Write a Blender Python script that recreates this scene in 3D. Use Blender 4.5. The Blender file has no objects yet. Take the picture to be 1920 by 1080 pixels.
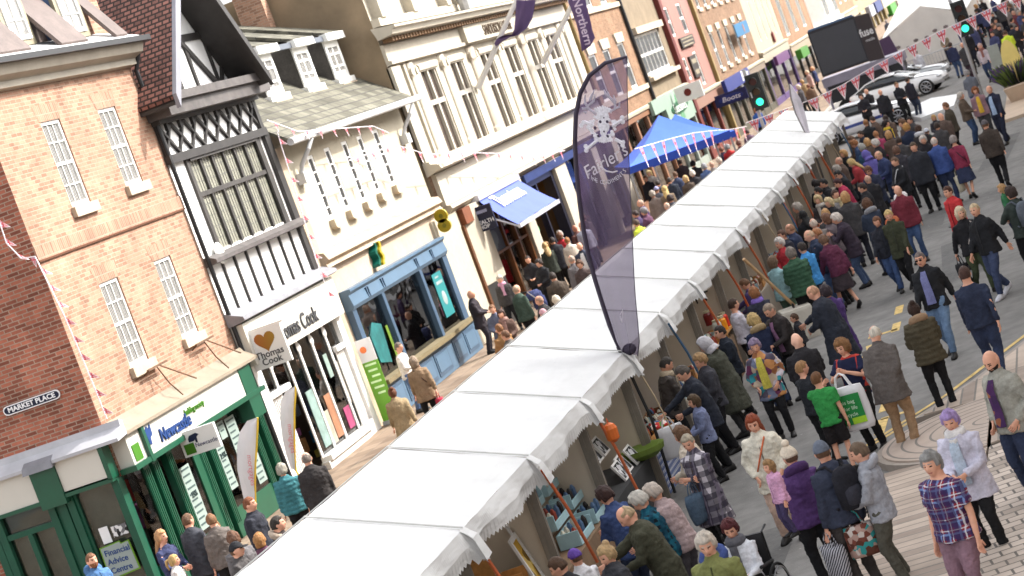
import bpy, bmesh, math, random
from mathutils import Vector, Matrix, noise
R=math.radians
random.seed(7)
sc=bpy.context.scene
COL=sc.collection
# ---------------------------------------------------------------- camera
# street frame: X along the street away from the camera, Y to the left, Z up; camera at a first floor window
FPX,PITCH,ROLL,YAW,CH=4220.5,0.0823,0.3517,0.2706,6.4376
cam=bpy.data.cameras.new('camera'); camo=bpy.data.objects.new('camera',cam); COL.objects.link(camo)
fw=Vector((math.cos(PITCH)*math.cos(YAW),math.cos(PITCH)*math.sin(YAW),-math.sin(PITCH)))
rt=Vector((math.sin(YAW),-math.cos(YAW),0)); up=rt.cross(fw)
cr,sr=math.cos(ROLL),math.sin(ROLL)
rx=rt*cr-up*sr; ux=up*cr+rt*sr
camo.matrix_world=Matrix(((rx.x,ux.x,-fw.x,0),(rx.y,ux.y,-fw.y,0),(rx.z,ux.z,-fw.z,CH),(0,0,0,1)))
cam.sensor_width=36; cam.lens=36*FPX/1920; cam.clip_start=.5; cam.clip_end=3000
cam.dof.use_dof=True; cam.dof.focus_distance=30; cam.dof.aperture_fstop=3.2
sc.camera=camo
# ---------------------------------------------------------------- light
SUN_EL,SUN_AZ=R(38),math.atan2(.55,-.83)
w=bpy.data.worlds.new('World'); sc.world=w; w.use_nodes=True
wn=w.node_tree; bg=wn.nodes['Background']; sky=wn.nodes.new('ShaderNodeTexSky')
sky.sky_type='NISHITA'; sky.sun_disc=False; sky.sun_elevation=SUN_EL; sky.sun_rotation=SUN_AZ
sky.air_density=1.0; sky.dust_density=4.0; sky.ozone_density=1.0
hz=wn.nodes.new('ShaderNodeHueSaturation'); hz.inputs['Saturation'].default_value=.14   # thin high cloud
wn.links.new(sky.outputs[0],hz.inputs['Color']); wn.links.new(hz.outputs[0],bg.inputs[0]); bg.inputs[1].default_value=.15
sun=bpy.data.lights.new('sun','SUN'); suno=bpy.data.objects.new('sun',sun); COL.objects.link(suno)
sd=Vector((math.sin(SUN_AZ)*math.cos(SUN_EL),math.cos(SUN_AZ)*math.cos(SUN_EL),math.sin(SUN_EL)))
suno.rotation_euler=sd.to_track_quat('Z','Y').to_euler(); suno.location=(0,0,40)
sun.energy=2.0; sun.angle=R(.5); sun.color=(1,.95,.875)
vs=sc.view_settings; vs.view_transform='Standard'; vs.look='None'; vs.exposure=1.86; vs.gamma=1; vs.use_curve_mapping=False
sc.cycles.max_bounces=6; sc.cycles.transparent_max_bounces=12
# ---------------------------------------------------------------- materials
MATS={}
def nodes(name):
    m=bpy.data.materials.new(name); m.use_nodes=True; nt=m.node_tree
    return m,nt,nt.nodes['Principled BSDF']
def rgb(c): return (c[0],c[1],c[2],1)
SF=[.37]      # sunlit facades: picture colour to surface colour
def srgb(r,g,b):
    f=lambda v:SF[0]*((v/255/12.92) if v<10 else ((v/255+.055)/1.055)**2.4)
    return (f(r),f(g),f(b))
def raw(r,g,b):
    s=SF[0]; SF[0]=1.0; c=srgb(r,g,b); SF[0]=s; return c
def N(nt,t,**k):
    n=nt.nodes.new(t)
    for a,b in k.items():
        if a in n.inputs.keys(): n.inputs[a].default_value=b
        else: setattr(n,a,b)
    return n
def coord(nt,kind='Object',scale=(1,1,1),rot=(0,0,0)):
    tc=N(nt,'ShaderNodeTexCoord'); mp=N(nt,'ShaderNodeMapping'); mp.inputs['Scale'].default_value=scale; mp.inputs['Rotation'].default_value=rot
    nt.links.new(tc.outputs[kind],mp.inputs[0]); return mp.outputs[0]
def M(name,c,rough=.7,var=.18,vs=3.0,bump=0,bs=None,metal=0,spec=.35,kind='Object',fine=0,stretch=(1,1,1)):
    key=name
    if key in MATS: return MATS[key]
    m,nt,b=nodes(name); b.inputs['Roughness'].default_value=rough; b.inputs['Metallic'].default_value=metal
    b.inputs['Specular IOR Level'].default_value=spec
    if var>0:
        co=coord(nt,kind,stretch)
        n=N(nt,'ShaderNodeTexNoise',Scale=vs,Detail=6.0,Roughness=.62); nt.links.new(co,n.inputs[0])
        r=N(nt,'ShaderNodeMapRange'); r.inputs[1].default_value=.3; r.inputs[2].default_value=.7
        r.inputs[3].default_value=1-var; r.inputs[4].default_value=1+var
        nt.links.new(n.outputs[0],r.inputs[0])
        out=r.outputs[0]
        if fine:
            n2=N(nt,'ShaderNodeTexNoise',Scale=vs*9,Detail=3.0); nt.links.new(co,n2.inputs[0])
            r2=N(nt,'ShaderNodeMapRange'); r2.inputs[1].default_value=.3; r2.inputs[2].default_value=.7; r2.inputs[3].default_value=1-fine; r2.inputs[4].default_value=1+fine
            nt.links.new(n2.outputs[0],r2.inputs[0]); mm=N(nt,'ShaderNodeMath',operation='MULTIPLY'); nt.links.new(out,mm.inputs[0]); nt.links.new(r2.outputs[0],mm.inputs[1]); out=mm.outputs[0]
        v=N(nt,'ShaderNodeVectorMath',operation='SCALE'); v.inputs[0].default_value=c[:3]; nt.links.new(out,v.inputs[3])
        nt.links.new(v.outputs[0],b.inputs['Base Color'])
    else: b.inputs['Base Color'].default_value=rgb(c)
    if bump:
        co=coord(nt,kind,stretch)
        n=N(nt,'ShaderNodeTexNoise',Scale=bs or vs*4,Detail=4.0); nt.links.new(co,n.inputs[0])
        bp=N(nt,'ShaderNodeBump',Strength=bump,Distance=.03); nt.links.new(n.outputs[0],bp.inputs['Height']); nt.links.new(bp.outputs[0],b.inputs['Normal'])
    MATS[key]=m; return m
def brickmat(name,c1,c2,mortar,bw=.225,rh=.075,ms=.011,off=.5,rough=.85,wear=.2,rot=0):
    if name in MATS: return MATS[name]
    m,nt,b=nodes(name); b.inputs['Roughness'].default_value=rough; b.inputs['Specular IOR Level'].default_value=.2
    co=coord(nt,'UV',(1,1,1),(0,0,rot))
    br=N(nt,'ShaderNodeTexBrick',offset=off); nt.links.new(co,br.inputs[0])
    for k,v in (('Color1',rgb(c1)),('Color2',rgb(c2)),('Mortar',rgb(mortar)),('Scale',1.0),('Mortar Size',ms),('Mortar Smooth',.3),('Bias',0.0),('Brick Width',bw),('Row Height',rh)): br.inputs[k].default_value=v
    n=N(nt,'ShaderNodeTexNoise',Scale=.9,Detail=7.0,Roughness=.7); nt.links.new(co,n.inputs[0])
    r=N(nt,'ShaderNodeMapRange'); r.inputs[1].default_value=.3; r.inputs[2].default_value=.7; r.inputs[3].default_value=1-wear; r.inputs[4].default_value=1+wear; nt.links.new(n.outputs[0],r.inputs[0])
    # single dark bricks: coarse white noise on the brick grid
    n2=N(nt,'ShaderNodeTexBrick',offset=off); nt.links.new(co,n2.inputs[0])
    for k,v in (('Color1',(1.12,1.12,1.12,1)),('Color2',(.62,.62,.62,1)),('Mortar',(1,1,1,1)),('Scale',1.0),('Mortar Size',ms),('Bias',-.45),('Brick Width',bw),('Row Height',rh)): n2.inputs[k].default_value=v
    mx=N(nt,'ShaderNodeMix',data_type='RGBA',blend_type='MULTIPLY'); mx.inputs[0].default_value=1
    nt.links.new(br.outputs[0],mx.inputs[6]); nt.links.new(n2.outputs[0],mx.inputs[7])
    # rain streaks and soot: stretched noise
    cs_=coord(nt,'UV',(1.7,.22,1)); n3=N(nt,'ShaderNodeTexNoise',Scale=1.6,Detail=5.0,Roughness=.65); nt.links.new(cs_,n3.inputs[0]); r3=N(nt,'ShaderNodeMapRange'); r3.inputs[1].default_value=.35; r3.inputs[2].default_value=.7; r3.inputs[3].default_value=1.05; r3.inputs[4].default_value=.82; nt.links.new(n3.outputs[0],r3.inputs[0])
    mm=N(nt,'ShaderNodeMath',operation='MULTIPLY'); nt.links.new(r.outputs[0],mm.inputs[0]); nt.links.new(r3.outputs[0],mm.inputs[1])
    v=N(nt,'ShaderNodeVectorMath',operation='SCALE'); nt.links.new(mx.outputs[2],v.inputs[0]); nt.links.new(mm.outputs[0],v.inputs[3])
    nt.links.new(v.outputs[0],b.inputs['Base Color'])
    bp=N(nt,'ShaderNodeBump',Strength=.5,Distance=.01,invert=True); nt.links.new(br.outputs['Fac'],bp.inputs['Height']); nt.links.new(bp.outputs[0],b.inputs['Normal'])
    MATS[name]=m; return m
def glassmat(name,tint=(.55,.6,.6),ior=1.5,rough=.02,fac=None):
    if name in MATS: return MATS[name]
    m,nt,b=nodes(name); nt.nodes.remove(b); o=nt.nodes['Material Output']
    t=N(nt,'ShaderNodeBsdfTransparent'); t.inputs[0].default_value=rgb(tint)
    g=N(nt,'ShaderNodeBsdfGlossy'); g.inputs['Roughness'].default_value=rough; g.inputs[0].default_value=(1,1,1,1)
    n=N(nt,'ShaderNodeTexNoise',Scale=1.3,Detail=1.0); nt.links.new(coord(nt),n.inputs[0]); bp=N(nt,'ShaderNodeBump',Strength=.12,Distance=.05); nt.links.new(n.outputs[0],bp.inputs['Height']); nt.links.new(bp.outputs[0],g.inputs['Normal'])
    fr=N(nt,'ShaderNodeFresnel',IOR=ior)
    mx=N(nt,'ShaderNodeMixShader'); nt.links.new(fr.outputs[0],mx.inputs[0]); nt.links.new(t.outputs[0],mx.inputs[1]); nt.links.new(g.outputs[0],mx.inputs[2]); nt.links.new(mx.outputs[0],o.inputs[0])
    MATS[name]=m; return m
def stripes(name,c1,c2,scale=12,axis='X',rough=.4,dist=1.0,kind='UV',lo=.35,hi=.65,spec=.5):
    if name in MATS: return MATS[name]
    m,nt,b=nodes(name); b.inputs['Roughness'].default_value=rough; b.inputs['Specular IOR Level'].default_value=spec
    wv=N(nt,'ShaderNodeTexWave',bands_direction=axis,Scale=scale,Distortion=dist,Detail=2.0); nt.links.new(coord(nt,kind),wv.inputs[0])
    wv.inputs['Detail Scale'].default_value=.6
    r=N(nt,'ShaderNodeMapRange'); r.inputs[1].default_value=lo; r.inputs[2].default_value=hi; nt.links.new(wv.outputs[1],r.inputs[0])
    mx=N(nt,'ShaderNodeMix',data_type='RGBA'); mx.inputs[6].default_value=rgb(c1); mx.inputs[7].default_value=rgb(c2); nt.links.new(r.outputs[0],mx.inputs[0]); nt.links.new(mx.outputs[2],b.inputs['Base Color'])
    MATS[name]=m; return m
def plaid(name,base,lines,kind='Object',rough=.85):
    """lines: list of (axis 0/1/2, period, width, colour, offset) crossing bands of colour"""
    if name in MATS: return MATS[name]
    m,nt,b=nodes(name); b.inputs['Roughness'].default_value=rough; b.inputs['Specular IOR Level'].default_value=.15
    sp=N(nt,'ShaderNodeSeparateXYZ'); nt.links.new(coord(nt,kind),sp.inputs[0])
    cur=None
    for ax,per,wd,c,of in lines:
        a=N(nt,'ShaderNodeMath',operation='ADD'); a.inputs[1].default_value=of+50*per; nt.links.new(sp.outputs[ax],a.inputs[0])
        mo=N(nt,'ShaderNodeMath',operation='MODULO'); mo.inputs[1].default_value=per; nt.links.new(a.outputs[0],mo.inputs[0])
        lt=N(nt,'ShaderNodeMath',operation='LESS_THAN'); lt.inputs[1].default_value=wd; nt.links.new(mo.outputs[0],lt.inputs[0])
        h=N(nt,'ShaderNodeMath',operation='MULTIPLY'); h.inputs[1].default_value=.72; nt.links.new(lt.outputs[0],h.inputs[0])
        mx=N(nt,'ShaderNodeMix',data_type='RGBA'); mx.inputs[6].default_value=rgb(base); mx.inputs[7].default_value=rgb(c)
        if cur: nt.links.new(cur,mx.inputs[6])
        nt.links.new(h.outputs[0],mx.inputs[0]); cur=mx.outputs[2]
    nt.links.new(cur,b.inputs['Base Color']); MATS[name]=m; return m
def patchwork(name,cols,scale=9,rough=.85):
    if name in MATS: return MATS[name]
    m,nt,b=nodes(name); b.inputs['Roughness'].default_value=rough; b.inputs['Specular IOR Level'].default_value=.15
    vo=N(nt,'ShaderNodeTexVoronoi',Scale=scale); nt.links.new(coord(nt),vo.inputs[0])
    sp=N(nt,'ShaderNodeSeparateColor'); nt.links.new(vo.outputs['Color'],sp.inputs[0])
    rp=N(nt,'ShaderNodeValToRGB'); rp.color_ramp.interpolation='CONSTANT'
    el=rp.color_ramp.elements
    while len(el)<len(cols): el.new(.5)
    for i,c in enumerate(cols): el[i].position=i/len(cols); el[i].color=rgb(c)
    nt.links.new(sp.outputs[0],rp.inputs[0]); nt.links.new(rp.outputs[0],b.inputs['Base Color']); MATS[name]=m; return m
def glow(name,c,s):
    if name in MATS: return MATS[name]
    m,nt,b=nodes(name); b.inputs['Emission Color'].default_value=rgb(c); b.inputs['Emission Strength'].default_value=s; b.inputs['Base Color'].default_value=rgb(c); MATS[name]=m; return m
# ---------------------------------------------------------------- mesh building
class MB:
    def __init__(s): s.v=[];s.f=[];s.m=[]
    def face(s,pts,m=0):
        n=len(s.v); s.v+=[tuple(p) for p in pts]; s.f.append(tuple(range(n,n+len(pts)))); s.m.append(m); return s
    def box(s,x0,x1,y0,y1,z0,z1,m=0):
        n=len(s.v); s.v+=[(x,y,z) for z in (z0,z1) for y in (y0,y1) for x in (x0,x1)]
        for q in ((0,2,3,1),(4,5,7,6),(0,1,5,4),(2,6,7,3),(0,4,6,2),(1,3,7,5)): s.f.append(tuple(n+i for i in q)); s.m.append(m)
        return s
    def hexa(s,p,m=0):
        n=len(s.v); s.v+=[tuple(q) for q in p]
        for q in ((0,2,3,1),(4,5,7,6),(0,1,5,4),(2,6,7,3),(0,4,6,2),(1,3,7,5)): s.f.append(tuple(n+i for i in q)); s.m.append(m)
        return s
    def loft(s,rings,m=0,cap=True,close=True):
        n=len(s.v); k=len(rings[0])
        for r in rings: s.v+=[tuple(p) for p in r]
        for i in range(len(rings)-1):
            for j in range(k if close else k-1):
                a=n+i*k+j; b=n+i*k+(j+1)%k
                s.f.append((a,b,b+k,a+k)); s.m.append(m)
        if cap and close:
            s.f.append(tuple(n+j for j in reversed(range(k)))); s.m.append(m)
            e=n+(len(rings)-1)*k; s.f.append(tuple(e+j for j in range(k))); s.m.append(m)
        return s
    def tube(s,pts,r,n=8,m=0,sx=1.0):
        pts=[Vector(p) for p in pts]; rs=r if isinstance(r,(list,tuple)) else [r]*len(pts)
        rings=[]; ref=None
        for i,p in enumerate(pts):
            t=(pts[min(i+1,len(pts)-1)]-pts[max(i-1,0)])
            t=t.normalized() if t.length>1e-9 else Vector((0,0,1))
            if ref is None: ref=Vector((0,1,0)) if abs(t.y)<.9 else Vector((1,0,0))
            a=(ref-t*ref.dot(t)).normalized(); b=t.cross(a); ref=a
            rings.append([p+a*math.cos(2*math.pi*j/n)*rs[i]*sx+b*math.sin(2*math.pi*j/n)*rs[i] for j in range(n)])
        return s.loft(rings,m)
    def ball(s,c,r,m=0,nu=10,nv=7):
        c=Vector(c); r=r if isinstance(r,(tuple,list)) else (r,r,r)
        rings=[[c+Vector((r[0]*math.sin(a)*math.cos(2*math.pi*j/nu),r[1]*math.sin(a)*math.sin(2*math.pi*j/nu),-r[2]*math.cos(a))) for j in range(nu)] for a in [math.pi*(i+.03)/(nv-1+.06) for i in range(nv)]]
        return s.loft(rings,m)
    def prism(s,poly,ax,a0,a1,m=0):
        """poly: 2D outline in the plane normal to axis ax (0:YZ 1:XZ 2:XY), extruded a0..a1"""
        def P(u,v,a): return ((a,u,v),(u,a,v),(u,v,a))[ax]
        k=len(poly); n=len(s.v)
        s.v+=[P(u,v,a0) for u,v in poly]+[P(u,v,a1) for u,v in poly]
        for j in range(k): s.f.append((n+j,n+(j+1)%k,n+k+(j+1)%k,n+k+j)); s.m.append(m)
        s.f.append(tuple(n+j for j in reversed(range(k)))); s.m.append(m); s.f.append(tuple(n+k+j for j in range(k))); s.m.append(m)
        return s
    def disc(s,c,r,ax,th,m=0,n=20):
        c=list(c); pl=[(math.cos(2*math.pi*j/n)*r,math.sin(2*math.pi*j/n)*r) for j in range(n)]
        o={0:(c[1],c[2]),1:(c[0],c[2]),2:(c[0],c[1])}[ax]
        return s.prism([(o[0]+a,o[1]+b) for a,b in pl],ax,c[ax]-th/2,c[ax]+th/2,m)
    def wall(s,x0,x1,z0,z1,y,holes=(),depth=.14,m=0,mr=None,ax=1):
        """wall sheet with real openings, reveals going back by depth (towards +Y, or +X when ax=0)"""
        P=(lambda u,d,z:(u,d,z)) if ax==1 else (lambda u,d,z:(d,u,z))
        xs=sorted({x0,x1,*[min(max(h[i],x0),x1) for h in holes for i in (0,1)]}); zs=sorted({z0,z1,*[min(max(h[i],z0),z1) for h in holes for i in (2,3)]})
        for i in range(len(xs)-1):
            for j in range(len(zs)-1):
                cx,cz=(xs[i]+xs[i+1])/2,(zs[j]+zs[j+1])/2
                if any(h[0]<cx<h[1] and h[2]<cz<h[3] for h in holes): continue
                s.face([P(xs[i],y,zs[j]),P(xs[i+1],y,zs[j]),P(xs[i+1],y,zs[j+1]),P(xs[i],y,zs[j+1])],m)
        mr=m if mr is None else mr
        for a,b,c,d in holes:
            e=y+depth
            s.face([P(a,y,c),P(a,e,c),P(a,e,d),P(a,y,d)],mr); s.face([P(b,e,c),P(b,y,c),P(b,y,d),P(b,e,d)],mr)
            s.face([P(a,y,d),P(a,e,d),P(b,e,d),P(b,y,d)],mr); s.face([P(a,e,c),P(a,y,c),P(b,y,c),P(b,e,c)],mr)
        return s
    def pieces(s,name,mats,parent):
        """each separate solid as a part of its own"""
        par={}
        def fd(a):
            while par.setdefault(a,a)!=a: a=par[a]
            return a
        for f in s.f:
            for v in f[1:]: par[fd(v)]=fd(f[0])
        gr={}
        for f,m in zip(s.f,s.m): gr.setdefault(fd(f[0]),[]).append((f,m))
        out=[]
        for fs in gr.values():
            q=MB(); mp={}
            for f,m in fs:
                for v in f:
                    if v not in mp: mp[v]=len(q.v); q.v.append(s.v[v])
                q.f.append(tuple(mp[v] for v in f)); q.m.append(m)
            out.append(q.build(name,mats,parent))
        return out
    def build(s,name,mats,parent=None,smooth=False,loc=None,rot=None):
        me=bpy.data.meshes.new(name); me.from_pydata(s.v,[],s.f)
        mats=mats if isinstance(mats,(list,tuple)) else [mats]
        for a in mats: me.materials.append(a)
        me.polygons.foreach_set('material_index',s.m)
        if smooth: me.polygons.foreach_set('use_smooth',[True]*len(s.f))
        uv=me.uv_layers.new(name='UVMap').data
        for p in me.polygons:
            n=p.normal; ax,ay,az=abs(n.x),abs(n.y),abs(n.z)
            for li in p.loop_indices:
                v=me.vertices[me.loops[li].vertex_index].co
                uv[li].uv=(v.x,v.z) if ay>=ax and ay>=az else ((v.y,v.z) if ax>=az else (v.x,v.y))
        return link(name,me,parent,loc,rot)
WORLD=set()        # things whose parts are modelled in street coordinates
def building(name,label,loc,cat='building'):
    b=thing(name,label,cat,loc); WORLD.add(b.name); return b
def Par(b):
    def f(o):
        o.parent=b; o.matrix_parent_inverse=Matrix.Translation(b.location).inverted(); return o
    return f
def link(name,me,parent=None,loc=None,rot=None):
    o=bpy.data.objects.new(name,me); COL.objects.link(o)
    if parent:
        o.parent=parent
        if parent.name in WORLD: o.matrix_parent_inverse=Matrix.Translation(parent.location).inverted()
    if loc: o.location=loc
    if rot: o.rotation_euler=rot
    return o
def tag(o,label=None,cat=None,group=None,kind=None):
    for k,v in (('label',label),('category',cat),('group',group),('kind',kind)):
        if v: o[k]=v
    return o
def thing(name,label,cat,loc=(0,0,0),rz=0,group=None):
    o=bpy.data.objects.new(name,None); COL.objects.link(o); o.location=loc; o.rotation_euler=(0,0,rz); o.empty_display_size=.2
    return tag(o,label,cat,group)
def text(name,body,mat,parent,loc,rot,size,ext=.008,align='CENTER',sx=1.0,shear=0,font=None,bold=0):
    cu=bpy.data.curves.new(name,'FONT'); cu.body=body; cu.size=size; cu.extrude=ext; cu.align_x=align; cu.align_y='CENTER'; cu.shear=shear; cu.offset=bold; cu.resolution_u=3
    o=bpy.data.objects.new(name,cu); COL.objects.link(o)
    bpy.context.view_layer.update(); me=bpy.data.meshes.new_from_object(o.evaluated_get(bpy.context.evaluated_depsgraph_get()))
    bpy.data.objects.remove(o); bpy.data.curves.remove(cu)
    me.materials.clear(); me.materials.append(mat)
    q=link(name,me,parent,loc,rot); q.scale=(sx,1,1); return q
FRONT=(R(90),0,0)            # text on a shop front (reads from the street, normal -Y)
FACING=(R(90),0,R(-90))      # text facing down the street towards the camera, normal -X
def at(px,py,X):
    """point of the vertical plane X=const (across the street) seen along a measured direction"""
    dx,dy=px-960,py-540; a=dx*cr-dy*sr; b=dx*sr+dy*cr
    d=fw+rt*(a/FPX)-up*(b/FPX); k=X/d.x; return Vector((X,d.y*k,CH+d.z*k))
# ================================================================ setting: ground
asphalt=M('asphalt',(.185,.178,.17),.88,.26,.35,bump=.25,bs=60,fine=.16)
def ground():
    MB().face([(-60,-60,-.02),(900,-60,-.02),(900,400,-.02),(-60,400,-.02)]).build('ground',M('ground_earth',(.12,.115,.11),.9,.1,.2))['kind']='structure'
    tag(MB().box(-30,400,-2.4,12.9,-.012,0.0).build('road',asphalt),kind='structure')
    SF[0]=.42
    pav=brickmat('paving_flags',srgb(196,172,148),srgb(178,152,130),(.16,.13,.11),.6,.45,.012,wear=.15)
    tag(MB().box(-30,400,13.0,30,-.1,.09).build('pavement',pav),kind='structure')
    tag(MB().box(-30,400,12.86,13.0,-.1,.1).build('kerb',M('kerb_stone',(.34,.32,.3),.85,.15,2)),kind='structure')
    SF[0]=1.0
    # build-out of the near pavement: round end of radial setts, a strip running back along its edge, then block paving
    import math as m
    cx,cy,rr=30.1,2.75,1.5
    arc=[(cx+rr*m.cos(a)*1.0,cy+rr*m.sin(a)) for a in [m.pi*i/24 for i in range(25)]]
    mt,nt,b=nodes('radial_setts'); b.inputs['Roughness'].default_value=.85; b.inputs['Specular IOR Level'].default_value=.2
    tc=N(nt,'ShaderNodeTexCoord'); sp=N(nt,'ShaderNodeSeparateXYZ'); mp=N(nt,'ShaderNodeMapping'); mp.inputs['Location'].default_value=(-cx,-cy,0); nt.links.new(tc.outputs['Object'],mp.inputs[0])
    ln=N(nt,'ShaderNodeVectorMath',operation='LENGTH'); mp2=N(nt,'ShaderNodeMapping'); mp2.inputs['Scale'].default_value=(1,1,0); nt.links.new(mp.outputs[0],mp2.inputs[0]); nt.links.new(mp2.outputs[0],ln.inputs[0])
    md=N(nt,'ShaderNodeMath',operation='MODULO'); md.inputs[1].default_value=.2; nt.links.new(ln.outputs['Value'],md.inputs[0])
    lt=N(nt,'ShaderNodeMath',operation='LESS_THAN'); lt.inputs[1].default_value=.035; nt.links.new(md.outputs[0],lt.inputs[0])
    ns=N(nt,'ShaderNodeTexNoise',Scale=4.0,Detail=6.0); nt.links.new(tc.outputs['Object'],ns.inputs[0])
    mr=N(nt,'ShaderNodeMapRange'); mr.inputs[3].default_value=.75; mr.inputs[4].default_value=1.2; nt.links.new(ns.outputs[0],mr.inputs[0])
    mx=N(nt,'ShaderNodeMix',data_type='RGBA'); mx.inputs[6].default_value=rgb(srgb(186,170,158)); mx.inputs[7].default_value=(.24,.215,.195,1); nt.links.new(lt.outputs[0],mx.inputs[0])
    sc_=N(nt,'ShaderNodeVectorMath',operation='SCALE'); nt.links.new(mx.outputs[2],sc_.inputs[0]); nt.links.new(mr.outputs[0],sc_.inputs[3]); nt.links.new(sc_.outputs[0],b.inputs['Base Color'])
    tag(MB().prism(arc,2,-.05,.125).build('pavement_apron',mt),kind='structure')
    tag(MB().prism([(cx+(x-cx)*1.06,cy+(y-cy)*1.06) for x,y in arc],2,-.06,.1).build('apron_kerb',M('kerb_warm',(.36,.31,.27),.85,.15,3)),kind='structure')
    strip=brickmat('strip_setts',srgb(190,174,160),srgb(172,156,144),(.26,.235,.21),3.0,.2,.018,0,wear=.18)
    tag(MB().prism([(31.55,2.7),(31.75,3.75),(33.2,2.95),(36.4,1.6),(44,-1.5),(44,-2.4),(30.2,-2.4),(28.7,2.7)],2,-.05,.115).build('pavement_strip',strip),kind='structure')
    tag(MB().prism([(31.6,2.7),(31.75,3.9),(33.25,3.08),(36.45,1.73),(44.1,-1.4),(44,-2.4),(30.2,-2.4),(28.7,2.7)],2,-.06,.095).build('kerb',M('kerb_warm',(.3,.3,.3))),kind='structure')
    strip2=brickmat('strip_setts_cross',srgb(184,168,154),srgb(166,150,138),(.26,.235,.21),.22,3.0,.018,0,wear=.18)
    tag(MB().prism([(18,4.9),(28.85,4.2),(28.55,2.75),(18,3.1)],2,-.05,.105).build('pavement_edge',strip2),kind='structure')
    blocks=brickmat('block_paving',srgb(198,184,172),srgb(178,164,152),(.17,.15,.135),.27,.2,.016,wear=.15,rot=R(80))
    tag(MB().prism([(28.52,2.72),(30.2,-2.4),(5,-2.4),(5,3.0)],2,-.05,.11).build('pavement_blocks',blocks),kind='structure')
    ye=M('road_paint_yellow',srgb(206,176,110),.8,.35,9)
    for k,dd in enumerate((.14,.36)):
        a=[(31.3-.2*k,4.32+.05*k+dd),(33.25,3.08+dd),(36.45,1.73+dd),(44.1,-1.4+dd)]
        mb=MB()
        for i in range(3):
            (x0,y0),(x1,y1)=a[i],a[i+1]; mb.face([(x0,y0,.006),(x1,y1,.006),(x1,y1+.1,.006),(x0,y0+.1,.006)])
        tag(mb.build('road_marking',ye),kind='structure')
    pm=M('asphalt_patch',(.13,.127,.123),.9,.2,1.5,bump=.25,bs=70,fine=.15)
    for x,y,l,wd,an in ((47,3.6,5.5,1.1,.05),(55,5.2,3.2,1.6,.0),(36.5,5.4,2.6,.9,.1),(66,3.2,7,.8,-.05),(27,5.6,2.2,.7,.0)):
        o=MB().face([(-l/2,-wd/2,0),(l/2,-wd/2,0),(l/2,wd/2,0),(-l/2,wd/2,0)]).build('road_patch',pm); o.location=(x,y,.003); o.rotation_euler.z=an; o['kind']='structure'
    for k,(x,y,lb) in enumerate(((52.5,3.9,'round iron manhole cover in the road beyond the couple in black'),(33.6,5.0,'square iron drain grating in the road near the yellow dashes'))):
        o=tag(MB().disc((0,0,0),.33,2,.012,0,22).build('manhole_cover',M('cast_iron',(.05,.048,.046),.6,.25,9)) if k==0 else MB().box(-.25,.25,-.2,.2,-.006,.006).build('drain_grating',M('cast_iron',(.05,.05,.05))),lb,'manhole cover' if k==0 else 'drain'); o.location=(x,y,.012)
    rr=random.Random(9); mb=MB()
    for k in range(420):
        x,y=rr.uniform(24,75),rr.uniform(2.9,7); q=rr.uniform(.012,.03); mb.face([(x+q*math.cos(a),y+q*math.sin(a),.006) for a in (0,1.2,2.5,3.8,5.1)])
    tag(mb.build('road_stains',M('gum_pale',(.3,.29,.28),.9,.2,5)),kind='structure')
    for x,y,l,wd,an in ((42.7,4.82,.9,.16,.02),(40.8,4.76,.9,.16,.02),(40.55,5.0,.16,.55,0),(39.2,5.12,1.1,.16,.1),(38.7,5.3,.2,.7,0),(33.8,4.5,.75,.15,0),(32.4,4.46,1.0,.16,0),(32.9,4.25,.14,.5,0),(30.9,4.6,.8,.14,.05),(36.2,4.55,.7,.15,0)):
        o=MB().face([(-l/2,-wd/2,0),(l/2,-wd/2,0),(l/2,wd/2,0),(-l/2,wd/2,0)]).build('road_marking',ye); o.location=(x,y,.005); o.rotation_euler.z=an; o['kind']='structure'
ground(); SF[0]=.37
# ================================================================ buildings
white=M('white_paint',(.78,.77,.73),.5,.07,2); cream=M('cream_render',(.43,.38,.29),.8,.06,.8,fine=.04); ash=M('ashlar_cream',(.4,.34,.26),.8,.10,.7,fine=.06)
black=M('black_timber',(.032,.029,.028),.5,.25,3); lead=M('lead_sheet',(.2,.2,.22),.55,.22,2); slate=brickmat('stone_slates',srgb(168,164,146),srgb(140,136,120),(.07,.066,.058),.42,.22,.02,wear=.4)
darkslate=M('mansard_slate',raw(92,80,76),.7,.2,3,fine=.1); iron=M('black_iron',(.02,.02,.022),.45,.1,4); sillstone=M('sill_stone',(.44,.37,.28),.85,.12,3)
curt=stripes('curtained_glass',(.05,.05,.052),(.34,.33,.31),5.5,'X',.12,2.5); darkglass=M('dark_glass',(.03,.032,.035),.06,.3,1.2,spec=.7); greyglass=stripes('grey_old_glass',raw(112,111,100),raw(158,156,142),7,'X',.12,2.0)  # old window panes striped in two greys
shopglass=glassmat('shop_glass',(.72,.76,.75))
lamp_dark=M('shop_interior',(.17,.15,.13),.9,.25,.8); floorm=M('shop_floor',(.12,.10,.085),.7,.2,2)
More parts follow.
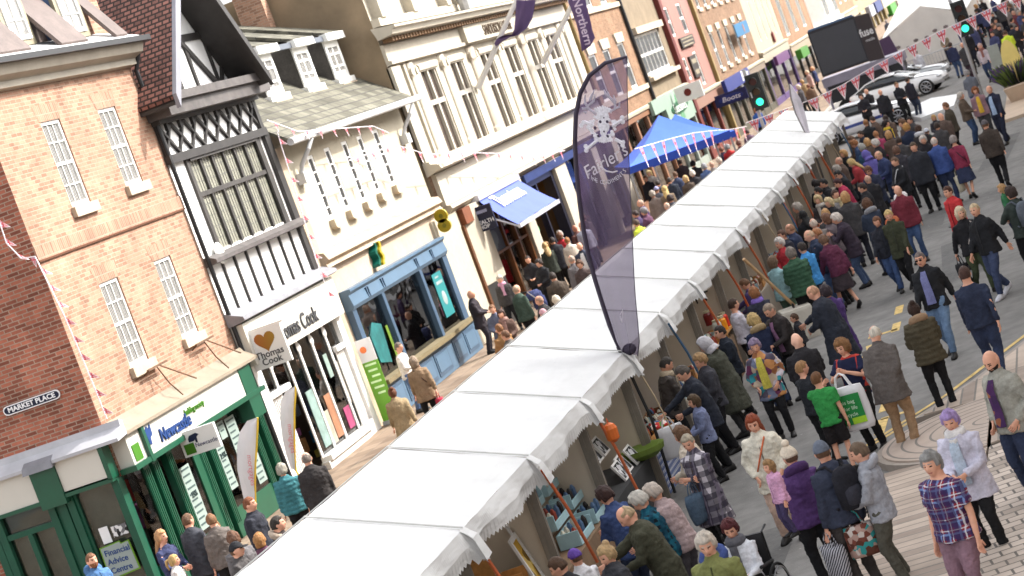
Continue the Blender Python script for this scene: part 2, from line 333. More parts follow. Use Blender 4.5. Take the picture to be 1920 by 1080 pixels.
def sash(p,x0,x1,z0,z1,y,cols=2,rows=(.25,.5,.75),fm=white,gm=curt,fr=.07,bar=.024,sill=None,name='window',ax=1,meet=True):
    P=(lambda mb,a,b,c,d,e,f:mb.box(a,b,c,d,e,f)) if ax==1 else (lambda mb,a,b,c,d,e,f:mb.box(c,d,a,b,e,f))
    mb=MB(); t=y+.03; q=y+.075
    P(mb,x0,x0+fr,t,q,z0,z1); P(mb,x1-fr,x1,t,q,z0,z1); P(mb,x0+fr,x1-fr,t,q,z1-fr,z1); P(mb,x0+fr,x1-fr,t,q,z0,z0+fr*1.2)
    for i in range(1,cols):
        c=x0+fr+(x1-x0-2*fr)*i/cols; P(mb,c-bar/2,c+bar/2,t+.012,q-.01,z0+fr*1.2,z1-fr)
    for r in rows:
        c=z0+(z1-z0)*r; h=bar if (abs(r-.5)>.02 or not meet) else bar*2.4
        P(mb,x0+fr,x1-fr,t+.006,q-.006,c-h/2,c+h/2)
    o=mb.build(name,fm,p)
    g=MB(); P(g,x0+fr*.5,x1-fr*.5,y+.06,y+.065,z0+fr*.5,z1-fr*.5); g.build('pane',gm,o)
    if sill:
        s=MB(); P(s,x0-.1,x1+.12,y-.09,y+.1,z0-.2,z0-.005); s.build('sill',sill,o)
    return o
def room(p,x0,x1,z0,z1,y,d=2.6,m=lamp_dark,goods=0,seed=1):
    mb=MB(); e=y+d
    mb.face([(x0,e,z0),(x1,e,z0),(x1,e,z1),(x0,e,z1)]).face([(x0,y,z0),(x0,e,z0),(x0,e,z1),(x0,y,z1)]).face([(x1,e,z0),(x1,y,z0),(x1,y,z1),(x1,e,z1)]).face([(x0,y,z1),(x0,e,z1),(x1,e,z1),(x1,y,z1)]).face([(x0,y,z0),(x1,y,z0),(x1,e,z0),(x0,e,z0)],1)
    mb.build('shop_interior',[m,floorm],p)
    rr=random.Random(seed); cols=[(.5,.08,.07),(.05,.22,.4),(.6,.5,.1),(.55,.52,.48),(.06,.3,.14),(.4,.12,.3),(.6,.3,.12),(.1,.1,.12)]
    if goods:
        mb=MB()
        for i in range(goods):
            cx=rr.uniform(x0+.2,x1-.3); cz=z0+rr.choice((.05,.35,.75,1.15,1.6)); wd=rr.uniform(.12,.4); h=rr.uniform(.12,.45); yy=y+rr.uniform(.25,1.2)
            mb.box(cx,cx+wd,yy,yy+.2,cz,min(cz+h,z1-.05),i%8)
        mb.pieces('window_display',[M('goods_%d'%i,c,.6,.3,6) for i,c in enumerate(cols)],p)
def pane(p,x0,x1,z0,z1,y,m=None,ax=1):
    mb=MB()
    if ax==1: mb.box(x0,x1,y,y+.01,z0,z1)
    else: mb.box(y,y+.01,x0,x1,z0,z1)
    return mb.build('shop_window',m or shopglass,p)
def post(p,name,m,*bx):
    mb=MB()
    for b in bx: mb.box(*b)
    return mb.build(name,m,p)
def letters(p,body,m,x,y,z,size,sx=1,rot=FRONT,name='lettering',shear=0,bold=0): return text(name,body,m,p,(x,y,z),rot,size,.012,'CENTER',sx,shear,None,bold)
# ---- brick corner building -----------------------------------------------------------------
def brick_building():
    b=building('brick_building','orange brick corner building with sash windows above a green shop front',(36.25,18,0))
    brick=brickmat('orange_brick',(.36,.205,.138),(.285,.156,.105),(.37,.275,.205),ms=.009)
    brick2=brickmat('red_brick_side',raw(168,102,82),raw(128,76,62),raw(160,138,122))
    par=Par(b)
    wins=[(38.33,39.18,7.2,8.86),(40.95,41.82,7.27,8.86),(38.2,39.08,4.05,5.71),(40.88,41.75,4.08,5.71)]
    mb=MB().wall(36.25,43.25,2.4,9.6,18,wins,.15); par(mb.build('front_wall',brick))
    mb=MB().wall(18,27,2.4,9.6,36.25,(),ax=0); par(mb.build('side_wall',brick2))
    par(MB().box(36.22,36.5,20.75,27,.05,2.4).build('side_wall',brick2))
    for w_ in wins: par(sash(None,*w_,18,3,(.25,.5,.75),sill=sillstone))
    sold=brickmat('soldier_brick',(.335,.188,.126),(.27,.148,.1),(.355,.262,.195),.075,.225,.011,0)
    mb=MB().box(36.2,43.25,17.965,18.0,6.49,6.76)
    for a,c,_,t in wins: mb.face([(a-.04,17.995,t),(c+.04,17.995,t),(c+.16,17.995,t+.32),(a-.16,17.995,t+.32)])
    par(mb.build('brick_course',sold))
    par(MB().box(36.2,43.25,17.955,17.999,6.455,6.487).build('string_course',M('string_brown',srgb(150,96,66),.9,.2,5)))  # narrow browner string course below the soldier bricks
    # eaves
    par(MB().prism([(17.99,9.55),(17.82,9.58),(17.82,9.7),(17.62,9.78),(17.55,9.96),(18.2,9.96),(18.2,9.55)],0,36.0,43.3).build('cornice',M('cornice_paint',srgb(226,214,194),.7,.12,2)))
    par(MB().prism([(17.42,9.96),(17.42,10.07),(17.56,10.09),(17.6,9.965)],0,35.9,43.45).build('gutter',iron))
    par(MB().prism([(17.56,10.07),(17.58,10.11),(18.35,10.42),(18.6,10.42),(18.6,10.0)],0,36.0,43.3).build('lead_flat',M('lead_bright',(.6,.6,.6),.5,.12,3)))
    for x0,x1 in ((36.0,38.45),(39.78,41.02),(42.42,43.0)):
        par(MB().hexa([(x0,17.72,10.12),(x1,17.72,10.12),(x0,18.55,11.5),(x1,18.55,11.5),(x0,17.68,10.2),(x1,17.68,10.2),(x0,18.5,11.55),(x1,18.5,11.55)]).build('mansard_slope',darkslate))
    par(MB().prism([(18.5,10.0),(18.6,11.5),(19.4,12.6),(27,13.2),(27,10)],0,36.3,43.2).build('roof',darkslate))
    for x0,x1 in ((38.62,39.74),(41.12,42.28)):
        d=par(MB().box(x0,x1,18.22,19.6,10.3,12.3).build('dormer',M('dormer_lead_sky_blue',raw(84,104,140),.5,.15,4)))  # blue sky reflected in the shaded lead cheeks is painted into the colour
        mb=MB().box(x0-.02,x0+.12,18.14,18.215,10.36,12.2).box(x1-.12,x1+.02,18.14,18.215,10.36,12.2).box(x0+.12,x1-.12,18.14,18.215,10.36,10.46); mb.build('dormer_frame',M('cream_paint',srgb(216,204,172),.6,.1,3),d)
        s=sash(d,x0+.14,x1-.14,10.47,12.2,18.08,2,(.22,.48,.74)); 
    ch=par(MB().box(44.0-.9,44.7-.9,18.4,19.3,9.9,11.4).build('chimney',brick)); MB().box(42.95,43.95,18.3,19.4,11.4,11.62).build('chimney_cap',M('chimney_cap',srgb(190,172,140),.85),ch)
    par(MB().tube([(43.22,17.7,10.0),(43.3,17.75,9.75),(43.26,17.9,9.45),(43.26,17.9,.2)],.05).build('downpipe',iron))
    # shop: cornice, fascias, green joinery
    stone=M('shop_cornice',srgb(206,190,166),.8,.15,2)
    par(MB().prism([(17.998,3.36),(17.998,3.12),(17.6,3.08),(17.6,3.14),(17.85,3.3),(17.9,3.4)],0,36.25,43.2).build('shop_cornice',stone))
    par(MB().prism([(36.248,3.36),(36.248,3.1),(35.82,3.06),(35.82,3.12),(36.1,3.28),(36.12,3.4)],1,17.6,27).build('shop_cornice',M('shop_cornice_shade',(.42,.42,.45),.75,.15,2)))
    grn=M('bottle_green_paint',raw(20,76,55),.35,.12,3,spec=.5); fas=M('fascia_white',(.55,.53,.48),.45,.03,2)
    par(MB().box(36.95,42.1,17.68,17.99,2.52,3.08).box(36.3,36.9,17.7,17.99,2.52,3.06).build('fascia',fas))
    par(MB().box(35.93,36.24,18.1,18.98,2.5,3.05).box(35.93,36.24,19.5,21.4,2.47,3.05).box(35.93,36.24,21.9,24.4,2.47,3.05).build('fascia',fas))
    par(MB().box(36.2,43.1,17.64,17.97,2.42,2.518).box(36.9,37.02,17.63,17.96,2.4,3.07).box(42.1,42.75,17.66,17.96,2.0,3.09).build('fascia_moulding',grn))
    par(MB().box(35.9,36.22,18.02,24.4,2.4,2.468).box(35.88,36.2,18.985,19.495,2.3,3.1).box(35.9,36.2,18.0,18.09,2.45,3.06).build('fascia_moulding',grn))
    cap=MB().hexa([(35.75,18.95,3.0),(36.2,18.95,3.05),(35.75,19.55,3.0),(36.2,19.55,3.05),(35.8,18.95,3.12),(36.2,18.95,3.32),(35.8,19.55,3.12),(36.2,19.55,3.32)]); par(cap.build('pilaster_cap',lead))
    mb=MB()
    for x in (37.0,37.42,38.1,39.5,40.0,42.3,42.85):
        mb.box(x,x+.26,17.915,18.05,0.1,2.41)
        for k in range(3): mb.box(x+.03+.08*k,x+.07+.08*k,17.9,17.916,.4,2.3)
    for x0,x1,z in ((36.35,37.0,.35),(38.36,39.5,.3),(40.26,42.3,.35)): mb.box(x0,x1,17.93,18.04,.1,z+.3)
    mb.box(39.2,39.5,17.925,18.03,.1,2.41); mb.pieces('shop_joinery',grn,b)
    mb=MB()
    for yv in (18.0,18.95,19.12,19.35,20.45,20.6): mb.box(36.05,36.3,yv,yv+.14,.1,2.41)
    mb.box(36.08,36.28,18.14,18.95,.1,.5).box(36.1,36.28,18.9,19.5,.1,2.4).box(36.07,36.3,19.49,20.45,1.95,2.05).box(36.1,36.28,19.49,20.45,.1,.9).box(36.06,36.28,19.95,20.05,.9,1.95)
    mb.pieces('shop_joinery',M('bottle_green_deep',raw(20,74,56),.4,.15,3),b)
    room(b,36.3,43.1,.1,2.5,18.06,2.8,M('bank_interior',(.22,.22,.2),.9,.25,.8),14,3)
    par(pane(None,36.35,37.0,.6,2.4,17.95)); par(pane(None,38.36,39.2,.6,2.4,17.95)); par(pane(None,40.26,42.3,.6,2.4,17.95)); par(pane(None,18.14,18.95,.5,2.4,36.15,None,0)); par(pane(None,19.49,20.45,.9,2.4,36.15,None,0))
    # posters in the windows
    pm=M('poster_pale_green',srgb(214,236,226),.6,.05,3); tx=M('poster_ink',srgb(96,122,122),.7); 
    for x0,x1,z0,z1 in ((38.42,38.9,.7,1.95),(40.34,40.72,1.0,2.25),(40.78,41.1,1.95,2.3),(41.2,41.7,1.2,2.28),(41.75,42.2,.75,1.5),(40.9,41.15,.8,1.1)):
        q=MB().box(x0,x1,17.932,17.94,z0,z1).build('poster',pm); par(q)
        mb=MB()
        for k in range(int((z1-z0)/.12)): mb.box(x0+.05,x1-.05-.1*((k*7)%3)*(x1-x0),17.926,17.931,z1-.08-.12*k,z1-.045-.12*k)
        mb.build('print',tx,q)
        if z1-z0>1.1: letters(q,'25%' if x0<39 else '2.5%',tx,(x0+x1)/2,17.924,z0+.55*(z1-z0),.16)
    q=par(MB().box(36.13,36.14,18.56,18.74,1.36,1.66).build('notice',M('paper_white',(.75,.75,.77),.7,.03)))
    q=par(MB().box(36.13,36.14,18.2,18.5,1.42,1.62).build('photo_print',patchwork('mono_photo',[(.03,.03,.03),(.5,.5,.52),(.15,.15,.16),(.65,.65,.66)],14)))
    # lettering and emblem of the fascia
    bl=M('sign_blue',srgb(40,92,176),.5,.03); gr=M('sign_green',srgb(98,178,40),.5,.03); nv=M('sign_navy',srgb(34,50,96),.5,.03)
    par(letters(None,'Newcastle',bl,38.35,17.66,2.72,.34,1.05,shear=.15,bold=.006)); par(letters(None,'building society',gr,39.45,17.66,2.86,.17,.95,shear=.15)); 
    par(MB().prism([(37.08,2.95),(37.2,3.02),(37.25,2.95),(37.36,3.04),(37.34,2.84),(37.22,2.8),(37.2,2.68),(37.1,2.7)],1,17.66,17.679).build('emblem',bl)); par(MB().box(36.4,36.72,17.685,17.699,2.55,2.85).build('emblem_square',gr))
    # ironwork brackets under the first floor sills
    for cx in (38.9,41.4):
        par(MB().box(cx-.45,cx+.5,17.8,17.84,3.86,3.9).tube([(cx-.02,17.82,3.88),(cx,17.7,3.5),(cx+.05,17.55,3.2)],.016,5).tube([(cx+.1,17.82,3.88),(cx+.9,17.55,3.35)],.016,5).tube([(cx-.4,17.82,3.88),(cx-.42,17.95,3.8)],.016,5).build('sign_bracket',M('rusty_iron',(.13,.07,.04),.8,.3,8)))
    # street name plate
    s=thing('street_name_sign','white oval ended street sign reading MARKET PLACE on shaded brick wall','street sign',(36.22,19.1,4.17))
    k=9; pl=[]
    for i in range(k): a=math.pi*i/(k-1)-math.pi/2; pl.append((-.5-.085*math.cos(a),.085*math.sin(-a)))
    for i in range(k): a=math.pi*i/(k-1)-math.pi/2; pl.append((.5+.085*math.cos(a),.085*math.sin(a)))
    MB().prism(pl,0,-.02,0).build('plate',M('enamel_white',(.8,.8,.82),.3,.03),s)
    MB().prism([(u*.965,v*.78) for u,v in pl],0,-.024,-.021).build('plate_field',M('enamel_navy',srgb(36,44,84),.3,.03),s)
    text('lettering','MARKET PLACE',M('enamel_white',(1,1,1)),s,(-.027,0,0),FACING,.125,.002,'CENTER',1.12,bold=.004)
    # projecting sign of the building society and the speech-bubble board in the window
    s=thing('hanging_sign','white projecting box sign with green square and dog emblem above the green shop front','hanging sign',(38.6,17.4,2.33))
    MB().box(-.05,.05,-.38,.38,-.24,.24).build('sign_box',M('sign_lightbox',(.72,.71,.70),.4,.03),s)
    MB().box(-.03,.03,.38,.5,.05,.12).build('bracket',iron,s)
    MB().box(-.056,-.0505,.12,.33,-.2,0).build('emblem_square',gr,s); MB().prism([(.1,.02),(.2,.02),(.2,.08),(.16,.14),(.02,.16),(-.04,.12),(.02,.08),(.03,-.02),(.07,-.02),(.07,.04)],0,-.056,-.0505).build('emblem',nv,s)
    text('lettering','Newcastle',M('sign_violet',srgb(96,98,150),.5),s,(-.056,-.13,-.07),FACING,.115,.003,'CENTER',.95)
    s=thing('advice_board','white speech bubble board edged in lime behind the corner shop window','sign',(36.02,18.5,1.03))
    pl=[(.3,.3),(-.12,.33),(-.14,.28),(-.3,.3),(-.32,-.26),(.16,-.3),(.24,-.47),(.27,-.29),(.32,-.28)]
    MB().prism(pl,0,0,.02).build('board_edge',M('lime_edge',srgb(150,214,60),.5,.03),s); MB().prism([(u*.92,v*.92+.005) for u,v in pl],0,-.006,-.001).build('board_face',M('board_face',srgb(214,232,230),.5,.03),s)
    for i,wd in enumerate(('Financial','Advice','Centre')): text('lettering',wd,bl,s,(-.009,.24,.17-.165*i),FACING,.15,.002,'LEFT',1.0,bold=.003)
brick_building()
# ---- half-timbered gable building -----------------------------------------------------------
def tudor_building():
    b=building('timbered_building','black and white half timbered gable building with a wide leaded window',(43.3,18,0)); par=Par(b)
    wh=M('limewash',(.8,.79,.77),.8,.05,2)
    mb=MB().wall(43.28,49.2,3.9,8.75,18,[(44.3,48.5,5.42,7.38)],.2).face([(43.28,18,8.75),(49.05,18,8.75),(46.15,18,11.75)]); par(mb.build('front_wall',wh))
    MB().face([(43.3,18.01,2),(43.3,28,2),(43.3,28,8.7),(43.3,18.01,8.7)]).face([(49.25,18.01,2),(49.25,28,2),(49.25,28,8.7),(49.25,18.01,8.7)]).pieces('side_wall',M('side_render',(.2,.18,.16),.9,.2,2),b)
    tile=brickmat('brown_roof_tiles',raw(124,86,78),raw(104,72,66),(.03,.02,.018),.17,.1,.022,wear=.25)
    ax,az=46.05,11.95; dz=(az-8.6)
    for sx,x0 in ((-1,42.85),(1,48.65)):
        mb=MB().hexa([(x0,17.2,8.6),(ax,17.2,az),(x0,28,8.6),(ax,28,az),(x0,17.2,8.7),(ax,17.2,az+.1),(x0,28,8.7),(ax,28,az+.1)]); par(mb.build('roof_slope',tile))
        x1=x0+.06*sx*-1
        par(MB().hexa([(x0-.02*sx,17.1,8.42),(ax,17.1,az-.2),(x0-.02*sx,17.19,8.42),(ax,17.19,az-.2),(x0-.02*sx,17.1,8.72),(ax,17.1,az+.12),(x0-.02*sx,17.19,8.72),(ax,17.19,az+.12)]).build('bargeboard',M('barge_grey',(.2,.2,.23),.45,.1,3) if sx<0 else black))
        par(MB().hexa([(x0,17.2,8.5),(ax,17.2,az-.1),(x0,17.99,8.5),(ax,17.99,az-.1),(x0,17.2,8.58),(ax,17.2,az-.02),(x0,17.99,8.58),(ax,17.99,az-.02)]).build('eaves_soffit',black))
    # gable timbers, 5 cm proud
    mb=MB(); y0,y1=17.94,17.999
    def bar(x0,z0,x1,z1,wd=.13,ya=y0):
        d=Vector((x1-x0,z1-z0)).normalized(); n=Vector((-d.y,d.x))*wd/2
        mb.prism([(x0+n.x,z0+n.y),(x0-n.x,z0-n.y),(x1-n.x,z1-n.y),(x1+n.x,z1+n.y)],1,ya,y1)
    bar(44.4,9.97,47.95,9.97,.16); bar(46.45,8.75,46.45,9.9,.12,17.95); bar(46.3,9.9,47.6,8.8,.12,17.93); bar(47.72,8.8,47.72,9.9,.12,17.952); bar(48.42,9.45,47.85,8.8,.12,17.945); bar(46.0,9.9,44.7,8.8,.12,17.93); bar(44.55,8.8,44.55,9.6,.12,17.951); bar(45.5,8.8,45.5,9.9,.12,17.953); bar(46.15,10.05,46.15,11.6,.14)
    bar(43.45,8.85,46.0,11.6,.2,17.955); bar(48.95,8.85,46.3,11.6,.2,17.956)
    par(mb.build('gable_timbers',black))
    mb=MB().box(43.1,49.3,17.45,17.99,8.35,8.75).box(43.05,49.35,17.35,17.5,8.62,8.8); par(mb.build('jetty_beam',M('weathered_beam',(.085,.075,.072),.6,.35,3)))
    # herringbone frieze
    mb=MB().box(43.2,49.25,17.86,17.995,7.42,7.6).box(43.2,49.3,17.8,17.995,8.26,8.345)
    n=8
    for i in range(n):
        xa=43.35+5.85*i/n; xb=xa+5.85/n
        for (p,q) in (((xa,7.6),(xb,8.26)),((xb,7.6),(xa,8.26))):
            d=Vector((q[0]-p[0],q[1]-p[1])).normalized(); nn=Vector((-d.y,d.x))*.034; yy=17.93+(.006 if p[0]<q[0] else 0)
            mb.prism([(p[0]+nn.x,p[1]+nn.y),(p[0]-nn.x,p[1]-nn.y),(q[0]-nn.x,q[1]-nn.y),(q[0]+nn.x,q[1]+nn.y)],1,yy,17.998)
        mb.box(xa+.3,xa+.42,17.86,17.93,8.1,8.26)
    mb.box(43.25,43.42,17.9,17.997,7.6,8.26).box(49.05,49.25,17.9,17.997,7.6,8.26); par(mb.build('frieze_timbers',black))
    wf=M('dark_window_timber',(.05,.045,.042),.5,.25,4)
    mb=MB().box(44.14,44.3,17.94,18.1,5.36,7.42).box(48.5,48.78,17.94,18.1,5.36,7.42).box(44.3,48.5,17.9,18.08,7.36,7.42).box(44.3,48.5,17.96,18.05,6.58,6.68)
    for i in range(1,6): mb.box(44.3+.7*i-.045,44.3+.7*i+.045,17.97,18.05,5.4,7.37)
    f=par(mb.build('window',wf)); MB().box(44.3,48.5,18.03,18.04,5.4,7.38).build('pane',greyglass,f)
    mb=MB()
    for i in range(6):
        for k in range(1,4): mb.box(44.3+.7*i+.05+.15*k,44.3+.7*i+.06+.15*k,18.02,18.029,5.42,7.36)
        for k in range(1,8): mb.box(44.35+.7*i,44.95+.7*i,18.021,18.028,5.4+.25*k,5.409+.25*k)
    mb.build('leading',M('window_leading',(.12,.12,.11),.6),f)
    par(MB().prism([(17.99,5.16),(17.72,5.2),(17.72,5.28),(17.9,5.37),(17.99,5.37)],0,43.25,49.3).build('sill_beam',M('weathered_beam',(1,1,1))))
    mb=MB()
    for i in range(8): mb.box(44.1+.735*i-.035,44.1+.735*i+.035,17.95,17.998,4.12,5.17)
    mb.box(49.05,49.38,17.9,18.05,5.37,7.45).box(49.12,49.36,17.92,18.05,4.1,5.16); mb.pieces('panel_stud',black,b)
    par(MB().prism([(17.99,4.14),(17.6,3.98),(17.58,3.9),(17.72,3.86),(17.99,3.84)],0,43.2,49.6).build('lead_ledge',lead))
    par(MB().ball((44.0,17.9,5.35),(.2,.07,.24)).build('satellite_dish',M('dish_white',(.7,.7,.68),.5,.05)))
    # shop front
    wp=M('shop_white_joinery',(.74,.72,.69),.45,.06,2)
    par(MB().box(43.3,49.45,17.72,17.99,2.93,3.83).build('fascia',M('fascia_ivory',(.55,.53,.47),.5,.03,1)))
    gl=M('sign_grey_letters',srgb(104,104,108),.5); par(letters(None,'Thomas Cook',gl,46.2,17.70,3.24,.5,.98,bold=.004))
    mb=MB().box(43.3,43.75,17.86,18.02,.05,2.93).box(49.1,49.45,17.86,18.02,0.05,2.93)
    for x in (44.45,45.45,46.35,47.25,48.2): mb.box(x,x+.1,17.93,17.96,.36,2.93)
    mb.box(45.5,48.7,17.74,18.0,.26,.38).box(43.75,45.0,17.85,17.95,2.1,2.22).box(48.45,49.1,17.85,17.95,2.2,2.32).box(48.5,49.05,17.84,18.0,.05,.42)
    for k in range(7): mb.box(43.8+.095*k,43.835+.095*k,17.93,17.955,.3,2.1)
    for k in range(6): mb.box(48.52+.095*k,48.56+.095*k,17.93,17.955,.42,2.2)
    for x in (44.5,45.5,46.4,47.3,48.25): mb.ball((x,17.93,2.74),(.13,.03,.12),0,8,6)
    mb.pieces('shop_joinery',wp,b)
    par(MB().box(45.4,48.5,17.8,17.99,.05,.26).build('stall_riser',M('pale_stone',(.55,.53,.5),.8,.15,2)))
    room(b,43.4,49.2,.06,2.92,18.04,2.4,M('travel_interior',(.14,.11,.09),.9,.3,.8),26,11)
    par(pane(None,45.5,49.1,.36,2.92,17.97)); par(pane(None,43.75,45.4,2.2,2.92,17.97))
    for x0,x1,z0,z1,c in ((45.9,46.35,.5,1.8,(190,222,214)),(46.5,46.8,.45,1.2,(240,226,204)),(46.85,47.3,.5,1.5,(228,160,120)),(47.75,48.15,.5,1.0,(226,96,150)),(47.7,47.95,1.75,2.3,(200,226,214)),(48.2,48.45,1.0,2.0,(226,214,200))):
        par(MB().box(x0,x1,17.955,17.965,z0,z1).build('poster',M('poster_%d_%d_%d'%c,srgb(*c),.6,.25,5)))
    s=thing('hanging_sign','square white projecting sign with golden heart above the travel shop','hanging sign',(43.5,17.43,3.2))
    MB().box(-.04,.04,-.42,.42,-.42,.4).build('sign_box',M('sign_lightbox',(1,1,1)),s); MB().box(-.02,.02,-.5,.55,.4,.44).build('bracket',M('shop_white_joinery',(1,1,1)),s)
    pl=[]
    for i in range(28):
        t=2*math.pi*i/28; pl.append((.0145*16*math.sin(t)**3,.0145*(13*math.cos(t)-5*math.cos(2*t)-2*math.cos(3*t)-math.cos(4*t))+.14))
    m_,nt,bb=nodes('heart_gold'); tc=coord(nt); sp=N(nt,'ShaderNodeSeparateXYZ'); nt.links.new(tc,sp.inputs[0]); mr=N(nt,'ShaderNodeMapRange'); mr.inputs[1].default_value=-.4; mr.inputs[2].default_value=.25; nt.links.new(sp.outputs[1],mr.inputs[0]); rp=N(nt,'ShaderNodeMix',data_type='RGBA'); rp.inputs[6].default_value=rgb(srgb(226,190,40)); rp.inputs[7].default_value=rgb(srgb(226,120,30)); nt.links.new(mr.outputs[0],rp.inputs[0]); nt.links.new(rp.outputs[2],bb.inputs['Base Color']); bb.inputs['Roughness'].default_value=.5
    MB().prism(pl,0,-.047,-.041).build('heart_emblem',m_,s)
    text('lettering','Thomas',gl,s,(-.045,0,-.14),FACING,.2,.003,'CENTER',1,bold=.003); text('lettering','Cook',gl,s,(-.045,0,-.29),FACING,.2,.003,'CENTER',1,bold=.003)
tudor_building()
# ---- cream rendered building with dormers -----------------------------------------------------
def cream_building():
    b=building('cream_building','cream rendered building with slate dormers over a blue phone shop front',(50,18,0)); par=Par(b)
    wins=[(51.55,52.0,5.02,6.64),(52.95,53.4,5.06,6.68),(54.4,54.85,5.08,6.69),(55.75,56.2,5.14,6.69),(57.2,57.68,5.16,6.71)]
    par(MB().wall(49.6,60.2,4.42,7.1,18,wins,.16).build('front_wall',cream))
    for a in wins:
        w_=sash(None,*a,17.98,1,(.74,.18,.37,.56),gm=darkglass,fr=.085,bar=.04,meet=False); par(w_)
        MB().prism([(a[0]-.12,a[2]-.2),(a[0]-.02,a[2]-.26),(a[1]+.06,a[2]-.26),(a[1]+.14,a[2]-.2),(a[1]+.14,a[2]-.02),(a[0]-.12,a[2]-.02)],1,17.85,18.0).build('sill',sillstone,w_)
    par(MB().face([(49.6,18,3.9),(49.6,27,3.9),(49.6,27,11),(49.6,24,11.8),(49.6,18,7.1)]).build('side_wall',M('side_render_brown',srgb(150,126,98),.9,.2,2)))
    # pier of brown ashlar at the left with quoins
    par(MB().box(49.45,49.95,17.93,18.1,0.0,7.05).build('quoin_pier',M('warm_ashlar',(.4,.31,.225),.85,.2,2,fine=.08)))
    par(MB().prism([(17.99,4.42),(17.8,4.38),(17.72,4.2),(17.84,4.12),(17.78,4.02),(17.99,3.96)],0,49.7,60.2).build('string_cornice',M('warm_ashlar',(1,1,1))))
    par(MB().wall(49.6,60.4,0,3.97,17.96,[(50.2,58.9,.1,3.32)],.2).build('ground_floor_wall',M('pink_ashlar',(.44,.345,.255),.85,.12,1.2,fine=.05)))
    # slate roof, dormers
    par(MB().hexa([(49.4,17.5,7.08),(60.6,17.5,7.08),(49.4,25.5,13.2),(60.6,25.5,13.2),(49.4,17.5,7.16),(60.6,17.5,7.16),(49.4,25.5,13.3),(60.6,25.5,13.3)]).build('roof_slope',slate))
    par(MB().tube([(49.3,17.45,7.08),(60.7,17.45,7.14)],.09,8).build('gutter',M('grey_gutter',(.5,.5,.5),.5,.1)))
    for x in (50.6,59.6): par(MB().tube([(x+.2,17.45,7.02),(x,17.55,6.8),(x-.1,17.8,6.5),(x-.1,17.9,6.3)],.055).box(x-.28,x+.08,17.78,17.99,6.05,6.32).build('rainwater_head',M('grey_gutter',(1,1,1))))
    ck=M('cheek_slate_and_shade',raw(84,80,76),.8,.3,2.5,fine=.15)  # slate of the dormer cheeks, also used for the painted recess shade
    for x0 in (53.22,56.15,58.86):
        x1=x0+1.24
        d=par(MB().hexa([(x0+.04,19.02,8.2),(x1-.04,19.02,8.2),(x0+.04,22.6,8.2),(x1-.04,22.6,11.1),(x0+.04,19.02,9.5),(x1-.04,19.02,9.5),(x0+.04,22.6,11.05),(x1-.04,22.6,11.2)]).build('dormer',ck))
        MB().hexa([(x0-.1,18.8,9.55),(x1+.1,18.8,9.55),(x0-.1,22.9,11.25),(x1+.1,22.9,11.25),(x0-.1,18.8,9.64),(x1+.1,18.8,9.64),(x0-.1,22.9,11.35),(x1+.1,22.9,11.35)]).build('dormer_roof',slate,d)
        MB().box(x0-.18,x1+.18,18.74,18.95,9.42,9.62).build('dormer_eaves',white,d)
        sash(d,x0,x1,8.36,9.42,18.92,2,(.33,.66),gm=curt,fr=.17,bar=.06,meet=False); MB().box(x0-.12,x1+.12,18.86,19.1,8.2,8.36).build('sill',white,d)
        MB().box(x0-.02,x1+.02,18.8,19.1,8.02,8.19).build('dormer_base',M('pink_ashlar',(1,1,1)),d)
    par(MB().box(52.0,60.2,18.86,19.0,9.44,9.58).build('dormer_gutter',M('blue_grey_lead',srgb(150,158,172),.5,.1)))
    for x0,x1 in ((54.4,56.2),(57.35,58.9),(52.0,53.25)): par(MB().hexa([(x0,20.0,9.35),(x1,20.0,9.35),(x0,22.6,11.02),(x1,22.6,11.02),(x0,20.0,9.4),(x1,20.0,9.4),(x0,22.6,11.16),(x1,22.6,11.16)]).build('recess_shade',ck))  # dark sheets standing in for the shade between the dormer roofs
    par(MB().box(60.0,60.45,20.6,21.4,8.5,11.6).build('chimney',brickmat('orange_brick',(1,1,1),(1,1,1),(1,1,1))))
    # blue shop front
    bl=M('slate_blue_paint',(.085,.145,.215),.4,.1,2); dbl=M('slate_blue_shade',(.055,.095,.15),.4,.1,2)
    par(MB().prism([(17.95,2.86),(17.75,2.86),(17.7,2.95),(17.74,3.22),(17.66,3.3),(17.66,3.36),(17.95,3.36)],0,50.15,58.95).build('fascia',bl))
    mb=MB()
    for x in (51.4,51.55,52.7,52.85,55.85,56.0,57.4,57.52): mb.box(x,x+.06,17.69,17.74,2.95,3.2)
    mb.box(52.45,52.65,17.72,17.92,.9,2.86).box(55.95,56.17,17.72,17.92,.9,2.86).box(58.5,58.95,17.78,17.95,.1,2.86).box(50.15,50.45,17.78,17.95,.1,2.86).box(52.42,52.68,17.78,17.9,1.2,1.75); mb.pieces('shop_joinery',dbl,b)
    par(MB().prism([(50.2,17.95),(50.2,17.55),(52.9,17.55),(55.9,17.5),(58.95,17.62),(58.95,17.95)],2,.92,1.03).build('window_ledge',M('stone_ledge',srgb(170,152,112),.8,.15,3)))
    mb=MB().box(50.2,58.92,17.68,17.95,.1,.92)
    for x0,x1 in ((50.4,51.4),(51.6,52.6),(53.0,54.2),(54.4,55.7),(56.3,57.3),(57.5,58.6)):
        mb.box(x0,x1,17.66,17.685,.2,.82,1).box(x0+.1,x1-.1,17.645,17.665,.3,.72)
    par(mb.build('stall_riser',[bl,dbl]))
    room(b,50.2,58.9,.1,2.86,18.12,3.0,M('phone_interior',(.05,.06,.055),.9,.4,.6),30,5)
    par(pane(None,50.45,58.5,1.03,2.86,17.85,glassmat('dark_shop_glass',(.5,.55,.53))))
    tq=M('turquoise_poster',srgb(60,186,190),.5,.08,2)
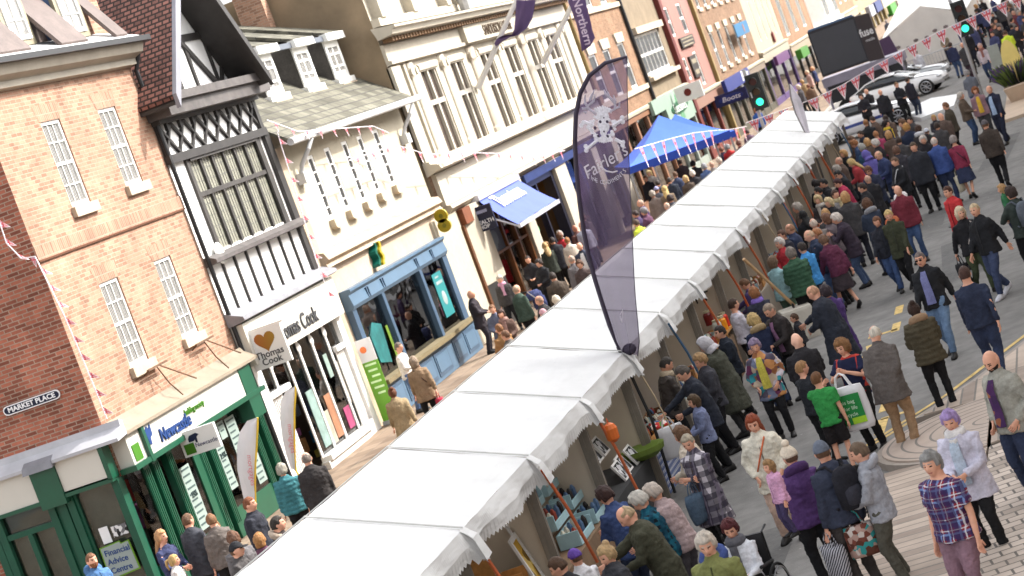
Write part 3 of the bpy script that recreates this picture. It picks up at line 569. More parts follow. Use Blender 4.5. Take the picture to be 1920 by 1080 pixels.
    q=par(MB().box(57.15,58.05,17.83,17.84,1.35,2.56).build('poster',tq)); MB().ball((57.6,17.825,1.85),(.2,.01,.2),0,12,8).box(57.3,57.9,17.82,17.829,2.25,2.33).box(57.35,57.7,17.82,17.829,2.42,2.47).build('print',M('poster_print',srgb(222,240,240),.5),q)
    q=par(MB().prism([(50.9,1.4),(51.7,1.25),(51.9,2.2),(51.3,2.35),(50.85,2.1)],1,17.82,17.84).build('poster',M('turquoise_print',srgb(50,150,150),.5,.5,3))); MB().box(52.12,52.3,17.82,17.83,1.1,2.1).box(50.48,50.68,17.82,17.83,1.4,1.95).pieces('poster',M('acid_green_poster',srgb(150,190,60),.5,.3,6),b)
    # wavy yellow and green wall sign
    for nm,dx,c in (('sign_yellow',.12,(244,214,20)),('sign_teal',-.03,(30,140,120))):
        pl=[(53.45+dx+.07*math.sin(i*1.3)-.012*i,4.05-.065*i) for i in range(10)]; w_=.15
        par(MB().prism([(x-w_/2,z) for x,z in pl]+[(x+w_/2,z) for x,z in reversed(pl)],1,17.7+(0 if dx>0 else .06),17.95).build('wall_sign',M(nm,srgb(*c),.4,.03)))
cream_building()
s=thing('projecting_sign','yellow double disc projecting sign on the cream stone pier','hanging sign',(59.3,17.64,3.74))
for k,z in enumerate((.14,-.14)):
    d=MB().disc((0,0,z),.19,0,.12,0,18).build('sign_disc',M('disc_yellow',srgb(236,206,20),.4,.05),s); MB().disc((-.065,-.01,z),.06,0,.01,0,14).build('disc_mark',M('disc_green',srgb(170,160,30),.5),d)
# ---- stone bank building with the long window range ------------------------------------------
def stone_building():
    b=building('stone_hall','pale classical stone building with paired tall windows and carved columns',(60.6,18,0)); par=Par(b)
    st=M('pale_limestone',(.43,.385,.31),.8,.09,.6,fine=.05); st2=M('limestone_shade',(.36,.31,.245),.8,.12,1)
    bays=[(63.6,65.35),(67.05,68.65),(70.9,72.55),(74.4,76.1),(77.9,79.5),(80.95,82.75)]
    par(MB().wall(60.6,85.4,5.0,11.5,18,[(a,c,5.38,7.85) for a,c in bays],.13).build('front_wall',st))
    par(MB().face([(60.6,18,0),(60.6,30,0),(60.6,30,9.4),(60.6,18,9.4)]).face([(60.6,18,9.4),(60.6,30,9.4),(60.6,30,11.5),(60.6,18,11.5)]).build('side_wall',M('side_ashlar',srgb(206,180,146),.85,.2,1)))
    fr=M('stone_mullion',(.43,.39,.325),.7,.08,3)
    for a,c in bays:
        mid=(a+c)/2
        mb=MB().box(a,c,18.03,18.12,6.82,6.97).box(mid-.08,mid+.08,18.025,18.12,5.38,7.85).box(a,a+.1,18.04,18.12,5.38,7.85).box(c-.1,c,18.04,18.12,5.38,7.85)
        w_=par(mb.build('window',fr)); MB().box(a,c,18.12,18.13,5.38,7.85).build('pane',stripes('brown_glass',(.03,.022,.018),(.075,.055,.045),3,'X',.15,2.5),w_)
        mb=MB()
        for u in (a+.45,c-.45): mb.box(u-.02,u+.02,18.1,18.119,5.4,7.84)
        mb.build('glazing_bar',M('brown_bar',(.12,.09,.08),.6),w_)
        MB().prism([(18.0,7.86),(17.95,7.9),(17.93,8.02),(17.99,8.1)],0,a-.15,c+.15).build('lintel_moulding',st,w_)
    mb=MB()
    gaps=[(62.3,63.0)]+[((bays[i][1]+bays[i+1][0])/2-.28,(bays[i][1]+bays[i+1][0])/2+.28) for i in range(5)]+[(83.2,83.8)]
    for i,(a,c) in enumerate(gaps):
        big=i in (2,4)
        mid=(a+c)/2; rr=.24 if not big else .34
        q=MB().loft([[(mid+r*math.cos(t),17.985+r*.3*math.sin(t),z) for t in [2*math.pi*k/12 for k in range(12)]] for r,z in ((rr*1.25,5.36),(rr*1.25,5.5),(rr,5.56),(rr*.92,7.7),(rr,7.75),(rr*1.3,7.82),(rr*1.3,8.2))])
        for sx in (-1,1): q.tube([(mid+sx*rr*1.1,17.86,7.92),(mid+sx*rr*1.1,17.99,7.92)],.12,10)
        par(q.build('column',st2 if big else st))
    MB().box(60.6,61.5,17.9,18.05,5.3,8.2).box(61.9,62.1,17.92,18.05,5.3,8.2).box(84.2,85.3,17.9,18.05,5.3,8.2).pieces('corner_pilaster',st,b)
    par(MB().prism([(17.998,8.24),(17.82,8.26),(17.82,8.36),(17.9,8.38),(17.9,8.84),(17.998,8.86)],0,60.6,85.4).build('frieze',st))
    par(MB().box(69.0,78.2,17.72,17.9,8.3,8.86).build('name_panel',st))
    par(letters(None,'SANDERSON HOUSE',M('carved_letters',srgb(120,96,70),.8),73.35,17.705,8.56,.5,.86))
    par(MB().prism([(17.9,8.99),(17.45,9.04),(17.4,9.16),(17.3,9.2),(17.3,9.27),(17.998,9.36)],0,60.3,85.6).build('cornice',st))
    mb=MB()
    for i in range(78): mb.box(60.7+i*.315,60.7+i*.315+.16,17.6,17.9,8.87,8.985)
    mb.pieces('dentil',M('dentil_brown',srgb(170,132,96),.85,.1),b)  # dentils in an even brown
    mb=MB().box(60.6,85.4,17.75,18.0,9.37,9.6)
    for x in (60.9,64.3,68.2,69.3,74.0,78.4,81.5,84.6): mb.box(x,x+.5,17.7,18.0,9.6,11.4)
    mb.pieces('parapet_block',st,b); par(MB().tube([(69.4,17.5,9.3),(69.1,17.4,11.4)],.2,8).build('flag_socket',M('socket_grey',(.4,.4,.4),.5)))
    par(MB().prism([(17.998,5.36),(17.8,5.36),(17.78,5.28),(17.55,5.22),(17.5,5.08),(17.998,4.96)],0,60.5,85.5).build('sill_cornice',st))
    par(MB().box(60.9,85.3,17.86,18.0,4.02,4.96).build('fascia_band',M('fascia_stone',(.48,.435,.355),.7,.06,.8)))
    par(MB().prism([(17.998,4.02),(17.75,4.0),(17.72,3.9),(17.85,3.8),(17.998,3.76)],0,60.9,85.3).build('fascia_cornice',st2))
    # ground floor: piers, door, shop windows
    par(MB().box(59.0,61.6,17.88,18.1,0.0,3.8).build('left_pier',cream))
    par(MB().prism([(61.75,17.9),(62.9,17.7),(63.7,17.7),(63.7,18.3),(61.75,18.3)],2,1.42,3.76).build('door_pier',M('pier_cream',(.4,.35,.28),.75,.1,2)))
    par(MB().prism([(61.8,17.92),(62.9,17.72),(63.65,17.72),(63.65,18.3),(61.8,18.3)],2,0.05,1.42).build('pier_base',M('pier_black',(.03,.03,.03),.4,.2)))
    par(MB().box(61.58,61.78,17.8,18.05,.05,3.3).build('downpipe',M('brown_pipe',srgb(140,84,40),.5,.2))); par(MB().box(61.75,62.6,17.72,17.9,3.3,3.76).build('alarm_box',M('terracotta_box',srgb(176,100,60),.7,.2)))
    MB().box(68.4,69.4,17.75,18.2,.05,3.7).box(74.2,75.9,17.72,18.2,.05,3.75).box(80.5,81.5,17.72,18.2,.05,3.75).box(84.4,85.4,17.72,18.2,.05,3.75).pieces('shop_pier',M('pier_cream',(1,1,1)),b)
    mb=MB()
    for x in (63.8,65.6,67.0,68.2): mb.box(x,x+.16,17.84,17.98,.1,3.7)
    mb.box(63.8,68.3,17.83,17.99,.4,.52).box(63.8,68.3,17.85,17.97,2.0,2.07); mb.pieces('shop_joinery',M('varnished_wood',srgb(150,92,44),.4,.2,4),b)
    mb=MB().box(69.4,69.7,17.85,18.2,.05,3.7).box(73.85,74.2,17.85,18.2,.05,3.7).box(69.7,73.85,17.85,18.2,3.3,3.7).box(71.6,71.75,17.9,18.1,.05,3.3).box(76.0,76.2,17.85,18.0,.05,3.7).box(78.3,78.5,17.85,18.0,.05,3.7); mb.pieces('door_frame',M('door_navy',srgb(32,36,64),.4,.1),b)
    par(MB().box(69.6,85.0,17.66,17.74,3.5,3.76).build('blue_band',M('band_blue',srgb(44,70,140),.4,.06)))
    room(b,63.8,68.4,.1,3.7,18.25,2.5,M('health_interior',(.16,.12,.1),.9,.4,1),24,21); room(b,69.5,74.1,.1,3.6,18.25,3.5,M('amber_interior',(.05,.03,.015),.9,.3,1),22,22); room(b,76,84.3,.1,3.7,18.25,2.5,M('health_interior',(1,1,1)),30,23)
    mb=MB()
    for i in range(9): mb.ball((70.2+.42*i,19.0+.2*(i%3),2.6+.22*(i%3)),.11,0,8,6)
    par(mb.build('pendant_lamp',glow('amber_lamp',(1,.55,.12),2.2)))
    par(pane(None,63.9,68.3,.5,3.7,17.95)); par(pane(None,76.2,84.4,.5,3.5,17.97))
    q=par(MB().box(63.5,65.5,17.9,17.93,2.02,2.9).build('window_poster',M('poster_deepblue',srgb(36,62,92),.5,.3,2))); MB().ball((64.6,17.9,2.5),(.42,.02,.24),0,12,7).ball((64.2,17.9,2.25),(.5,.02,.12),0,12,7).build('print',M('poster_print2',srgb(140,160,176),.6,.3,4),q)
    for x,z in ((66.0,1.2),(66.6,1.25),(67.3,1.6)): par(MB().box(x,x+.5,18.0,18.01,z,z+.7).build('poster',M('paper_white',(1,1,1))))
    s=building('shop_awning','blue fabric awning with white lettering pulled out over a stone shop doorway',(66,17.2,2.7),'awning'); p2=Par(s)
    cl=M('awning_blue',(.05,.085,.36),.7,.08,2,bump=.2,bs=3)
    rings=[]
    for i in range(13):
        x=i/12; rings.append([((63.5+5.2*x)*(1-t)+(63.4+5.6*x)*t,17.7-.95*t,3.8-1.08*t-.06*math.sin(math.pi*t)+.02*math.sin(x*18)*t) for t in (0,.25,.5,.75,1)])
    p2(MB().loft(rings,0,False,False).build('awning_cloth',cl,smooth=True)); p2(MB().box(63.4,69.0,16.69,16.77,2.6,2.72).build('front_bar',M('bar_silver',(.6,.6,.66),.3,.05,metal=.4)))
    p2(MB().box(63.4,68.8,17.6,17.9,3.74,3.92).build('awning_cassette',M('bar_silver',(1,1,1)))); p2(MB().tube([(63.5,17.7,3.3),(63.45,16.75,2.66)],.03).tube([(68.9,17.7,3.3),(68.95,16.75,2.66)],.03).build('awning_arm',M('bar_silver',(1,1,1))))
    q=letters(None,'Thorntons',M('awning_white',(.82,.82,.84),.6),66.0,17.4,3.47,.75,1.0,bold=.01); q.rotation_euler=(R(49),0,0); p2(q)
stone_building()
s=thing('hanging_sign','dark navy projecting sign reading HEALTH SHOP beside the blue awning','hanging sign',(63.0,17.57,3.25))
MB().box(-.05,.05,-.34,.34,-.38,.36).build('sign_box',M('sign_navy_box',srgb(38,46,84),.4,.05),s)
wl=M('sign_white_letters',(.7,.7,.74),.5); text('lettering','HEALTH',wl,s,(-.055,-.02,-.12),FACING,.16,.002,bold=.003); text('lettering','SHOP',wl,s,(-.055,.06,-.26),FACING,.16,.002,bold=.003); MB().box(-.056,-.0505,-.2,.2,.15,.24).build('small_print',M('sign_dim',(.25,.27,.4),.5),s); MB().box(-.02,.02,.34,.44,.2,.26).build('bracket',iron,s)
# ---- farther terrace ---------------------------------------------------------------------------
obr=brickmat('far_orange_brick',srgb(214,166,130),srgb(198,146,110),srgb(206,180,152),wear=.18); brr=brickmat('far_brown_brick',srgb(200,158,126),srgb(182,138,106),srgb(196,170,144),wear=.18)
pinkr=M('pink_render',srgb(220,160,146),.8,.07,.8); yst=M('grey_rubble',srgb(186,164,134),.85,.18,1.6,fine=.12)
def terrace(name,label,x0,x1,zt,wm,wins,shop,keys=None,frame=white,y=18.0,cols=1,rows=(.5,),gm=curt,extra=None,band=None,sill=sillstone):
    b=building(name,label,(x0,y,0)); par=Par(b); zs=shop['z']
    par(MB().wall(x0,x1,zs,zt,y,wins,.16).build('front_wall',wm)); MB().face([(x0,y,0),(x0,y+9,0),(x0,y+9,zt),(x0,y,zt)]).face([(x1,y,0),(x1,y+9,0),(x1,y+9,zt),(x1,y,zt)]).pieces('side_wall',wm,b)
    par(MB().prism([(y-.25,zt),(y-.25,zt+.2),(y+4.5,zt+3),(y+9,zt+.2),(y+9,zt)],0,x0,x1).build('roof',darkslate))
    for w_ in wins:
        o=par(sash(None,*w_,y,cols,rows,fm=frame,gm=gm,fr=.1,bar=.05,sill=sill))
        if keys:
            MB().prism([(w_[0]-.1,w_[3]),(w_[1]+.1,w_[3]),(w_[1]+.25,w_[3]+keys),(w_[0]-.25,w_[3]+keys)],1,y-.08,y).build('keystone',cream,o)
    for z in band or (): par(MB().box(x0,x1,y-.1,y,z,z+.22).build('stone_band',sillstone))
    # shop front
    f=shop.get('fascia',(.5,.5,.5)); fm=M('fascia_%s'%name,f,.5,.06,2)
    par(MB().prism([(y-.05,zs),(y-.3,zs-.04),(y-.26,zs-.16),(y-.05,zs-.2)],0,x0,x1).build('shop_cornice',cream)); par(MB().box(x0+.1,x1-.1,y-.2,y,zs-.2-shop.get('h',.6),zs-.2).build('fascia',fm))
    n=shop.get('n',3); zw=zs-.2-shop.get('h',.6); jm=M('joinery_%s'%name,shop.get('joinery',(.4,.38,.35)),.5,.1,3); mb=MB()
    for i in range(n+1):
        x=x0+(x1-x0-.35)*i/n; mb.box(x,x+.35,y-.12,y+.02,.05,zw)
    mb.box(x0,x1,y-.1,y,.05,.45); mb.pieces('shop_joinery',jm,b); par(pane(None,x0+.1,x1-.1,.45,zw,y-.02)); room(b,x0+.05,x1-.05,.05,zw,y+.15,2.5,lamp_dark,int((x1-x0)*2.2),int(x0))
    return b,par
b,par=terrace('orange_brick_house','orange brick house with pale keystones beside the stone hall',85.4,97.0,12.0,obr,[(87.1,88.5,4.72,6.68),(90.15,91.5,4.72,6.7),(93.5,94.95,4.74,6.76),(87.0,88.4,8.5,10.2),(90.1,91.5,8.5,10.2),(93.4,94.8,8.5,10.2)],dict(z=3.9,fascia=srgb(196,140,104),h=.2,joinery=srgb(196,140,104),n=4),keys=.42,gm=darkglass,band=(4.5,8.25))
par(MB().tube([(85.7,17.9,11.5),(85.7,17.9,.1)],.09).build('downpipe',M('yellow_pipe',srgb(206,176,110),.6,.1))); par(MB().tube([(96.9,17.9,11.5),(96.9,17.9,.1)],.09).build('downpipe',iron))
b,par=terrace('rubble_stone_house','brown stone house with one wide white gridded window above an optician',97.1,105.6,12.0,yst,[(98.0,104.2,4.95,6.8)],dict(z=3.97,fascia=srgb(198,228,204),h=1.3,joinery=srgb(214,226,214)),cols=6,rows=(.5,),gm=darkglass)
par(MB().box(97.6,104.7,17.75,18.0,6.85,7.15).box(97.4,105.0,17.7,18.0,4.68,4.86).build('stone_surround',sillstone))
og=M('optician_green',srgb(24,124,76),.5,.04); lf=M('pale_green_board',srgb(206,236,214),.5,.04)
q=par(MB().box(97.2,103.9,17.62,17.79,2.42,3.95).box(94.3,97.1,17.6,17.75,3.35,3.95).build('fascia_board',[lf]))
q=MB().prism([(100.6+2.3*math.cos(t)*(1 if abs(math.cos(t))>.2 else 1),3.15+.28*math.sin(t)) for t in [2*math.pi*k/24 for k in range(24)]],1,17.58,17.619).build('oval_plaque',og,q); text('lettering','Specsavers',M('optician_white',(.75,.8,.76),.5),q,(100.6,17.575,3.15),FRONT,.6,.004,sx=1.35)
par(MB().prism([(100.1,2.6),(101.3,2.6),(101.0,2.95),(100.4,2.95)],1,17.6,17.62).prism([(100.0,3.36),(101.2,3.36),(100.9,3.75),(100.3,3.75)],1,17.6,17.62).build('leaf_mark',M('leaf_green',srgb(140,214,160),.5)))
b,par=terrace('pink_house','pink rendered house with two black name boards and tall white sashes',105.8,116.0,12.0,pinkr,[(107.6,108.7,6.18,7.66),(111.5,112.8,6.14,7.66),(108.1,108.9,3.95,5.06),(111.4,112.5,3.4,5.13),(107.6,108.7,8.6,10.2),(111.5,112.8,8.6,10.2)],dict(z=3.2,fascia=srgb(208,160,140),h=.5,joinery=srgb(170,80,66)),gm=darkglass,sill=None)
par(MB().box(105.6,106.3,17.75,18.0,.05,11.8).build('red_pilaster',M('oxblood_paint',srgb(150,58,50),.5,.15))); par(MB().box(115.5,115.9,17.8,18.0,.05,11.5).build('downpipe',M('yellow_pipe',(1,1,1))))
bb=M('board_black_brown',srgb(66,52,44),.5,.15,3); bt=M('board_gilt',srgb(206,190,160),.6)
for x0,x1,z0,z1,n in ((108.6,112.7,5.48,6.0,3),(109.4,111.3,3.9,5.0,2)):
    q=par(MB().box(x0,x1,17.88,17.99,z0,z1).build('name_board',bb)); mb=MB(); 
    for k in range(n): mb.box(x0+.25+.1*k,x1-.25-.12*k,17.87,17.879,z1-(z1-z0)*(k+.72)/n,z1-(z1-z0)*(k+.32)/n)
    mb.build('print',bt,q)
b,par=terrace('brown_brick_house','brown brick house with a row of five narrow white sashes above blue shop signs',116.2,134.3,12.0,brr,[(x,x+1.05,3.72,5.72) for x in (118.6,121.6,124.7,127.9,130.9)]+[(x,x+1.05,7.1,9.0) for x in (118.0,120.6,123.2,125.8,128.4,131)],dict(z=3.1,fascia=srgb(180,160,140),h=.35,joinery=srgb(120,116,100),n=6),keys=.35,gm=darkglass)
bl=M('chemist_blue',srgb(44,66,170),.45,.05); wl=M('sign_white_letters',(1,1,1))
q=par(MB().box(113.6,123.2,17.3,17.5,2.55,3.2).build('fascia_board',bl)); text('lettering','Boots',wl,q,(121.2,17.29,2.9),FRONT,.8,.004,sx=1.5,shear=.2)
s=thing('hanging_sign','small dark blue oval projecting sign in front of brown brick chemist shop','hanging sign',(112.0,17.0,2.35)); MB().box(-.06,.06,-.85,.85,-.3,.3).build('sign_box',M('sign_navy2',srgb(36,44,120),.5),s); MB().prism([(.65*math.cos(t),.2*math.sin(t)) for t in [2*math.pi*k/20 for k in range(20)]],0,-.075,-.061).build('oval_plaque',bl,s); text('lettering','Boots',wl,s,(-.08,0,-.02),FACING,.34,.003,sx=1.2,shear=.2)
s=thing('hanging_sign','white projecting pub sign with a dark red disc below the pink house','hanging sign',(99.5,16.8,3.65)); MB().box(-.08,.08,-.62,.62,-.36,.36).build('sign_box',M('sign_lightbox',(1,1,1)),s); MB().disc((-.085,.05,.02),.17,0,.01).build('disc_mark',M('disc_red',srgb(156,50,40),.5),s)
s=thing('wall_flag','sky blue square flag hung flat across the narrow sashes','flag',(127.3,17.45,5.25)); MB().box(-2.8,2.8,-.02,.02,-.36,.36).build('cloth',M('sky_cloth',srgb(64,150,206),.7,.08,2),s); MB().disc((.6,-.03,.0),.24,1,.01).build('badge',M('badge_salmon',srgb(220,150,130),.7,.3,9),s)
b,par=terrace('cream_inn','tall cream rendered house with slit windows and a round red disc',134.4,148.6,12.0,M('ivory_render',srgb(236,222,192),.8,.06,.7),[(x,x+.5,4.0,6.6) for x in (137.6,140.6,143.4,146.0)],dict(z=3.45,fascia=srgb(226,214,190),h=.5,joinery=srgb(120,90,160)),gm=darkglass,sill=None)
par(MB().disc((143.2,17.9,3.9),.35,1,.1).build('disc_mark',M('disc_red',(1,1,1)))); q=par(MB().box(135.5,142,17.2,17.4,2.35,2.9).build('fascia_board',M('purple_board',srgb(128,64,140),.5,.06)))
par(MB().box(143.5,147.8,16.6,17.0,2.0,2.6).build('green_board',M('green_board',srgb(90,176,50),.5,.06)))
b,par=terrace('bay_window_house','long orange brick house with tall dark windows and white bays',148.8,206.0,12.0,obr,[(x,x+2.2,3.5,9) for x in (151,156.5,162.2)]+[(x,x+1.6,3.7,6.2) for x in (189,194,199)],dict(z=2.95,fascia=srgb(214,190,160),h=.6,joinery=srgb(70,66,60),n=14),gm=stripes('grey_far_glass',(.07,.075,.07),(.2,.21,.2),2,'X',.2,1.0),sill=None)
for x in (168,175.5):
    q=par(MB().prism([(x,17.99),(x+.8,16.9),(x+3.6,16.9),(x+4.4,17.99)],2,3.1,9.5).build('bay_window',white)); mb=MB()
    for k in range(2): mb.box(x+1.0+1.3*k,x+2.1+1.3*k,16.86,16.899,3.6,8.8)
    mb.build('pane',M('grey_far_glass',(1,1,1)),q); MB().prism([(x-.3,17.99),(x+.6,16.7),(x+3.8,16.7),(x+4.7,17.99)],2,2.9,3.09).build('sill',white,q)
# street end: the ground falls away and two more fronts step down with it
for k,(x0,x1,dz,cl) in enumerate(((206.2,236,-.95,(214,190,150)),(236.2,285,-2.1,(226,214,196)))):
    b=building('street_end_house','pale shop house at the far end of the street, %s'%('next to the bay windowed house' if k==0 else 'hidden below by the marquee'),(x0,18,0)); par=Par(b)
    par(MB().wall(x0,x1,3.2+dz,11,18,[(x,x+2.2,4.2+dz,6.6+dz) for x in [x0+3+6*q for q in range(4)]],.2).build('front_wall',M('far_wall_%d'%k,srgb(*cl),.85,.1,.6))); par(MB().box(x0,x1,18.2,26,0,11).build('body',M('far_buff_dark',(.1,.09,.08),.9)))
    par(MB().box(x0,x1,17.7,17.99,2.55+dz,3.2+dz).build('fascia',M('far_cream_fascia',srgb(226,206,164),.6,.15,.5)))
    mb=MB(); n=5
    for q in range(n+1): x=x0+(x1-x0-1)*q/n; mb.box(x,x+1,17.75,18,.05,2.55+dz)
    mb.pieces('shop_joinery',M('far_joinery_%d'%k,srgb(*((196,170,110),(24,84,58))[k]),.5,.2,1),b)
    for q,(x,wd,c) in enumerate((((212,6,(206,206,220)),(220,8,(40,70,150)),(229,6,(230,214,190))),((238,9,(70,176,40)),(250,8,(222,216,206)),(262,9,(40,120,200))))[k]): par(MB().box(x,x+wd,17.3,17.69,2.3+dz,3.3+dz).build('sign_board',M('far_board_%d'%c[0],srgb(*c),.5,.1)))
# buildings on the near side, behind the camera: they shade the street, walls made pale to bounce fill light
def near_terrace():
    b=building('near_terrace','pale rendered terrace along the shaded near side of the street, behind the viewpoint',(-12,-3,0)); par=Par(b)
    wins=[(x,x+1.1,z,z+1.8) for x in range(-8,150,5) for z in (4.6,8.2,11.2)]
    par(MB().wall(-12,175,3.6,14.3,-3,(),.1).build('front_wall',M('near_render',(.74,.72,.68),.85,.06,.5))); par(MB().face([(-12,-3,0),(175,-3,0),(175,-3,3.6),(-12,-3,3.6)]).face([(-12,-3,0),(-12,-14,0),(-12,-14,14.3),(-12,-3,14.3)]).face([(175,-3,0),(175,-14,0),(175,-14,14.3),(175,-3,14.3)]).build('ground_floor_wall',M('pink_ashlar',(1,1,1))))
    par(MB().face([(-12,-3.2,14.3),(175,-3.2,14.3),(175,-14,14.4),(-12,-14,14.4)]).build('roof',darkslate))
    mb=MB()
    for w_ in wins: mb.box(w_[0],w_[1],-2.99,-2.93,w_[2],w_[3])
    o=par(mb.build('window_row',darkglass)); o['kind']='stuff'
near_terrace()
SF[0]=1.0
# ================================================================ market stalls
S0,DS=22.28,3.2148; YR,ZR,YE,ZE,YB=9.225,2.90,7.61,2.277,10.85
def canvas():
    m,nt,b=nodes('white_canvas'); b.inputs['Roughness'].default_value=.75; b.inputs['Specular IOR Level'].default_value=.2
    co=coord(nt); n=N(nt,'ShaderNodeTexNoise',Scale=1.1,Detail=6.0,Roughness=.6); nt.links.new(co,n.inputs[0])
    r=N(nt,'ShaderNodeMapRange'); r.inputs[1].default_value=.35; r.inputs[2].default_value=.75; r.inputs[3].default_value=.7; r.inputs[4].default_value=.58; nt.links.new(n.outputs[0],r.inputs[0])
    cb=N(nt,'ShaderNodeCombineColor'); [nt.links.new(r.outputs[0],cb.inputs[i]) for i in range(3)]; nt.links.new(cb.outputs[0],b.inputs['Base Color'])
    co2=coord(nt,'Object',(.5,2.2,2)); n2=N(nt,'ShaderNodeTexNoise',Scale=1.6,Detail=3.0); nt.links.new(co2,n2.inputs[0]); bp=N(nt,'ShaderNodeBump',Strength=.6,Distance=.12); nt.links.new(n2.outputs[0],bp.inputs['Height']); nt.links.new(bp.outputs[0],b.inputs['Normal'])
    tr=N(nt,'ShaderNodeBsdfTranslucent'); tr.inputs[0].default_value=(.8,.8,.78,1); mx=N(nt,'ShaderNodeMixShader'); mx.inputs[0].default_value=.16
    nt.links.new(b.outputs[0],mx.inputs[1]); nt.links.new(tr.outputs[0],mx.inputs[2]); nt.links.new(mx.outputs[0],nt.nodes['Material Output'].inputs[0]); MATS['white_canvas']=m; return m
canv=canvas(); seamm=M('canvas_seam',(.52,.51,.49),.8,.1,4); partm=M('partition_cloth',srgb(196,182,164),.85,.08,1.2,bump=.25,bs=2.5); postm=M('grey_post',srgb(124,116,106),.6,.15,5); strapm=M('orange_strap',srgb(190,98,60),.6,.15,8); ropem=M('rust_strap',srgb(176,84,48),.7,.2,8); bluem=M('blue_strap',srgb(70,104,136),.6,.15,8); ropem2=M('pale_rope',srgb(190,170,140),.8,.2,9)
woodm=M('crate_wood',srgb(176,126,70),.7,.25,9); pblue=M('crate_pale_blue',srgb(164,196,204),.6,.1,6)
def stall(i,label):
    rr=random.Random(100+i)
    sg=rr.uniform(.02,.085); x0=S0+DS*i; x1=x0+DS; s=building('market_stall',label,(x0,YE,0),'market stall'); s['group']='white canvas market stalls in one long row'; par=Par(s)
    # roof: slight sag between the frames
    nx=9; ny=7; rows=[]
    for a in range(nx):
        u=a/(nx-1); x=x0+(x1-x0)*u; r=[]
        for k in range(ny):
            v=k/(ny-1); sag=sg*math.sin(math.pi*u)*math.sin(math.pi*v)+rr.uniform(-.006,.006)
            r.append((x,YE+(YR-YE)*v,ZE+(ZR-ZE)*v-sag+.02*v*(1-u)*u))
        for k in range(1,ny):
            v=k/(ny-1); r.append((x,YR+(YB-YR)*v,ZR-(ZR-ZE)*v-.03*math.sin(math.pi*u)*math.sin(math.pi*v)))
        rows.append(r)
    par(MB().loft(rows,0,False,False).build('canopy',canv,smooth=True))
    # valance: wavy, pinched at the seams, zig-zag hem
    n=62; top=[];mid=[];bot=[]
    ph=rr.uniform(0,6); am=rr.uniform(.03,.06)
    for a in range(n+1):
        u=a/n; x=x0+(x1-x0)*u; e=min(u,1-u)*n; wav=am*math.sin(u*9+ph)+.02*math.sin(u*23+ph*2); flare=.13*math.exp(-e*.55)
        dr=.37+.03*math.sin(u*7+ph)+(.05 if e<2.2 else 0)
        top.append((x,YE,ZE)); mid.append((x,YE-.05-wav*.6-flare*.4,ZE-dr*.5)); bot.append((x,YE-.03-wav-flare,ZE-dr+(.036 if a%2 else 0)))
    par(MB().loft([top,mid,bot],0,False,False).build('valance',canv,smooth=False))
    par(MB().loft([[(x,YB,ZE) for x,_,_ in top],[(x,YB+.04,ZE-.3+(.05 if k%2 else 0)) for k,(x,_,_) in enumerate(top)]],0,False,False).build('back_valance',canv))
    par(MB().tube([(x0,YE-.02,ZE+.02),(x0,YR,ZR+.022),(x0,YB,ZE+.02)],.011,6).build('seam_cord',seamm))
    par(MB().loft([[(x0-.09,YE,ZE+.012),(x0+.09,YE,ZE+.012)],[(x0-.1,YE-.12,ZE-.1),(x0+.1,YE-.12,ZE-.1)],[(x0-.12,YE-.19,ZE-.37),(x0+.12,YE-.19,ZE-.35)]],0,False,False).build('corner_flap',canv))
    for y in (YE+.1,YB-.1): par(MB().box(x0-.04,x0+.04,y-.04,y+.04,.02,ZE-.02).build('post',postm))
    par(MB().box(x0-.05,x0+.09,YE+.14,YE+.2,.02,ZE-.02).build('post_board',postm))
    rows=[]
    for k in range(9):
        v=k/8; y=YE+.2+(YB-YE-.3)*v; rows.append([(x0+.02*math.sin(v*13+i+z),y,z) for z in (.03,.7,1.4,2.1,ZE+(ZR-ZE)*(1-abs(2*v-1))*.9-.05)])
    par(MB().loft(rows,0,False,False).build('side_curtain',partm,smooth=True)); par(MB().box(x0+.05,x1-.05,YB-.06,YB-.04,.05,ZE-.02).build('back_curtain',partm))
    k=i%5; sm=(strapm,ropem,strapm,ropem2,bluem)[k] if i not in (0,1) else strapm
    e=rr.uniform(-.1,.35); par(MB().tube([(x0+.02,YE-.1,ZE-.2),(x0+.12+e*.2,YE-.2,1.5),(x0+.2+e*.4,YE-.28,.75)],.022 if sm is not ropem2 else .012,6).build('guy_strap',sm))
    if i in (9,11,12): par(MB().tube([(x0+.5,YE-.05,ZE-.3),(x0+.8,YE-.3,.5)],.03,6).build('guy_strap',strapm))
    # counter
    cl=(M('table_brown',srgb(120,96,74),.8,.2,4),M('table_black',(.03,.03,.032),.8,.2,4),M('table_cloth',srgb(150,140,126),.8,.08,3),plaid('gingham_blue',srgb(222,224,228),[(0,.09,.045,srgb(54,84,150),0),(2,.09,.045,srgb(54,84,150),0)]))[(2,0,1,3,2,0,1,2)[i%8]]
    par(MB().box(x0+.3,x1-.25,YE+.12,YE+.85,.0,.74).build('counter',cl))
    return s
names={-2:'nearest market stall of the row, cut by the bottom edge of the view',-1:'second nearest market stall, only its white roof showing at the bottom edge',0:'market stall with wooden boxes and gilt frames under its canvas',1:'market stall with pale blue stepped crates and an orange strap',2:'market stall with the orange strap and lantern and photo prints on display',3:'market stall with blue gingham counter below the tall feather flag',4:'market stall behind the men in leather and dark suit jackets',5:'market stall with grey hooded customer and black hooks on its curtain',6:'market stall with bottles and orange jars on a wooden shelf',7:'market stall beside the concrete weight and the teal coat',8:'market stall with a blue strap near the green quilted coat',9:'market stall with bright orange crossed straps near white haired shoppers',10:'market stall beside the woman in a grey coat with fur collar',11:'market stall with two orange straps by the crimson jacket',12:'market stall with a long orange strap by the red coat',13:'last but one market stall under the thin grey pennant',14:'farthest market stall at the end of the row near the cars'}
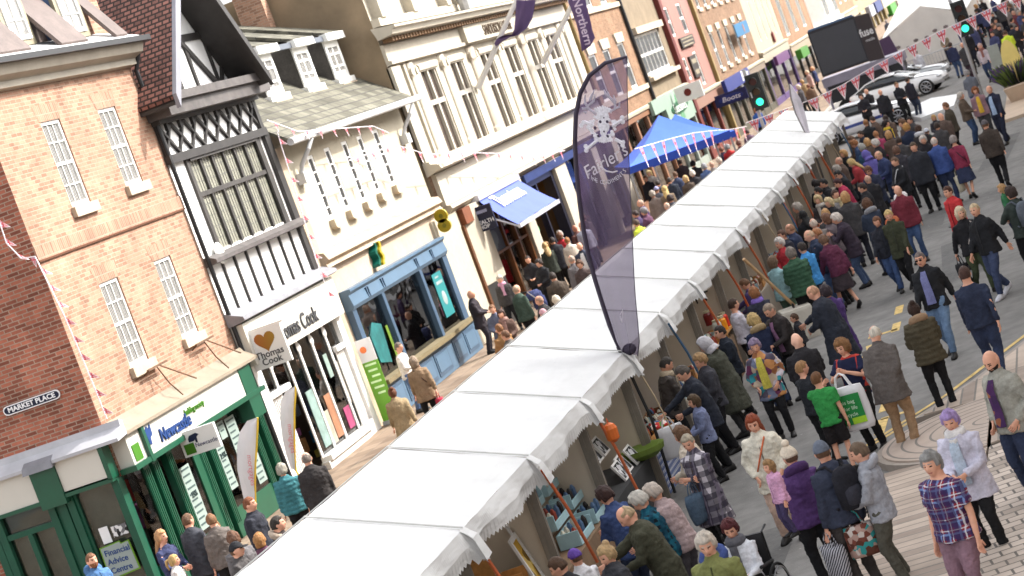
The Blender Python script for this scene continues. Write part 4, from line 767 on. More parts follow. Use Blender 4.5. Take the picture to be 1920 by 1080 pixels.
for i in range(-2,15): stall(i,names[i])
par=None
e=building('market_gable','white canvas gable closing the far end of the stall row',(S0+DS*15,YE,0),'canvas wall')
MB().face([(S0+DS*15,YE,1.9),(S0+DS*15,YB,1.9),(S0+DS*15,YB,ZE),(S0+DS*15,YR,ZR),(S0+DS*15,YE,ZE)]).build('canvas_panel',canv,e); MB().box(S0+DS*15-.04,S0+DS*15+.04,YE+.06,YE+.14,.02,ZE).build('post',postm,e)
# goods on the counters
def crate(loc,sz,m,label,rz=0,fill=None,tilt=0,group=None):
    w_,d,h=sz; c=thing('display_crate',label,'crate',loc,rz,group); c.rotation_euler.x=tilt; t=.02
    for nm,bx in (('base',(0,w_,0,d,0,t)),('side',(0,t,0,d,t,h)),('side',(w_-t,w_,0,d,t,h)),('back',(t,w_-t,d-t,d,t,h)),('front',(t,w_-t,0,t,t,h*.5))): MB().box(*bx).build(nm,m,c)
    if fill:
        mb=MB(); rr=random.Random(int(loc[0]*100)+int(loc[2]*10))
        for a in range(4):
            for k in range(2): mb.tube([(w_*(a+.5)/4,d*(k+.5)/2,t),(w_*(a+.5)/4,d*(k+.5)/2,h*.9),(w_*(a+.5)/4,d*(k+.5)/2,h*1.15)],[.04,.04,.015],6,rr.randrange(len(fill)))
        g=tag(mb.build('jars',list(fill)),'dark jars packed in the crate with label: '+label,'jars'); g.location=loc; g.rotation_euler=(tilt,0,rz); g['kind']='stuff'
    return c
jar=[M('jar_dark',(.03,.025,.025),.2,.2),M('jar_cream',(.6,.55,.45),.4),M('jar_red',(.3,.05,.03),.3),M('jar_blue',(.08,.14,.25),.3)]
k=0
for j,(x,y,z,lb) in enumerate(((27.0,7.78,.75,'front'),(27.0,8.02,1.02,'middle'),(27.0,8.28,1.28,'rear'),(28.05,7.78,.75,'front'),(28.05,8.02,1.02,'middle'),(28.05,8.28,1.28,'rear'))):
    crate((x,y,z),(.8,.3,.2),pblue,'pale blue crate on the %s step of the %s bank at the crate stall'%(lb,'nearer' if j<3 else 'farther'),0,jar,-.0)
for j,(x,y,z) in enumerate(((24.0,7.85,.75),(24.6,7.9,.75),(24.25,8.1,1.1),(23.5,7.8,.75))):
    crate((x,y,z),(.42,.3,.4),woodm,'honey wood box %s at the nearest visible stall'%('low at the right','beside the white frame','on top of the stack','low at the left')[j],.15*j)
fr=M('gilt_frame',srgb(196,150,60),.4,.2,6); wf=M('frame_white',(.72,.7,.68),.5)
for j,(x,y,z,a,b,m,lb) in enumerate(((23.0,7.75,.78,.5,.65,fr,'gilt picture frame leaning low among the wooden boxes'),(25.0,7.85,.8,.45,.7,wf,'white picture frame leaning beside the wooden boxes'),(25.4,8.0,1.1,.4,.5,wf,'smaller white picture frame set behind the larger one'))):
    f=thing('picture_frame',lb,'picture frame',(x,y,z),.1); mb=MB().box(0,a,0,.03,0,.06).box(0,a,0,.03,b-.06,b).box(0,.06,0,.03,.06,b-.06).box(a-.06,a,0,.03,.06,b-.06); mb.build('frame',m,f); MB().box(.05,a-.05,.02,.03,.05,b-.05).build('picture',patchwork('picture_gold',[srgb(190,150,60),srgb(120,90,40),srgb(220,190,110)],7),f); f.rotation_euler.x=-.25
for j,(x,y,z) in enumerate(((30.3,7.8,.75),(30.75,7.85,.75),(31.25,7.8,.75),(30.5,8.15,1.05),(31.0,8.15,1.05))):
    f=thing('photo_board','monochrome photo board %s on the photo stall counter'%('nearest the strap','second along the front','at the far front end','behind at the near side','behind at the far side')[j],'photo board',(x,y,z)); f.rotation_euler.x=-.5; MB().box(0,.4,0,.03,0,.3).build('board',wf,f); MB().box(.03,.37,-.006,-.001,.03,.27).build('photo',patchwork('mono_photo',[(0,0,0)],1),f)
for i,nm in ((3,'gingham stall'),(4,'stall of the men in dark jackets'),(5,'hook rail stall'),(7,'concrete weight stall'),(8,'green coat stall'),(9,'crossed strap stall')):
    for j,(dx,dz,lb) in enumerate(((.5,0,'nearest'),(1.2,0,'middle'),(1.9,0,'farthest'),(.9,.24,'raised'))):
        crate((S0+DS*i+dx,YE+.16+.3*(dz>0),.745+dz),(.55,.34,.22),(woodm,pblue,M('crate_brown',srgb(120,84,54),.7,.2,8))[(i+j)%3],'%s display crate on the counter of the %s'%(lb,nm),.05*(j-1),jar)
t=tag(MB().loft([[(.34*math.cos(a)*r,.34*math.sin(a)*r,z) for a in [2*math.pi*q/16 for q in range(16)]] for r,z in ((.6,0),(.95,.08),(1,.16),(.93,.15),(.5,.04))]).build('green_bowl',M('bowl_green',srgb(104,124,52),.5,.2,6)),'olive green bowl on the photo stall counter','bowl'); t.location=(31.6,7.75,.75)
t=thing('lantern','orange lantern hanging on the orange strap','lantern',(28.85,7.4,1.72)); t.scale=(.75,)*3; MB().loft([[(r*math.cos(a),r*math.sin(a),z) for a in [2*math.pi*q/12 for q in range(12)]] for r,z in ((.05,-.2),(.12,-.14),(.13,.05),(.09,.13),(.03,.16))]).build('body',M('lantern_orange',srgb(206,104,44),.4,.1),t); MB().tube([(-.05,0,.15),(0,0,.25),(.05,0,.15)],.01,5).build('handle',strapm,t)
for j,(x,y,z,c) in enumerate(((41.0,7.8,.9,(236,150,30)),(41.4,7.82,.9,(210,60,40)),(41.7,7.8,.9,(240,190,60)),(40.7,7.85,.9,(200,200,190)),(41.2,8.05,1.05,(120,40,40)))):
    t=thing('jar','%s jar on the wooden shelf stall counter'%('orange','red','yellow','clear','maroon')[j],'jar',(x,y,z)); MB().tube([(0,0,0),(0,0,.2),(0,0,.24)],[.09,.09,.06],10).build('body',M('jarcol_%d'%j,srgb(*c),.25,.1),t); MB().tube([(0,0,.24),(0,0,.28)],.065,10).build('lid',M('jar_lid',(.5,.45,.3),.4),t)
t=thing('counter_shelf','pine shelf holding jars on the sixth stall counter','shelf',(40.5,7.7,.74)); MB().box(0,1.5,0,.5,.12,.16).build('board',woodm,t); [MB().box(x,x+.04,0,.5,0,.12).build('bracket',woodm,t) for x in (.1,1.35)]
t=thing('hook_rail','black hook rail on the curtain of the bottle stall','hook rail',(41.55,8.3,1.62)); MB().box(-.03,0,-.35,.35,0,.03).build('rail',iron,t); [MB().tube([(-.03,y,0),(-.09,y,-.06),(-.08,y,-.14),(-.04,y,-.12)],.016,5).build('hook',iron,t) for y in (-.28,-.1,.1,.28)]
t=thing('basket','round wicker basket of red packets beside the blue gingham cloth','basket',(33.0,7.75,.745)); MB().loft([[(r*math.cos(a),r*math.sin(a),z) for a in [2*math.pi*q/14 for q in range(14)]] for r,z in ((.2,0),(.27,.16),(.25,.15),(.2,.06))]).build('weave',woodm,t); MB().ball((0,0,.14),(.22,.22,.1),0,9,6).build('packets',patchwork('packets',[srgb(200,60,60),srgb(230,210,200),srgb(90,140,60),srgb(60,80,150)],16),t)
# ================================================================ feather flag
def feather():
    f=building('feather_flag','tall sheer purple feather flag with antlered skull rising from the stall roof','feather flag' and (31.95,7.56,2.0),'flag'); par=Par(f); X=31.95
    def pt(px,py):
        # plane of the cloth, metres measured across (y) and up (z)
        dx,dy=px-960,py-540; a=dx*math.cos(ROLL)-dy*math.sin(ROLL); b=dx*math.sin(ROLL)+dy*math.cos(ROLL)
        d=fw+rt*(a/FPX)-up*(b/FPX); k=X/d.x; return (X,d.y*k,CH+d.z*k)
    L=[(1176,106),(1135,118),(1105,142),(1088,175),(1080,215),(1078,265),(1081,320),(1087,380),(1095,435),(1104,480),(1116,525),(1130,570),(1143,610),(1154,640),(1162,657)]
    Rr=[(1176,107),(1176,130),(1176,160),(1177,200),(1178,245),(1179,290),(1181,340),(1183,385),(1185,430),(1187,475),(1189,520),(1192,565),(1196,605),(1199,640),(1196,668)]
    m,nt,b=nodes('sheer_purple'); b.inputs['Base Color'].default_value=rgb(srgb(66,61,70)); b.inputs['Roughness'].default_value=.7; t=N(nt,'ShaderNodeBsdfTransparent'); t.inputs[0].default_value=(.8,.76,.84,1); tl=N(nt,'ShaderNodeBsdfTranslucent'); tl.inputs[0].default_value=rgb(srgb(92,76,108)); m1=N(nt,'ShaderNodeMixShader'); m1.inputs[0].default_value=.45; m2=N(nt,'ShaderNodeMixShader'); m2.inputs[0].default_value=.7
    nt.links.new(b.outputs[0],m1.inputs[1]); nt.links.new(tl.outputs[0],m1.inputs[2]); nt.links.new(t.outputs[0],m2.inputs[1]); nt.links.new(m1.outputs[0],m2.inputs[2]); nt.links.new(m2.outputs[0],nt.nodes['Material Output'].inputs[0])
    rows=[]; q=20
    for i,(l,r) in enumerate(zip(L,Rr)):
        a,c=Vector(pt(*l)),Vector(pt(*r)); k=i/14; row=[]
        for j in range(q+1):
            u=j/q; p=a.lerp(c,u); am=.015+.07*max(0,k-.45); p.x+=am*math.sin(u*14+k*2)+am*.6*math.sin(u*31+k*5); row.append(p)
        rows.append(row)
    par(MB().loft(rows,0,False,False).build('cloth',m,smooth=True))
    hem=M('hem_purple',srgb(52,44,60),.6,.1); P=[pt(*p) for p in L]
    par(MB().tube([Vector(p)+Vector((-.01,0,0)) for p in P],[.02,.03]+[.034]*11+[.02,.02],8).build('sleeve_pole',hem)); par(MB().tube([pt(*p) for p in Rr],.006,5).build('edge_hem',hem))
    par(MB().tube([pt(1158,650),(X,7.55,1.2),(X,7.6,.05)],.025,8).build('base_pole',iron))
    par(MB().ball(pt(1180,655),(.07,.11,.09),0,10,7).build('base_knot',hem))
    wm=M('print_white',(.62,.6,.66),.7,.25,30)
    def G(u,v): # u,v in the zoomed crop of the emblem
        p=Vector(pt(1070+u/3.375,100+v/3.375)); p.x-=.055; return p
    def blob(mb,u,v,r,s=1): mb.ball(G(u,v),(.006,r/3.375*X/FPX*1.02,r/3.375*X/FPX*s),0,9,6)
    mb=MB()
    rr=random.Random(3)
    blob(mb,212,455,38,1.35); blob(mb,212,500,22,1.2); blob(mb,205,390,42,.8)
    for k in range(34):
        a=2*math.pi*k/34; blob(mb,208+82*math.cos(a)*rr.uniform(.75,1.1),465+72*math.sin(a)*rr.uniform(.7,1.15),rr.uniform(9,17))
    for k in range(7): blob(mb,165+15*k,345+abs(k-3)*5,9,2.2)
    for k in range(9): blob(mb,160+13*k,555-abs(k-4)*3,8,1.7)
    par(mb.build('skull_print',wm))
    dk=M('print_dark',srgb(60,50,70),.8); mb=MB(); 
    for u,v,r in ((192,430,9),(236,430,9),(216,492,6),(160,470,10),(262,470,10),(180,520,8),(240,522,8),(215,405,5)): p=G(u,v); p.x-=.008; mb.ball(p,(.004,r/3.375*X/FPX,r/3.375*X/FPX*1.2),0,8,5)
    par(mb.build('skull_sockets',dk))
    mb=MB()
    for pts in (((90,430),(150,455)),((330,420),(270,455)),((110,600),(170,550)),((330,565),(285,540))): mb.tube([G(*p) for p in pts],.026,6)
    for u,v in ((72,455),(84,436),(330,405),(334,432),(100,586),(104,612),(335,560),(333,580)): blob(mb,u,v,15)
    par(mb.build('crossbones_print',wm))
    am=M('print_antler',(.36,.33,.4),.7,.3,30); mb=MB()
    for pts in (((165,380),(120,350),(95,310),(97,260)),((110,335),(150,300),(160,258)),((125,300),(140,265),(155,230)),((118,345),(82,350),(75,338)),((255,365),(285,350),(285,300),(275,262)),((283,310),(250,275),(238,240)),((268,290),(225,255),(215,228)),((288,345),(312,338),(314,305)),((105,375),(85,365))): mb.tube([G(*p) for p in pts],[.02]*(len(pts)-1)+[.008],5)
    par(mb.build('antler_print',am))
    tm=M('print_text',(.5,.46,.5),.7); o=text('lettering',"Fairler's",tm,None,G(222,685),FACING,.27,.001,'CENTER',.85,.25); o.rotation_euler=(R(90),R(-12),R(-90)); par(o)
    mb=MB().tube([G(190,712),G(230,742),G(270,750),G(300,742)],.012,5); par(mb.build('flourish_print',tm))
    word='FINE CONDIMENTS'
    for i,ch in enumerate(word):
        if ch==' ': continue
        t=i/(len(word)-1); u=120+225*t; v=768+ 60*math.sin(math.pi*t)**.8-40*t*(t>.6)*0-28*t
        o=text('lettering',ch,M('print_small',(.5,.48,.52),.7),None,G(u,v),FACING,.085,.001,'CENTER',.8); o.rotation_euler=(R(90),R(20-20-50*(t-.5)*-1*-1),R(-90)); par(o)
    par(MB().tube([G(365,2580-0) if 0 else pt(1163,590),pt(1168,580),pt(1166,605),pt(1163,592)],.006,5).build('small_mark',tm))
feather()
# ================================================================ street things
silver=M('silver_pole',(.42,.43,.45),.35,.1,4,metal=.6); rubber=M('rubber_black',(.015,.015,.016),.8,.1)
# bunting: printed pennants on cords; each pennant a part
cross=M('pennant_red',srgb(212,96,106),.7,.1,9); pwh=M('pennant_white',srgb(236,226,230),.7,.08,9); pbl=M('pennant_blue',srgb(128,120,168),.7,.1,9)
def bunting(label,pts,n,size,face='X'):
    P=[Vector(p) for p in pts]; L=[0]
    for a,c in zip(P,P[1:]): L.append(L[-1]+(c-a).length)
    s=building('bunting',label,tuple(P[0]),'bunting'); s['group']='union flag bunting'; par=Par(s); par(MB().tube(P,.012,5).build('cord',pwh)); rr=random.Random(len(label))
    for k in range(n):
        t=L[-1]*(k+.5)/n; i=max(j for j in range(len(L)-1) if L[j]<=t); d=(P[i+1]-P[i]).normalized(); o=P[i]+d*(t-L[i]); w_=size; h=size*1.35
        dn=Vector((rr.uniform(-.12,.12),rr.uniform(-.12,.12),-1)).normalized(); nrm=d.cross(dn).normalized()*.004
        if abs(d.z)>.8: dn=Vector((.5,-.6,-.6)).normalized(); nrm=d.cross(dn).normalized()*.004
        q=lambda u,v,e:o+d*(u*w_/2)+dn*(v*h)+nrm*e
        mb=MB()
        for e0,e1 in ((0,1),):
            mb.face([q(-1,0,0),q(1,0,0),q(0,1,0)],0)
            for e in (-1,1):
                mb.face([q(-.16,0,e),q(.16,0,e),q(.1,.75,e),q(-.1,.75,e)],1); mb.face([q(-.75,.2,e),q(.75,.2,e),q(.66,.34,e),q(-.66,.34,e)],1); mb.face([q(-.9,.03,e),q(-.62,.03,e),q(-.2,.6,e),q(-.26,.62,e)],1); mb.face([q(.9,.03,e),q(.62,.03,e),q(.2,.6,e),q(.26,.62,e)],1)
                mb.face([q(-.55,.02,e*.5),q(-.3,.02,e*.5),q(-.25,.17,e*.5),q(-.35,.17,e*.5)],2).face([q(.55,.02,e*.5),q(.3,.02,e*.5),q(.25,.17,e*.5),q(.35,.17,e*.5)],2)
        par(mb.build('pennant',[pwh,cross,pbl]))
bunting('bunting swagged along the stone hall and over the blue awning',[(52.4,17.3,6.2),(56.5,17.3,6.15),(58.9,17.3,5.6),(62.0,17.3,5.3),(66.5,17.3,4.75),(70.2,17.3,4.2),(74.7,17.3,3.9)],17,.24)
bunting('bunting strung past the edge of the slate roof of the cream house',[(47.9,17.3,7.7),(49.6,17.3,7.25),(53.1,17.3,6.97),(55.2,17.3,6.8),(56.3,17.3,6.5)],9,.17)
bunting('bunting hanging down between the timbered house and the cream house',[(49.1,17.6,7.4),(48.8,17.6,5.7),(48.55,17.6,4.4),(48.5,17.6,3.3)],9,.15)
bunting('bunting draped round the corner of the brick building',[(36.0,18.3,7.5),(36.0,18.33,6.98),(36.0,18.17,6.63),(35.9,17.86,6.58),(35.6,17.6,5.5),(35.65,17.6,4.86),(35.69,17.6,4.26),(35.75,17.62,3.5)],13,.15)
bunting('bunting hanging across in front of the blue gazebo',[(64.7,13,3.6),(70.1,13,3.3),(75,13,3.0),(78.8,13,2.68),(82.9,13,2.3),(86.9,13,2.0)],12,.5)
bunting('bunting crossing the street in front of the black screen',[(75,11.2,2.73),(75,9.65,2.72),(75,8.73,2.74),(75,7.76,2.85),(75,6.55,3.1),(75,5.4,3.28),(75,4.26,3.44),(75,2.97,3.55),(75,1.33,3.7)],19,.36)
# blue gazebo
def gazebo(label,cx,cy,a,h,rz,c):
    s=thing('gazebo',label,'gazebo',(cx,cy,0),rz); cl=M(c,srgb(78,116,222) if c=='gazebo_blue' else srgb(70,110,210),.6,.06,1.5,bump=.2,bs=3); z=h-1.3
    mb=MB(); cs=[(-a,-a),(a,-a),(a,a),(-a,a)]
    for k in range(4):
        p,q=cs[k],cs[(k+1)%4]; rows=[]
        for i in range(7):
            u=i/6; rows.append([((p[0]+(q[0]-p[0])*v)*(1-u),(p[1]+(q[1]-p[1])*v)*(1-u),z+1.3*u**1.35-.03*math.sin(math.pi*v)*(1-u)) for v in (0,.25,.5,.75,1)])
        mb.loft(rows,0,False,False)
    mb.build('canopy',cl,s,smooth=True)
    mb=MB()
    for k in range(4):
        p,q=cs[k],cs[(k+1)%4]; mb.loft([[(p[0]+(q[0]-p[0])*v,p[1]+(q[1]-p[1])*v,zz) for v in (0,.5,1)] for zz in (z,z-.25)],0,False,False)
    mb.build('valance',M('gazebo_blue_deep',srgb(44,76,176),.6,.06,2),s)
    q=MB().box(.4,.9,-a-.012,-a-.004,z-.2,z-.06).build('badge',M('paper_white',(1,1,1)),s)
    for x,y in cs: MB().box(x*.98-.03,x*.98+.03,y*.98-.03,y*.98+.03,0,z).build('leg',silver,s)
gazebo('blue pop-up gazebo over the stall left of the tents',80.9,15.0,1.95,3.75,.32,'gazebo_blue')
gazebo('second blue gazebo half hidden behind the first',86.4,15.4,1.7,3.4,.32,'gazebo_blue2')
# traffic lights
def traffic(label,x,y,zh,rz=0):
    s=thing('traffic_light',label,'traffic light',(x,y,0),rz); dk=M('signal_black',(.02,.022,.022),.5,.1)
    MB().tube([(.12,.0,0),(.12,0,zh+.9)],.06,10).build('pole',silver,s); MB().box(-.12,.1,-.02,.02,zh-.1,zh+.1).build('bracket',silver,s)
    MB().box(-.1,.08,-.38,-.02,zh-.5,zh+.62).box(-.09,.06,-.44,.04,zh-.56,zh+.68).build('head',dk,s)
    for k,(z,m) in enumerate(((.42,M('lens_red_off',(.06,.008,.006),.3)),(.06,M('lens_amber_off',(.06,.025,.004),.3)),(-.3,glow('lens_green',(.02,.6,.3),1.1)))):
        MB().disc((-.115,-.2,zh+z),.125,0,.03,0,16).build('lens',m,s); MB().loft([[(-.1+dx,-.2+.14*math.cos(a),zh+z+.14*math.sin(a)) for a in [math.pi*(-.1+1.2*q/10) for q in range(11)]] for dx in (0,-.16)],0,False,False).build('hood',dk,s)
    return s
traffic('traffic light showing green above the far end of the white stalls',76,10.85,3.5); traffic('traffic light showing green among the crowd at the upper right',80,3.85,3.35)
# grey pennant flag near the end of the row
s=building('pennant_flag','thin grey feather flag rising over the far stalls','flag' and (64,8.0,1.9),'flag'); p_=Par(s)
L=[(1480,158),(1484,185),(1492,212),(1506,240),(1521,268)]; Rr=[(1483,158),(1501,185),(1510,212),(1516,240),(1524,270)]
p_(MB().loft([[at(*l,64),at((l[0]+r[0])/2,(l[1]+r[1])/2,63.95),at(*r,64)] for l,r in zip(L,Rr)],0,False,False).build('cloth',M('grey_flag_cloth',srgb(196,190,198),.7,.2,2))); p_(MB().tube([at(*l,64.02) for l in L]+[(64,8.0,.05)],.03,6).build('pole',M('grey_flag_pole',srgb(110,106,106),.6)))
# white feather flags by the shops
def white_flag(label,X,L,Rr,txt,t0,t1,foot):
    s=building('feather_flag',label,foot,'flag'); p_=Par(s); wm=M('flag_white_cloth',(.72,.71,.74),.7,.06,2)
    rows=[]
    for i,(l,r) in enumerate(zip(L,Rr)):
        a,c=at(*l,X),at(*r,X); rows.append([a.lerp(c,u)+Vector((.04*math.sin(u*6+i),0,0)) for u in (0,.25,.5,.75,1)])
    p_(MB().loft(rows,0,False,False).build('cloth',wm,smooth=True)); p_(MB().tube([at(*r,X-.01) for r in Rr]+[Vector(foot)],.02,6).build('pole',M('flag_pole_yellow',srgb(214,180,60),.5)))
    a,c=at(*t0,X-.06),at(*t1,X-.06); d=c-a; o=text('lettering',txt,M('flag_red_text',srgb(214,130,140),.6),None,(a+c)/2,(0,0,0),.14,.002)
    x_=d.normalized(); z_=Vector((-1,0,0)); y_=z_.cross(x_); o.matrix_world=Matrix(((x_.x,y_.x,z_.x,o.location.x),(x_.y,y_.y,z_.y,o.location.y),(x_.z,y_.z,z_.z,o.location.z),(0,0,0,1))); bpy.context.view_layer.update(); p_(o)
    p_(MB().box(foot[0]-.15,foot[0]+.15,foot[1]-.15,foot[1]+.15,foot[2],foot[2]+.06).build('foot',iron))
white_flag('white feather flag with red lettering in front of the green shop',38.4,[(482,783),(462,790),(448,812),(444,840),(446,880),(455,920),(463,960),(474,990)],[(483,783),(483,800),(481,840),(479,870),(478,905),(479,940),(480,970),(481,992)],'mortgages',(466,846),(476,918),(38.4,16.95,.09))
white_flag('white feather flag with red lettering in front of the white travel shop',40.8,[(553,725),(535,733),(526,752),(525,785),(530,820),(537,850),(546,880)],[(554,725),(554,740),(552,770),(552,800),(552,830),(553,858),(555,882)],'mortgages',(542,790),(551,855),(40.8,16.6,.09))
# flagpoles of the stone hall
fp=M('pole_white',(.6,.58,.55),.5,.06); fc=M('flag_violet_cloth',srgb(84,66,104),.7,.1,2); ft=M('flag_violet_text',srgb(190,176,196),.7)
s=building('flagpole','slanting white flagpole on the stone hall with its purple flag tangled round it','flagpole' and (69,17.95,6.9),'flagpole'); p_=Par(s); p_(MB().tube([(69,17.95,6.85),(69.3,16.2,8.7),(69.6,14.6,10.3)],[.1,.08,.06],8).build('pole',fp))
D=[(1003,0),(998,35),(990,52),(972,66),(955,70),(938,80),(928,92)]; E_=[(968,0),(965,28),(963,55),(961,64),(945,66),(935,70),(929,74)]
rows=[]
for i,(l,r) in enumerate(zip(E_,D)): a,c=at(*l,69),at(*r,69); rows.append([a.lerp(c,u)+Vector((.12*math.sin(u*8+i*1.3),0,0)) for u in (0,.2,.4,.6,.8,1)])
p_(MB().loft(rows,0,False,False).build('flag_cloth',fc,smooth=True))
s=building('flagpole','slanting white flagpole with purple flag hanging free beside the orange brick house','flagpole' and (78.9,17.95,7.0),'flagpole'); p_=Par(s); p_(MB().tube([(78.9,17.95,6.95),(78.9,14.4,10.2)],[.1,.07],8).build('pole',fp))
E_=[(1063,-25),(1065,5),(1073,27),(1080,45),(1086,65),(1089,80),(1092,96)]; D=[(1092,-25),(1098,5),(1103,25),(1108,42),(1112,58),(1117,70),(1108,86)]
rows=[]
for i,(l,r) in enumerate(zip(E_,D)): a,c=at(*l,76),at(*r,76); rows.append([a.lerp(c,u)+Vector((.1*math.sin(u*7+i*.8),0,0)) for u in (0,.2,.4,.6,.8,1)])
p_(MB().loft(rows,0,False,False).build('flag_cloth',fc,smooth=True))
a,c=at(1082,4,75.7),at(1102,76,75.7); o=text('lettering','Northern',ft,None,(a+c)/2,(0,0,0),.42,.003,bold=.004); x_=(c-a).normalized(); z_=Vector((-1,0,0)); y_=z_.cross(x_)
o.matrix_world=Matrix(((x_.x,y_.x,z_.x,o.location.x),(x_.y,y_.y,z_.y,o.location.y),(x_.z,y_.z,z_.z,o.location.z),(0,0,0,1))); bpy.context.view_layer.update(); p_(o)
# green and white roll-up banner
s=thing('roller_banner','upright green and white banner stand between the two shop fronts','banner',(49.6,17.62,.09)); MB().box(-.05,.05,-.22,.22,0,.1).build('base',silver,s); MB().box(-.012,.012,-.2,.2,.1,1.55).build('banner_lower',M('banner_green',srgb(112,170,52),.5,.05),s); MB().box(-.012,.012,-.2,.2,1.551,2.1).build('banner_head',M('banner_white',(.74,.74,.74),.5,.05),s)
mb=MB(); [mb.box(-.02,-.013,-.14+.02*(k%2),.15-.04*(k%3),1.45-.14*k,1.5-.14*k) for k in range(6)]; mb.build('print',M('banner_print',srgb(214,240,190),.5),s); MB().disc((-.02,.05,1.85),.08,0,.012).build('logo_disc',M('logo_orange',srgb(226,120,60),.5),s)
# big screen on its trailer
def screen():
    s=thing('video_screen','large black video screen on a trailer at the back of the street','screen',(105,10.4,0)); blk=M('screen_black',srgb(62,64,70),.45,.06,1.2); fr=M('screen_frame',srgb(40,40,46),.5,.08); g=M('trailer_grey',srgb(134,130,146),.5,.15,2)
    MB().box(-.1,.35,-1.05,1.2,2.05,4.25).build('cabinet',fr,s); MB().box(-.115,-.101,-.98,1.12,2.16,4.12).build('display',blk,s)
    w_=MB().hexa([(-.1,-1.75,1.95),(.3,-1.75,1.95),(-.1,-1.051,2.0),(.3,-1.051,2.0),(-.1,-1.75,4.15),(.3,-1.75,4.15),(-.1,-1.051,4.2),(.3,-1.051,4.2)]).build('side_panel',M('panel_brown_black',srgb(54,46,48),.5,.08),s)
    tm=M('screen_letters',(.6,.6,.62),.5); text('lettering','fuse',tm,s,(-.12,-1.36,3.35),FACING,.5,.004,sx=.8,bold=.012); text('lettering','media',tm,s,(-.12,-1.42,2.98),FACING,.2,.004,sx=.9)
    MB().box(-.2,1.8,-2.6,1.3,1.55,1.95).build('deck',g,s); MB().box(-.1,1.7,-2.5,1.2,.75,1.55).build('chassis',fr,s)
    for x,y in ((0,-1.8),(0,.6),(1.6,-1.8),(1.6,.6)): MB().disc((x-.02,y,.38),.38,0,.25).build('wheel',rubber,s)
    for y in (-2.5,1.15): MB().box(-.15,-.05,y,y+.1,0,1.6).build('jack',g,s)
    MB().box(-.105,.3,-.99,1.15,4.251,4.33).build('top_rail',M('rail_blue',srgb(70,96,130),.5),s)
screen()
# white marquee down the street, with railings and a banner on it
s=building('marquee','long white marquee standing in the middle of the far street','marquee' and (122,7.4,0),'marquee'); p_=Par(s)
wv=M('marquee_pvc',(.8,.8,.78),.5,.06,.6); mb=MB()
p_(MB().hexa([(122,9.9,2.1),(190,13,2.1),(122,7.4,3.15),(190,9.2,4.2),(122,9.9,2.16),(190,13,2.2),(122,7.4,3.2),(190,9.2,4.3)]).hexa([(122,5.3,2.1),(190,5.4,2.1),(122,7.401,3.15),(190,9.201,4.2),(122,5.3,2.16),(190,5.4,2.2),(122,7.401,3.2),(190,9.201,4.3)]).build('roof',wv))
p_(MB().prism([(5.35,.05),(9.85,.05),(9.85,2.1),(7.4,3.14),(5.35,2.1)],0,122,122.1).build('gable',M('marquee_gable',(.72,.71,.67),.6,.08,1)))
for y,z in ((9.2,1.5),(8.7,1.3),(8.2,1.55),(7.6,1.5),(7.1,1.7),(6.5,1.7)): p_(MB().ball((121.98,y,z),(.02,.14,.09),0,8,5).build('window_print',M('marquee_print',srgb(120,110,110),.6,.4,4)))
p_(MB().box(122.2,189,5.36,5.42,.05,2.1).build('side_wall',wv))
s=building('banner','dark violet leaning banner beside the screen trailer','banner' and (112,8.6,0),'banner'); p_=Par(s); p_(MB().hexa([(112,9.2,.5),(112.2,9.2,.5),(112,8.3,.6),(112.2,8.3,.6),(112.3,9.5,2.5),(112.5,9.5,2.5),(112.3,8.7,2.6),(112.5,8.7,2.6)]).build('cloth',M('banner_violet',srgb(74,54,84),.6,.1,2))); p_(MB().tube([(112.3,9.4,2.5),(112,9.1,0)],.03).build('pole',silver))
def barrier(label,x,y,rz,n=2.3):
    s=thing('crowd_barrier',label,'barrier',(x,y,0),rz,'steel crowd barriers'); MB().tube([(0,0,.1),(0,0,1.05),(0,n,1.05),(0,n,.1),(0,0,.1)],.022,6).build('frame',silver,s); mb=MB(); [mb.tube([(0,n*k/15,.1),(0,n*k/15,1.05)],.01,4) for k in range(1,15)]; mb.build('bars',silver,s)
    for y_ in (.15,n-.15): MB().box(-.3,.3,y_-.02,y_+.02,0,.04).build('foot',silver,s)
barrier('steel crowd barrier in front of the marquee, left one',113,7.9,0); barrier('steel crowd barrier in front of the marquee, right one',113,5.4,0)
